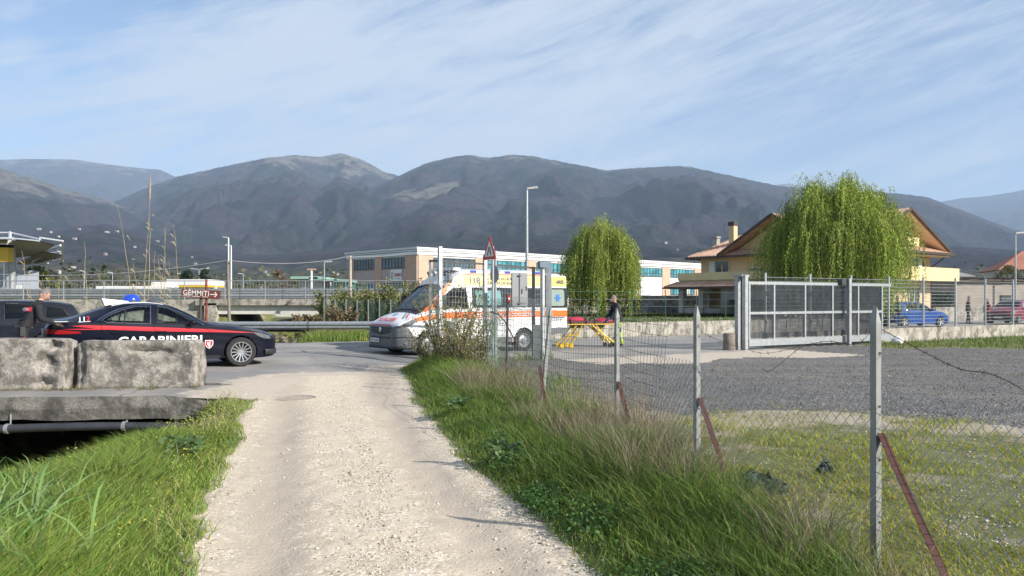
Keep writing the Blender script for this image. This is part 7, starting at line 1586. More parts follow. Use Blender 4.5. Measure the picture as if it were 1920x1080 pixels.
# people by the parked cars
Jd = stand(.05, ((.10, .25, 1.13), (.22, .10, 1.02)), ((.10, -.25, 1.13), (.22, -.08, 1.0)), .05)
pd_, _, _ = person('man in dark jacket over white shirt leaning at the blue car tailgate', PG(1686, 44.0), R(165), Jd, dict(torso=cl_navy, arms=cl_navy, legs=cl_grey, shoes=cl_shoe, hem=.08), (1, 0, -.2), hair_d, scale=1.02)
mb = MB(); mb.add([(.20, -.05, 1.42), (.20, .05, 1.42), (.19, .09, 1.02), (.19, -.09, 1.02)], [(0, 1, 2, 3)]); mb.box((.17, 0, 1.2), (.05, .14, .36)); mb.build('shirt', cl_white, pd_, world=False)
Je = stand(.02, ((-.02, .30, 1.15), (.10, .27, .95)), ((-.02, -.30, 1.15), (.10, -.27, .95)), .10, bulk=1.12)
person('man in bulky dark coat standing between the blue and the red car', PG(1815, 50.0), R(-20), Je, dict(torso=cl_grey, arms=cl_grey, legs=cl_black, shoes=cl_shoe, hem=.12), (1, .1, -.1), hair_d, scale=1.03)
Jf = stand(.0, ((.02, .22, 1.14), (.14, .16, .98)), ((.02, -.22, 1.14), (.14, -.16, .98)), .02)
pw_, _, _ = person('woman with long dark hair and red jacket beside the dark red car', PG(1851, 49.6), R(200), Jf, dict(torso=cl_red, arms=cl_red, legs=cl_black, shoes=cl_shoe, hem=.06), (1, 0, 0), hair_d, 'long', scale=.93)
mb = MB(); mb.lathe([(.17, .92), (.21, .6), (.24, .25), (.22, .25), (.16, .92)], (0, 0, 0), n=16); mb.build('long_skirt', cl_black, pw_, smooth=50, world=False)
# ------------------------------------------------------------------ plants
leafm = leaf_mat('plant_leaf', .35); drym = leaf_mat('dry_plant', .2, .8); wood = mat('bark', (.12, .09, .065), .9, 0, .35, 12, .4, 25)
def blades(name, pts, h, w, lean, tint, m_=None, label=None, curl=.5, parent=None, kind='stuff', segs=3, cat=None):
    """pts (n,3); one tapered bent blade per point"""
    n = len(pts); a = rng.uniform(0, 2 * np.pi, n); la = rng.uniform(0, 2 * np.pi, n); ln = lean * rng.uniform(.2, 1.3, n)
    d = np.stack([np.cos(la), np.sin(la), np.zeros(n)], -1); sx = np.stack([np.cos(a), np.sin(a), np.zeros(n)], -1)
    V = []; rows = segs + 1
    for i in range(segs):
        t = i / segs; c = pts + np.stack([np.zeros(n), np.zeros(n), h * (t - curl * .35 * t**3)], -1) + d * (ln * h * t**2)[:, None]; ww = (w * (1 - .55 * t))[:, None]
        V += [c - sx * ww / 2, c + sx * ww / 2]
    V.append(pts + np.stack([np.zeros(n), np.zeros(n), h * (1 - curl * .35)], -1) + d * (ln * h)[:, None])
    V = np.stack(V, 1); k = V.shape[1]; base = (np.arange(n) * k)[:, None]
    F = []
    for i in range(segs - 1): b_ = 2 * i; F += [base + np.array([b_, b_ + 1, b_ + 3]), base + np.array([b_, b_ + 3, b_ + 2])]
    b_ = 2 * (segs - 1); F.append(base + np.array([b_, b_ + 1, b_ + 2])); F = np.concatenate(F, 0)
    C = np.repeat(tint, k, 0).reshape(n, k, 3)
    me = mesh_np(name, V.reshape(-1, 3), F, m_ or leafm, colors=C.reshape(-1, 3)); o = link(name, me, parent)
    if kind: o['kind'] = kind
    if label: o['label'] = label
    return o
def tints(n, cols, probs, jit=.25):
    c = np.array(cols)[rng.choice(len(cols), n, p=np.array(probs) / sum(probs))]; return np.clip(c * rng.uniform(1 - jit, 1 + jit, (n, 1)) * rng.uniform(.93, 1.07, (n, 3)), 0, 1)
def scatter(n, xr, yr, mask, grow=1.0):
    """n candidates, denser close to the camera"""
    y = yr[0] * (yr[1] / yr[0]) ** (rng.uniform(0, 1, n) ** grow); lo, hi = xr(y); x = lo + (hi - lo) * rng.uniform(0, 1, n); k = mask(x, y); return x[k], y[k]
def ground_pts(x, y, dz=-.01): return np.stack([x, y, ZF(x, y) + dz], -1)
GRN = [(.165, .255, .04), (.115, .20, .036), (.23, .29, .06), (.30, .285, .09), (.08, .15, .045)]
# --- left verge
def m_left(x, y): q = ditch_q(x, y); n = fbm(x * 1.6, y * 1.6, 21, 4) - .5; return (q > -.42) & (x < track_l(y) + .05 + n * .5) & (y < 11.75 + .5 * (x > -4.0)) & (rng.uniform(0, 1, len(x)) < np.clip((track_l(y) + .15 - x) / .5, .12, 1))
x, y = scatter(110000, lambda y: (np.maximum(-4.8, -.70 * y - .3), track_l(y) + .15), (2.7, 12.6), m_left, .8)
edge = np.clip((track_l(y) - x) / .75, .12, 1); cl = fbm(x * 1.1, y * 1.1, 61, 3)
h = (.07 + .42 * edge * cl ** .7) * np.interp(y, [3, 6, 9, 12], [1.25, 1.05, .7, .6]) * np.clip(.45 + (x + 4.3) * .8, .45, 1.1) * rng.uniform(.5, 1.25, len(x)); w = rng.uniform(.004, .0095, len(x)) * (1 + y * .05)
tn = tints(len(x), GRN, [4, 2, 4, 1, .8]) * 1.12; tn *= (.75 + .6 * fbm(x * .9, y * .9, 77, 3))[:, None]
blades('grass', ground_pts(x, y), h, w, .75, tn, label='lush green grass on the verge between the ditch and the gravel track')
def m_l2(x, y): q = ditch_q(x, y); return (q > -.55) & (q < .35) & (y < 10.6)
x, y = scatter(9000, lambda y: (-5.0, -3.9), (3.0, 8.6), m_l2)
blades('grass', ground_pts(x, y), rng.uniform(.16, .36, len(x)), rng.uniform(.006, .012, len(x)), .9, tints(len(x), GRN, [4, 2, 4, 1, 0]), label='tall lush grass hanging over the ditch edge', curl=.9)
x, y = scatter(9000, lambda y: (np.maximum(-4.7, -.70 * y - .3), track_l(y) + .1), (2.7, 12.4), lambda x, y: m_left(x, y) & (fbm(x * 1.5, y * 1.5, 171, 3) > .45), .8)
blades('dry_stalks', ground_pts(x, y), rng.uniform(.06, .34, len(x)), rng.uniform(.003, .005, len(x)) * (1 + y * .04), 1.3, tints(len(x), [(.34, .33, .15), (.27, .25, .11), (.42, .39, .22)], [2, 2, 1]), drym, label='dead straw thatch mixed into the left verge grass')
x, y = scatter(5200, lambda y: (np.maximum(-4.6, -.70 * y - .3), track_l(y) - .05), (2.7, 11.8), lambda x, y: m_left(x, y) & (fbm(x * 1.1, y * 1.1, 191, 3) > .52), .8)
p = ground_pts(x, y, 0); p[:, 2] += rng.uniform(.08, .26, len(x))
leaf_cloud_later = (p, len(x))
# big fresh reed leaves at the left edge
x = rng.uniform(-4.1, -2.2, 760); y = rng.uniform(3.7, 5.6, 760); k = (x / y < -.585 + rng.normal(0, .035, 760)); x, y = x[k], y[k]
blades('reed_leaves', ground_pts(x, y, 0), rng.uniform(.40, .85, len(x)), rng.uniform(.014, .027, len(x)), .55, tints(len(x), [(.16, .28, .08), (.21, .33, .11), (.27, .34, .15)], [3, 3, 1]), label='broad fresh reed leaves at the lower left edge', segs=5, curl=.9)
# --- right bank
def m_right(x, y): n = fbm(x * 1.6, y * 1.6, 21, 4) - .5; return (x > track_r(y) - .06 + n * .4) & (x < fence_x(y) + np.interp(y, [2.5, 4.5, 6.5, 9], [-.75, -.42, -.05, .6])) & (rng.uniform(0, 1, len(x)) < np.clip((x - track_r(y) + .15) / .4, .15, 1)) & (off(x, y) < .1)
x, y = scatter(125000, lambda y: (track_r(y) - .15, fence_x(y) + .8), (2.5, 20.5), m_right, .85)
rel = (x - track_r(y)) / np.maximum(fence_x(y) - track_r(y), .3); cl = fbm(x * .9, y * .9, 63, 3)
h = (.08 + .47 * np.clip(rel * 1.7, 0, 1) * cl ** .6) * rng.uniform(.5, 1.25, len(x)) * np.where(rel > 1.05, .6, 1); w = rng.uniform(.0035, .0075, len(x)) * (1 + y * .05)
tn = tints(len(x), GRN + [(.26, .22, .12)], [4, 3.5, 2.4, .7, 1.6, .5]) * 1.12; tn *= (.65 + .6 * fbm(x * .8, y * .8, 79, 3))[:, None]
blades('grass', ground_pts(x, y), h, w, .7, tn, label='tall rank green grass on the bank under the wire fence')
# dry stalks along the fence
def m_dry(x, y): return (fbm(x * .8, y * .8, 91, 3) > np.where(y < 9, .44, .52)) & (x < fence_x(y) + np.interp(y, [2.5, 4.5, 6.5, 8], [-.7, -.36, .0, .4]))
x, y = scatter(17000, lambda y: (fence_x(y) - .85, fence_x(y) + .35), (2.6, 13.5), m_dry, .8)
blades('dry_stalks', ground_pts(x, y), rng.uniform(.22, .84, len(x)) * (.55 + .7 * fbm(x * 1.6, y * 1.6, 95, 3)), rng.uniform(.0022, .0042, len(x)) * (1 + y * .03), .6, tints(len(x), [(.30, .25, .175), (.235, .18, .125), (.40, .35, .25), (.17, .12, .085)], [3, 3, 1.5, 2]), drym, label='dry straw-coloured weed stalks along the fence foot', curl=.3)
# low dark broad-leaved weeds at the track edge
def leaf_cloud(pts, size, tint, m_, name, parent=None, label=None, kind=None, elong=1.6, flat=.5):
    n = len(pts); nr_ = rng.normal(0, 1, (n, 3)); nr_[:, 2] = np.abs(nr_[:, 2]) + flat; nr_ /= np.linalg.norm(nr_, axis=1)[:, None]
    t = rng.normal(0, 1, (n, 3)); t -= nr_ * (t * nr_).sum(1)[:, None]; t /= np.linalg.norm(t, axis=1)[:, None]; b_ = np.cross(nr_, t); s = np.asarray(size)[:, None] if np.ndim(size) else np.full((n, 1), size)
    V = np.stack([pts - t * s * elong / 2, pts - b_ * s / 2 + nr_ * s * .08, pts + t * s * elong / 2, pts + b_ * s / 2 + nr_ * s * .08], 1).reshape(-1, 3)
    F = np.arange(n * 4).reshape(n, 4); me = mesh_np(name, V, F, m_, colors=np.repeat(tint, 4, 0)); o = link(name, me, parent)
    if label: o['label'] = label
    if kind: o['kind'] = kind
    return o
def m_weed(x, y): return (fbm(x * 1.7, y * 1.7, 93, 3) + rng.normal(0, .06, len(x)) > .56)
x, y = scatter(26000, lambda y: (track_r(y) - .02, track_r(y) + .55), (2.6, 9.5), m_weed, .8)
p = ground_pts(x, y, 0); p[:, 2] += rng.uniform(.0, .16, len(x))
leaf_cloud(p, rng.uniform(.009, .024, len(x)), tints(len(x), [(.06, .14, .03), (.085, .17, .045), (.045, .10, .035)], [2, 2, 1]), leafm, 'weeds', label='low dark clover-like weeds at the right edge of the track', kind='stuff')
p, n = leaf_cloud_later
leaf_cloud(p, rng.uniform(.008, .018, n), tints(n, [(.55, .50, .06), (.45, .46, .08), (.30, .36, .08)], [2, 2, 2]), leafm, 'wild_flowers', label='tiny yellow-green flower heads in the left verge grass', kind='stuff')
# --- short lawn inside the fence
def m_lawn(x, y): lo = np.interp(x, [-2, .9, 2.4, 4, 6.6, 12], [13, 12.6, 10.5, 11.3, 9.9, 9.6]); n = fbm(x * .9, y * .9, 101, 4); return (y < lo + rng.normal(0, .35, len(x))) & (n > .44 + rng.normal(0, .05, len(x)))
x, y = scatter(105000, lambda y: (fence_x(y) + np.interp(y, [2.5, 5, 8], [-.75, -.4, .1]), .70 * y + .8), (2.6, 12.8), m_lawn, .9)
h = rng.uniform(.014, .05, len(x)) * (1 + 1.2 * (fbm(x * 2, y * 2, 104, 2) > .6)); w = rng.uniform(.004, .008, len(x)) * (1 + y * .05)
tn = tints(len(x), [(.25, .29, .04), (.34, .33, .055), (.43, .34, .10), (.15, .22, .04)], [4, 3.5, 2, 1.2])
tn *= (.7 + .65 * fbm(x * 1.4, y * 1.4, 107, 4))[:, None]; blades('grass', ground_pts(x, y, -.005), h, w, 1.3, tn, label='patchy short yellow-green lawn inside the wire fence', segs=2)
# dark thistle rosettes on the lawn
for (px_, D, r_, lab) in ((1412, 6.55, .26, 'dark grey-green thistle rosette on the lawn behind the rusty brace'), (1547, 7.1, .075, 'small dark rosette weed on the lawn left of the nearest post')):
    c = PG(px_, D, gz0(PG(px_, D).x, D)); n = int(420 * r_ / .26); a = rng.uniform(0, 6.28, n); rr = r_ * np.sqrt(rng.uniform(.02, 1, n)); p = np.stack([c.x + rr * np.cos(a), c.y + rr * np.sin(a), c.z + rng.uniform(.0, .13, n) * (1.2 - rr / r_)], -1)
    o = leaf_cloud(p, rng.uniform(.03, .07, n) * (r_ / .26) ** .3, tints(n, [(.07, .10, .07), (.12, .16, .12), (.03, .045, .035)], [2, 1.5, 1]), leafm, 'thistle', label=lab, elong=2.4); o['category'] = 'plant'
# dock plants on the banks
for (px_, D, lab, sz) in ((860, 10.2, 'broad-leaved dock plant on the bank beside the track', .22), (940, 7.3, 'dark dock plant low at the track edge below the grass', .18), (262, 9.3, 'leafy weed at the ditch edge under the pipe', .14), (345, 7.4, 'low leafy weed on the left verge by the track', .22), (30, 6.9, 'broad leaves over the dark ditch at the left edge', .25)):
    v_ = PG(px_, D); c = Vector((v_.x, v_.y, float(ZF(np.array([v_.x]), np.array([v_.y]))[0]) + (.15 if px_ < 900 else .1))); n = 90; a = rng.uniform(0, 6.28, n); rr = sz * rng.uniform(.1, 1, n)
    o = leaf_cloud(np.stack([c.x + rr * np.cos(a), c.y + rr * np.sin(a), c.z + rng.uniform(0, .14, n)], -1), rng.uniform(.03, .07, n), tints(n, [(.11, .19, .07), (.15, .23, .09)], [1, 1]), leafm, 'dock_plant', label=lab, elong=1.8, flat=1.0); o['category'] = 'plant'
# --- loose stones on the track and its edges
def stones(name, x, y, r, cols, label, hfun=None):
    n = len(x); base = np.array([(1, 0, 0), (0, 1, 0), (-1, 0, 0), (0, -1, 0), (0, 0, .75), (0, 0, -.5)]); F0 = np.array([(0, 1, 4), (1, 2, 4), (2, 3, 4), (3, 0, 4), (1, 0, 5), (2, 1, 5), (3, 2, 5), (0, 3, 5)])
    a = rng.uniform(0, 6.28, n); z = (hfun or ZF)(x, y); V = base[None] * rng.uniform(.6, 1.3, (n, 6, 1)) * r[:, None, None]; c, s = np.cos(a)[:, None], np.sin(a)[:, None]
    V = np.stack([V[..., 0] * c - V[..., 1] * s + x[:, None], V[..., 0] * s + V[..., 1] * c + y[:, None], V[..., 2] * .8 + z[:, None] + r[:, None] * .15], -1)
    F = (F0[None] + (np.arange(n) * 6)[:, None, None]).reshape(-1, 3); me = mesh_np(name, V.reshape(-1, 3), F, leaf_mat('stone_tint', 0.0, .9), colors=np.repeat(cols, 6, 0)); o = link(name, me); meta(o, label, kind='stuff'); return o
def th(x, y): lat = (x - (track_l(y) + track_r(y)) / 2) / ((track_r(y) - track_l(y)) / 2); return base_h(x, y) - .035 * (np.exp(-((lat + .58) / .2)**2) + np.exp(-((lat - .58) / .2)**2)) * sst((15 - y) / 3)
def m_st(x, y): lat = (x - (track_l(y) + track_r(y)) / 2) / ((track_r(y) - track_l(y)) / 2); pr = .10 + .9 * np.exp(-((lat - .05) / .24)**2) + .75 * np.exp(-((np.abs(lat) - 1.0) / .16)**2); return rng.uniform(0, 1, len(x)) < pr * (.35 + .9 * fbm(x * 1.3, y * 1.3, 111, 3))
x, y = scatter(46000, lambda y: (track_l(y) - .3, track_r(y) + .15), (2.6, 14.5), m_st, .8)
stones('gravel', x, y, rng.lognormal(-5.2, .45, len(x)), tints(len(x), [(.55, .50, .42), (.64, .60, .53), (.42, .36, .28), (.33, .29, .24)], [3, 2, 2, 1], .15), 'loose pale stones strewn along the crown and edges of the track', th)
def m_yd(x, y): return zone(x, y) == 3
x, y = scatter(60000, lambda y: (fence_x(y) + .4, .72 * y), (9.0, 27), m_yd, 1.0)
stones('gravel', x, y, rng.lognormal(-4.75, .35, len(x)), tints(len(x), [(.08, .077, .075), (.17, .163, .157), (.28, .27, .265), (.45, .43, .41)], [4, 4, 1.8, .7], .2), 'dark grey crushed stone spread over the yard', base_h)
x, y = scatter(9000, lambda y: (fence_x(y) + .2, .7 * y + .5), (3.0, 12.5), lambda x, y: fbm(x * .9, y * .9, 101, 4) < .43, 1.0)
stones('gravel', x, y, rng.lognormal(-4.9, .4, len(x)), tints(len(x), [(.55, .50, .42), (.40, .34, .26)], [1, 1]), 'pale stones showing through bare patches of the lawn', base_h)
x, y = scatter(900, lambda y: ((track_l(y) + track_r(y)) / 2 - .25, (track_l(y) + track_r(y)) / 2 + .35), (3.5, 11.5), lambda x, y: fbm(x * 2.2, y * 2.2, 131, 3) > .56, 1.0)
pt = np.stack([x, y, th(x, y) - .005], -1); blades('grass', pt, rng.uniform(.012, .04, len(x)), rng.uniform(.003, .006, len(x)), 1.4, tints(len(x), [(.13, .16, .04), (.2, .19, .07)], [1, 1]), label='tiny sparse weeds on the crown of the track', segs=2)
x = rng.uniform(-9, -5.2, 700); y = 11.7 + (x + 5.2) * .1 + rng.normal(1.12, .07, 700); k = fbm(x * 2.5, y * 0, 141, 3) > .5; x, y = x[k], y[k]
blades('grass', np.stack([x, y, np.full(len(x), .12)], -1), rng.uniform(.03, .13, len(x)), rng.uniform(.004, .009, len(x)), 1.0, tints(len(x), [(.13, .17, .04), (.25, .21, .09), (.2, .11, .06)], [2, 1, 1]), label='weeds and moss along the foot of the concrete blocks', segs=2)
# --- rougher grass further off
def far_grass(n, xf, yr, hh, ww, cols, pr, label, mask=None, lean=.5, m_=None):
    y = rng.uniform(yr[0], yr[1], n); lo, hi = xf(y); x = lo + (hi - lo) * rng.uniform(0, 1, n)
    if mask is not None: k = mask(x, y); x, y = x[k], y[k]
    return blades('grass', ground_pts(x, y), rng.uniform(*hh, len(x)), rng.uniform(*ww, len(x)), lean, tints(len(x), cols, pr), m_, label=label, segs=2)
far_grass(9000, lambda y: (-10.5, -2.2), (27.2, 31.5), (.2, .55), (.012, .03), GRN, [4, 2, 3, 1, 1], 'green grass around the posts of the bright guard rail', lambda x, y: (zone(x, y) == 0) & (fbm(x * .8, y * .8, 4, 3) > .38))
far_grass(5000, lambda y: (-10.5, -2.0), (30.5, 39), (.2, .7), (.012, .03), [(.26, .21, .12), (.20, .17, .08), (.12, .14, .05)], [3, 2, 2], 'dry brown grass on the canal bank behind the guard rail', m_=drym)
far_grass(9000, lambda y: (-34, -8), (27, 44.5), (.2, .6), (.02, .04), GRN + [(.22, .19, .09)], [3, 2, 3, 2, 1, 3], 'rough grass on the ground before the second road wall', lambda x, y: zone(x, y) == 0)
far_grass(22000, lambda y: (11, 30), (24.5, 40), (.06, .22), (.012, .026), [(.11, .17, .025), (.15, .20, .035), (.08, .13, .03)], [3, 2, 1], 'bright green grass strip between the yard and the fence wall', lambda x, y: (zone(x, y) == 0) & (off(x, y) < .3) & (off(x, y) > -6) & (y > 24.5))
far_grass(14000, lambda y: (1, 30), (31, 60), (.06, .2), (.02, .045), [(.10, .15, .03), (.13, .17, .04), (.07, .11, .03)], [3, 2, 1], 'mown green lawn behind the low wall across the road', lambda x, y: (zone(x, y) == 0) & (off(x, y) > 8.8))
far_grass(2500, lambda y: (1, 14), (29, 38), (.05, .22), (.015, .03), [(.20, .20, .06), (.14, .16, .05)], [1, 1], 'weeds growing along the foot of the low wall across the road', lambda x, y: np.abs(off(x, y) - 8.25) < .25)
far_grass(1500, lambda y: (-1.9, 1.1), (18.3, 21.2), (.15, .45), (.008, .016), GRN, [3, 2, 2, 1, 1], 'grass tufts at the foot of the grid fence', lambda x, y: np.abs(off(x, y)) < .35)
far_grass(2600, lambda y: (-.6, 1.6), (12.2, 18.5), (.10, .35), (.008, .016), GRN, [3, 3, 1, 1, 1], 'green tussocks inside the corner of the yard', lambda x, y: (x > fence_x(y) + .2) & (x < fence_x(y) + 1.9) & (fbm(x * 1.2, y * 1.2, 14, 3) > .45))
far_grass(5200, lambda y: (fence_x(y) + .8, .66 * y), (11, 24), (.03, .11), (.008, .018), [(.16, .20, .045), (.11, .16, .035), (.22, .20, .08)], [2, 2, 1], 'scattered small weed tufts in the gravel yard', lambda x, y: (zone(x, y) == 3) & (fbm(x * 1.9, y * 1.9, 151, 3) > .60), .9)
# --- shrubs
def stemmed_bush(name, label, loc, h, spread, nst, leaves, size, cols, pr, cat='shrub', lean=.25, leafy0=.15):
    o = thing(name, label, cat, loc); mb = MB(); LP = []
    for i in range(nst):
        a = random.uniform(0, 6.28); r0 = spread * .35 * math.sqrt(random.random()); hh = h * random.uniform(.55, 1.05); lx, ly = math.cos(a) * spread * random.uniform(.3, 1), math.sin(a) * spread * random.uniform(.3, 1)
        b0 = Vector((loc[0] + math.cos(a) * r0, loc[1] + math.sin(a) * r0, loc[2] - .05)); pts = [b0 + Vector((lx * t**1.6 + random.uniform(-.02, .02), ly * t**1.6 + random.uniform(-.02, .02), hh * t)) for t in np.linspace(0, 1, 7)]
        mb.tube(pts, [.010 * (1 - .7 * t) for t in np.linspace(0, 1, 7)], 4, False)
        for k in range(leaves):
            t = leafy0 + (1 - leafy0) * random.random(); i0 = min(5, int(t * 6)); p_ = pts[i0].lerp(pts[i0 + 1], t * 6 - i0); d = random.uniform(.0, .09); b_ = random.uniform(0, 6.28); LP.append((p_.x + math.cos(b_) * d, p_.y + math.sin(b_) * d, p_.z + random.uniform(-.03, .05)))
    mb.build('stem', mat('thin_stem', (.16, .12, .08), .9), o); LP = np.array(LP) - np.array(loc)
    leaf_cloud(LP, rng.uniform(size * .6, size * 1.3, len(LP)), tints(len(LP), cols, pr), leafm, 'foliage', parent=o, elong=2.2, flat=.2); return o
OL = [(.18, .21, .06), (.26, .26, .10), (.13, .165, .05), (.33, .27, .15)]
stemmed_bush('bush', 'tall sparse olive-green bush growing through the corner of the grid fence', PG(846, 16.6, .0), 2.0, .75, 66, 60, .027, OL, [4, 3, 2, 1.5])
stemmed_bush('bush', 'shorter denser brownish bush right of the tall one by the mesh roll', PG(892, 15.6, .0), 1.5, .55, 46, 52, .026, OL, [3, 2, 2, 3])
stemmed_bush('bush', 'low ragged bush at the left foot of the grid fence corner', PG(812, 17.6, .0), 1.1, .55, 34, 45, .027, OL, [3, 2, 2, 3])
for i, (px_, D, h_, sp, lab) in enumerate(((625, 42.0, 2.1, 1.0, 'bushy hedge plant at the right end of the bridge beam'), (668, 42.6, 2.4, 1.2, 'bushy hedge plant just right of the pale utility pole'), (712, 41.6, 2.5, 1.2, 'bushy hedge plant behind the middle of the green fence'), (752, 41.0, 2.7, 1.1, 'bushy hedge plant left of the ambulance windscreen'), (640, 36.5, 1.3, .8, 'brown dry bush on the canal bank in front of the green fence'), (575, 38.0, .9, .7, 'low dry bush at the canal edge under the bridge'))):
    stemmed_bush('bush', lab, PG(px_, D, .0), h_, sp, 46, 60, .085, OL if i < 4 else [(.22, .16, .09), (.26, .20, .11), (.14, .13, .06)], [3, 2, 3, 1] if i < 4 else [2, 2, 1])
# dead stalks lying on the bank
for (a, b_, lab) in ((P(815, 690, 13.6), P(858, 722, 12.2), 'pale dead cane lying across the bank grass'),):
    mb = MB(); mb.tube([a, a.lerp(b_, .5) + Vector((0, 0, .04)), b_], .007, 5); o = mb.build('dead_cane', mat('straw', (.40, .33, .2), .8)); meta(o, lab, 'cane')
# --- tall dry canes behind the police car
cn = thing('cane_clump', 'clump of very tall dry giant canes behind the police car', 'canes', PG(290, 33, 0)); strw = mat('straw_cane', (.40, .31, .17), .8, 0, .25, 6)
def cane(root, x0, y0, x1, y1, D, r=.02, bend=.0, leaf=8, plume=False, zb=0.0):
    r *= .78; a = P(x0, y0, D); b_ = P(x1, y1, D); a.z = min(a.z, zb); pts = [a.lerp(b_, t) + Vector((bend * math.sin(math.pi * t), random.uniform(-.1, .1) * t, 0)) for t in np.linspace(0, 1, 9)]
    mb = MB(); mb.tube(pts, [r * (1 - .65 * t) for t in np.linspace(0, 1, 9)], 6); c = mb.build('cane', strw, root, smooth=60)
    if plume:
        mb = MB(); mb.tube([pts[-1] - Vector((0, 0, .1)), pts[-1] + Vector((.0, 0, .35)), pts[-1] + Vector((.02, 0, .8)), pts[-1] + Vector((.03, 0, 1.05))], [.015, .05, .035, .006], 7); mb.build('plume', mat('plume', (.33, .26, .18), .9, 0, .3, 20), root, smooth=60)
    L = []
    mb = MB()
    for k in range(leaf):
        t = random.uniform(.2, .92); i0 = int(t * 8); p_ = pts[i0].lerp(pts[min(8, i0 + 1)], t * 8 - i0); s_ = random.choice((-1, 1)); ln = random.uniform(.25, .5); yv = random.uniform(-.2, .2)
        q0, q1, q2 = p_, p_ + Vector((s_ * ln * .35, yv * .5, ln * .45)), p_ + Vector((s_ * ln * .8, yv, ln * random.uniform(-.3, .5))); w_ = Vector((0, .016, .011)); mb.add([q0 - w_ * .4, q0 + w_ * .4, q1 - w_, q1 + w_, q2], [(0, 1, 3, 2), (2, 3, 4)])
    if leaf: mb.build('leaves', mat('dry_cane_leaf', (.36, .31, .17), .85, 0, .3, 9), root)
for a in ((243, 560, 221, 385, 33, .02, .2, 4), (275, 560, 281, 375, 33, .024, .05, 5, True), (270, 560, 278, 408, 33.5, .02, -.05, 4), (300, 560, 308, 425, 33, .02, .1, 6), (296, 560, 312, 428, 33.4, .018, .0, 6), (333, 560, 325, 420, 33, .018, .12, 7), (164, 560, 157, 452, 33, .02, .05, 3), (255, 560, 250, 490, 33, .016, .1, 9), (286, 560, 290, 470, 33, .018, .0, 12), (303, 560, 296, 478, 33.3, .016, .1, 12), (322, 560, 318, 486, 33, .014, .0, 5)): cane(cn, *a)
c2 = thing('cane_clump', 'small bent dry cane tuft in front of the petrol station canopy', 'canes', PG(50, 33, 0))
for a in ((60, 560, 40, 470, 33, .018, .05, 6), (64, 560, 46, 500, 33, .016, .1, 6), (108, 560, 113, 510, 33, .016, 0, 5), (72, 560, 78, 520, 33, .014, .05, 6)): cane(c2, *a)
# --- trees
def leafy_tree(name, label, loc, h, crown_r, n, size, cols, pr, trunk_h=.35, cat='tree', conic=False, clumps=26, group=None):
    o = thing(name, label, cat, loc, 0, group); L = Vector(loc); mb = MB(); mb.tube([L - Vector((0, 0, .2)), L + Vector((.05, 0, h * .5)), L + Vector((0, .05, h * .85))], [h * .025, h * .018, h * .006], 8)
    cs = []
    for i in range(clumps):
        t = random.random(); z = h * (trunk_h + (1 - trunk_h) * t); rr = crown_r * ((1 - t) * 1.0 + .05 if conic else math.sqrt(max(.05, 1 - (2 * t - .9)**2))) * random.uniform(.45, 1); a = random.uniform(0, 6.28); c = L + Vector((rr * math.cos(a), rr * math.sin(a), z)); cs.append((c, crown_r * random.uniform(.2, .38)))
        b0 = L + Vector((0, 0, max(h * trunk_h * .8, z - rr * .7))); mb.tube([b0, b0.lerp(c, .6) + Vector((0, 0, .1)), c], [h * .008, h * .005, h * .002], 5, False)
    mb.build('trunk', wood, o, smooth=50)
    ci = rng.integers(0, len(cs), n); C = np.array([tuple(c) for c, _ in cs])[ci]; Rr = np.array([r for _, r in cs])[ci]; d = rng.normal(0, 1, (n, 3)); d /= np.linalg.norm(d, axis=1)[:, None]; p_ = C + d * (Rr * rng.uniform(.3, 1.0, n) ** .5)[:, None] * np.array([1, 1, .75])
    leaf_cloud(p_ - np.array(loc), rng.uniform(size * .6, size * 1.3, n), tints(n, cols, pr), leafm, 'crown', parent=o, elong=1.5, flat=.3); return o
FIR = [(.022, .045, .022), (.035, .06, .03), (.05, .075, .035)]
leafy_tree('fir_tree', 'dark fir rising behind the left end of the white and yellow canopy', PG(351, 118, .5), 5.2, 2.3, 2600, .28, FIR, [1, 1, 1], .1, conic=True, clumps=40)
leafy_tree('fir_tree', 'dark fir rising behind the top of the red sign post', PG(384, 118, .5), 5.4, 1.7, 2200, .26, FIR, [1, 1, 1], .1, conic=True, clumps=36)
leafy_tree('bare_tree', 'reddish bare poplar far left of the green-roofed kiosk', PG(521, 170, .5), 7.5, 2.0, 1500, .2, [(.19, .12, .08), (.24, .15, .10)], [1, 1], .15)
leafy_tree('tree', 'pale budding tree behind the green-roofed kiosk', PG(556, 150, .5), 6.0, 2.2, 1800, .22, [(.22, .20, .10), (.17, .17, .07)], [1, 1], .2)
leafy_tree('tree', 'thin olive-green tree in front of the grey house at the right edge', PG(1889, 80, .2), 4.9, 1.5, 1500, .13, [(.16, .17, .07), (.12, .13, .06)], [1, 1], .3)
leafy_tree('tree', 'bushy green tree beside the petrol station columns', PG(70, 72, .8), 3.6, 2.0, 1800, .2, [(.13, .16, .04), (.2, .19, .07)], [1, 1], .1)
hd = thing('hedge', 'dark green trimmed hedge behind the fence below the small white house', 'hedge', PG(1762, 62, .1)); n = 3000
p_ = np.stack([rng.uniform(-.95, .95, n), rng.uniform(-.6, .6, n), rng.uniform(.3, 2.05, n)], -1); leaf_cloud(p_, rng.uniform(.07, .13, n), tints(n, [(.03, .06, .025), (.05, .085, .03)], [1, 1]), leafm, 'foliage', parent=hd)
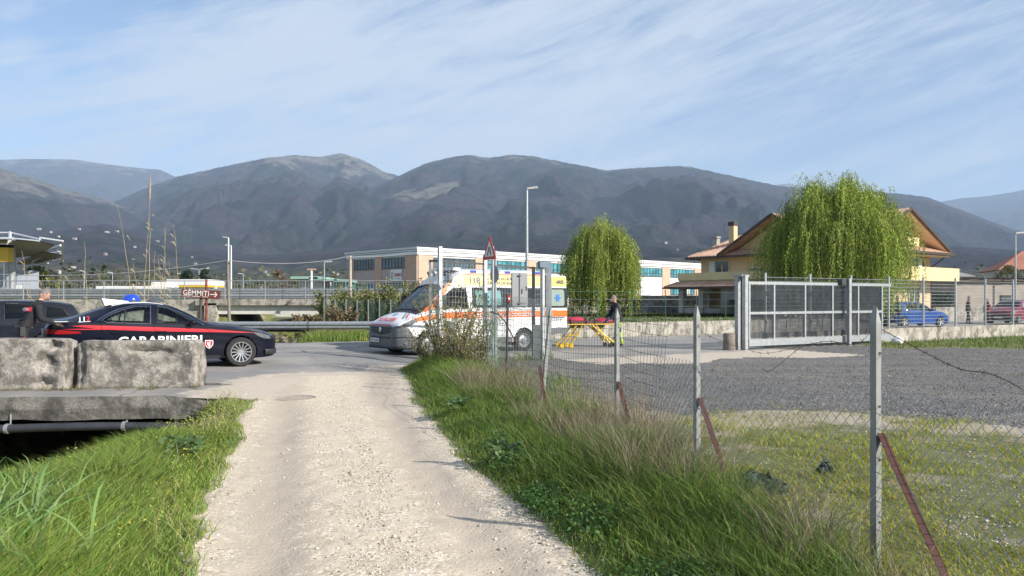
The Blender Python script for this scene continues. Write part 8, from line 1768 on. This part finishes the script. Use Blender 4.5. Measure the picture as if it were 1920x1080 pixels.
# far wood along the plain
n = 26000; bx = rng.uniform(-150, 130, 420); by = rng.uniform(130, 330, 420); br_ = rng.uniform(1.6, 4.5, 420) * (1 + by / 400); keep = (bx / by < -.07) | (bx / by > .27); bx, by, br_ = bx[keep], by[keep], br_[keep]; ci = rng.integers(0, len(bx), n); d = rng.normal(0, 1, (n, 3)); d /= np.linalg.norm(d, axis=1)[:, None]; rr = br_[ci] * rng.uniform(.5, 1, n)
p_ = np.stack([bx[ci] + d[:, 0] * rr * 1.3, by[ci] + d[:, 1] * rr, .5 + br_[ci] * .75 + d[:, 2] * rr * .8], -1); tn = np.array([(.10, .10, .045), (.15, .12, .07), (.06, .08, .035), (.16, .15, .06)])[rng.integers(0, 4, len(bx))][ci] * rng.uniform(.7, 1.3, (n, 1))
leaf_cloud(p_, rng.uniform(.4, .9, n), tn, leafm, 'woodland', label='mixed bare and budding scrub across the far plain', kind='stuff', elong=1.3)
# willows
def willow(label, loc, h, rx, ry, nst, leaf, cols, pr, seed, low=.8, gap=.0, trunk_r=.28, nleaf_per_m=9, lobes=26):
    r = np.random.default_rng(seed); o = thing('willow_tree', label, 'tree', loc); L = np.array(loc)
    mb = MB(); fork = L + np.array([0, 0, h * .24]); mb.tube([L - np.array([0, 0, .3]), L + np.array([.06, .05, h * .12]), fork], [trunk_r * 1.25, trunk_r, trunk_r * .9], 12); mb.build('trunk', wood, o, smooth=50)
    limbs = []
    for i in range(lobes):
        a = 2.4 * i + r.uniform(-.3, .3); rad = math.sqrt((i + .5) / lobes); top = h * (.97 - .40 * rad**2.2) * r.uniform(.90, 1.02); e = L + np.array([math.cos(a) * rx * .74 * rad, math.sin(a) * ry * .74 * rad, top])
        mid = fork * .4 + e * .6; mid[2] = L[2] + h * .24 + (top - h * .24) * .72; pts = [fork, fork * .75 + mid * .25 + np.array([0, 0, h * .08]), mid, e]; limbs.append((pts, a, rad))
        mb = MB(); mb.tube(pts, [trunk_r * .5, trunk_r * .33, trunk_r * .17, .02], 7, False); mb.build('limb', wood, o, smooth=60)
    # strands hang from the outer halves of the limbs
    LP = []; SV = []; SF = []; LT = []
    for s_ in range(nst):
        if s_ % 7 == 0: bl = r.integers(0, lobes); bt = r.uniform(.3, 1.0); bda = r.normal(0, .9); bout = r.uniform(.1, 1.05); bfr = r.beta(2.6, 1.5); btn = r.uniform(.6, 1.35)
        pts, a, rad = limbs[bl]; t = np.clip(bt + r.normal(0, .05), .25, 1.0); seg = (pts[2] * (1 - (t - .25) / .75) + pts[3] * ((t - .25) / .75)); out = np.clip(bout + r.normal(0, .12), .05, 1.2) * rx * .26; da = a + bda + r.normal(0, .4)
        p0 = seg + r.normal(0, .16, 3) * rx * .3; apex = p0 + np.array([math.cos(da) * out * .5, math.sin(da) * out * .5, r.uniform(.1, .55)]); shell = math.hypot((apex[0] - L[0]) / rx, (apex[1] - L[1]) / ry)
        full = apex[2] - L[2] - low * r.uniform(.6, 1.9); ln = max(.5, full * np.clip(bfr + r.normal(0, .13), .12, 1.0)); sway = r.normal(0, .05, 2); n_ = max(4, int(ln * nleaf_per_m)); tt_ = np.linspace(0, 1, n_); tn = btn * r.uniform(.8, 1.2)
        P_ = np.stack([apex[0] + math.cos(da) * out * .5 * np.minimum(1, tt_ * 2.5)**.6 + sway[0] * ln * tt_**2, apex[1] + math.sin(da) * out * .5 * np.minimum(1, tt_ * 2.5)**.6 + sway[1] * ln * tt_**2, apex[2] - ln * tt_**1.15 - .1 * tt_], -1)
        LP.append(P_ + r.normal(0, .035, P_.shape)); LT.append(np.full(n_, tn))
        if s_ % 3 == 0: SV.append(np.stack([p0, apex, P_[n_ // 2], P_[-1]]))
    LP = np.concatenate(LP); LT = np.concatenate(LT); n = len(LP)
    # leaves: narrow, mostly hanging
    t = np.stack([r.normal(0, .38, n), r.normal(0, .38, n), -np.ones(n)], -1); t /= np.linalg.norm(t, axis=1)[:, None]; q_ = r.normal(0, 1, (n, 3)); b_ = np.cross(t, q_); b_ /= np.linalg.norm(b_, axis=1)[:, None]; s1 = (leaf * r.uniform(.7, 1.4, n))[:, None]; s2 = s1 * .2
    V = np.stack([LP, LP + t * s1 * .45 - b_ * s2, LP + t * s1, LP + t * s1 * .45 + b_ * s2], 1).reshape(-1, 3) - L; base = np.array(cols)[r.choice(len(cols), n, p=np.array(pr) / sum(pr))] * (LT * r.uniform(.8, 1.2, n))[:, None]
    me = mesh_np('crown', V, np.arange(n * 4).reshape(n, 4), leafm, colors=np.repeat(np.clip(base, 0, 1), 4, 0)); c = link('crown', me, o)
    mb = MB()
    for q_ in SV: mb.tube([Vector(v) for v in q_], .010, 3, False)
    mb.build('twigs', mat('willow_twig', (.20, .19, .06), .8), o); return o
WG = [(.27, .36, .045), (.35, .43, .07), (.17, .25, .04), (.42, .46, .12)]
willow('big weeping willow with bright spring leaves in front of the yellow house', (19.1, 45.5, .35), 8.6, 4.95, 4.7, 4800, .105, WG, [4, 3, 3, 1], 5, low=.4, trunk_r=.36, nleaf_per_m=21, lobes=34)
willow('smaller weeping willow on the lawn behind the stretcher', (5.55, 48, .5), 6.1, 2.95, 2.8, 2400, .095, WG, [4, 3, 3, 1], 11, low=.3, trunk_r=.2, nleaf_per_m=20, lobes=22)
# ------------------------------------------------------------------ haze
mb = MB(); mb.box((0, 4800, 700), (24000, 12600, 1406))
m = bpy.data.materials.new('haze_air'); m.use_nodes = True; t = m.node_tree; t.nodes.clear()
mo = t.nodes.new('ShaderNodeOutputMaterial'); pv = t.nodes.new('ShaderNodeVolumePrincipled')
pv.inputs['Color'].default_value = (.55, .73, 1.0, 1); pv.inputs['Density'].default_value = 1.1e-4; pv.inputs['Anisotropy'].default_value = 0.0
lk(t, pv.outputs[0], mo.inputs['Volume'])
o = mb.build('haze', m); meta(o, label='thin blue haze filling the valley air', kind='stuff')
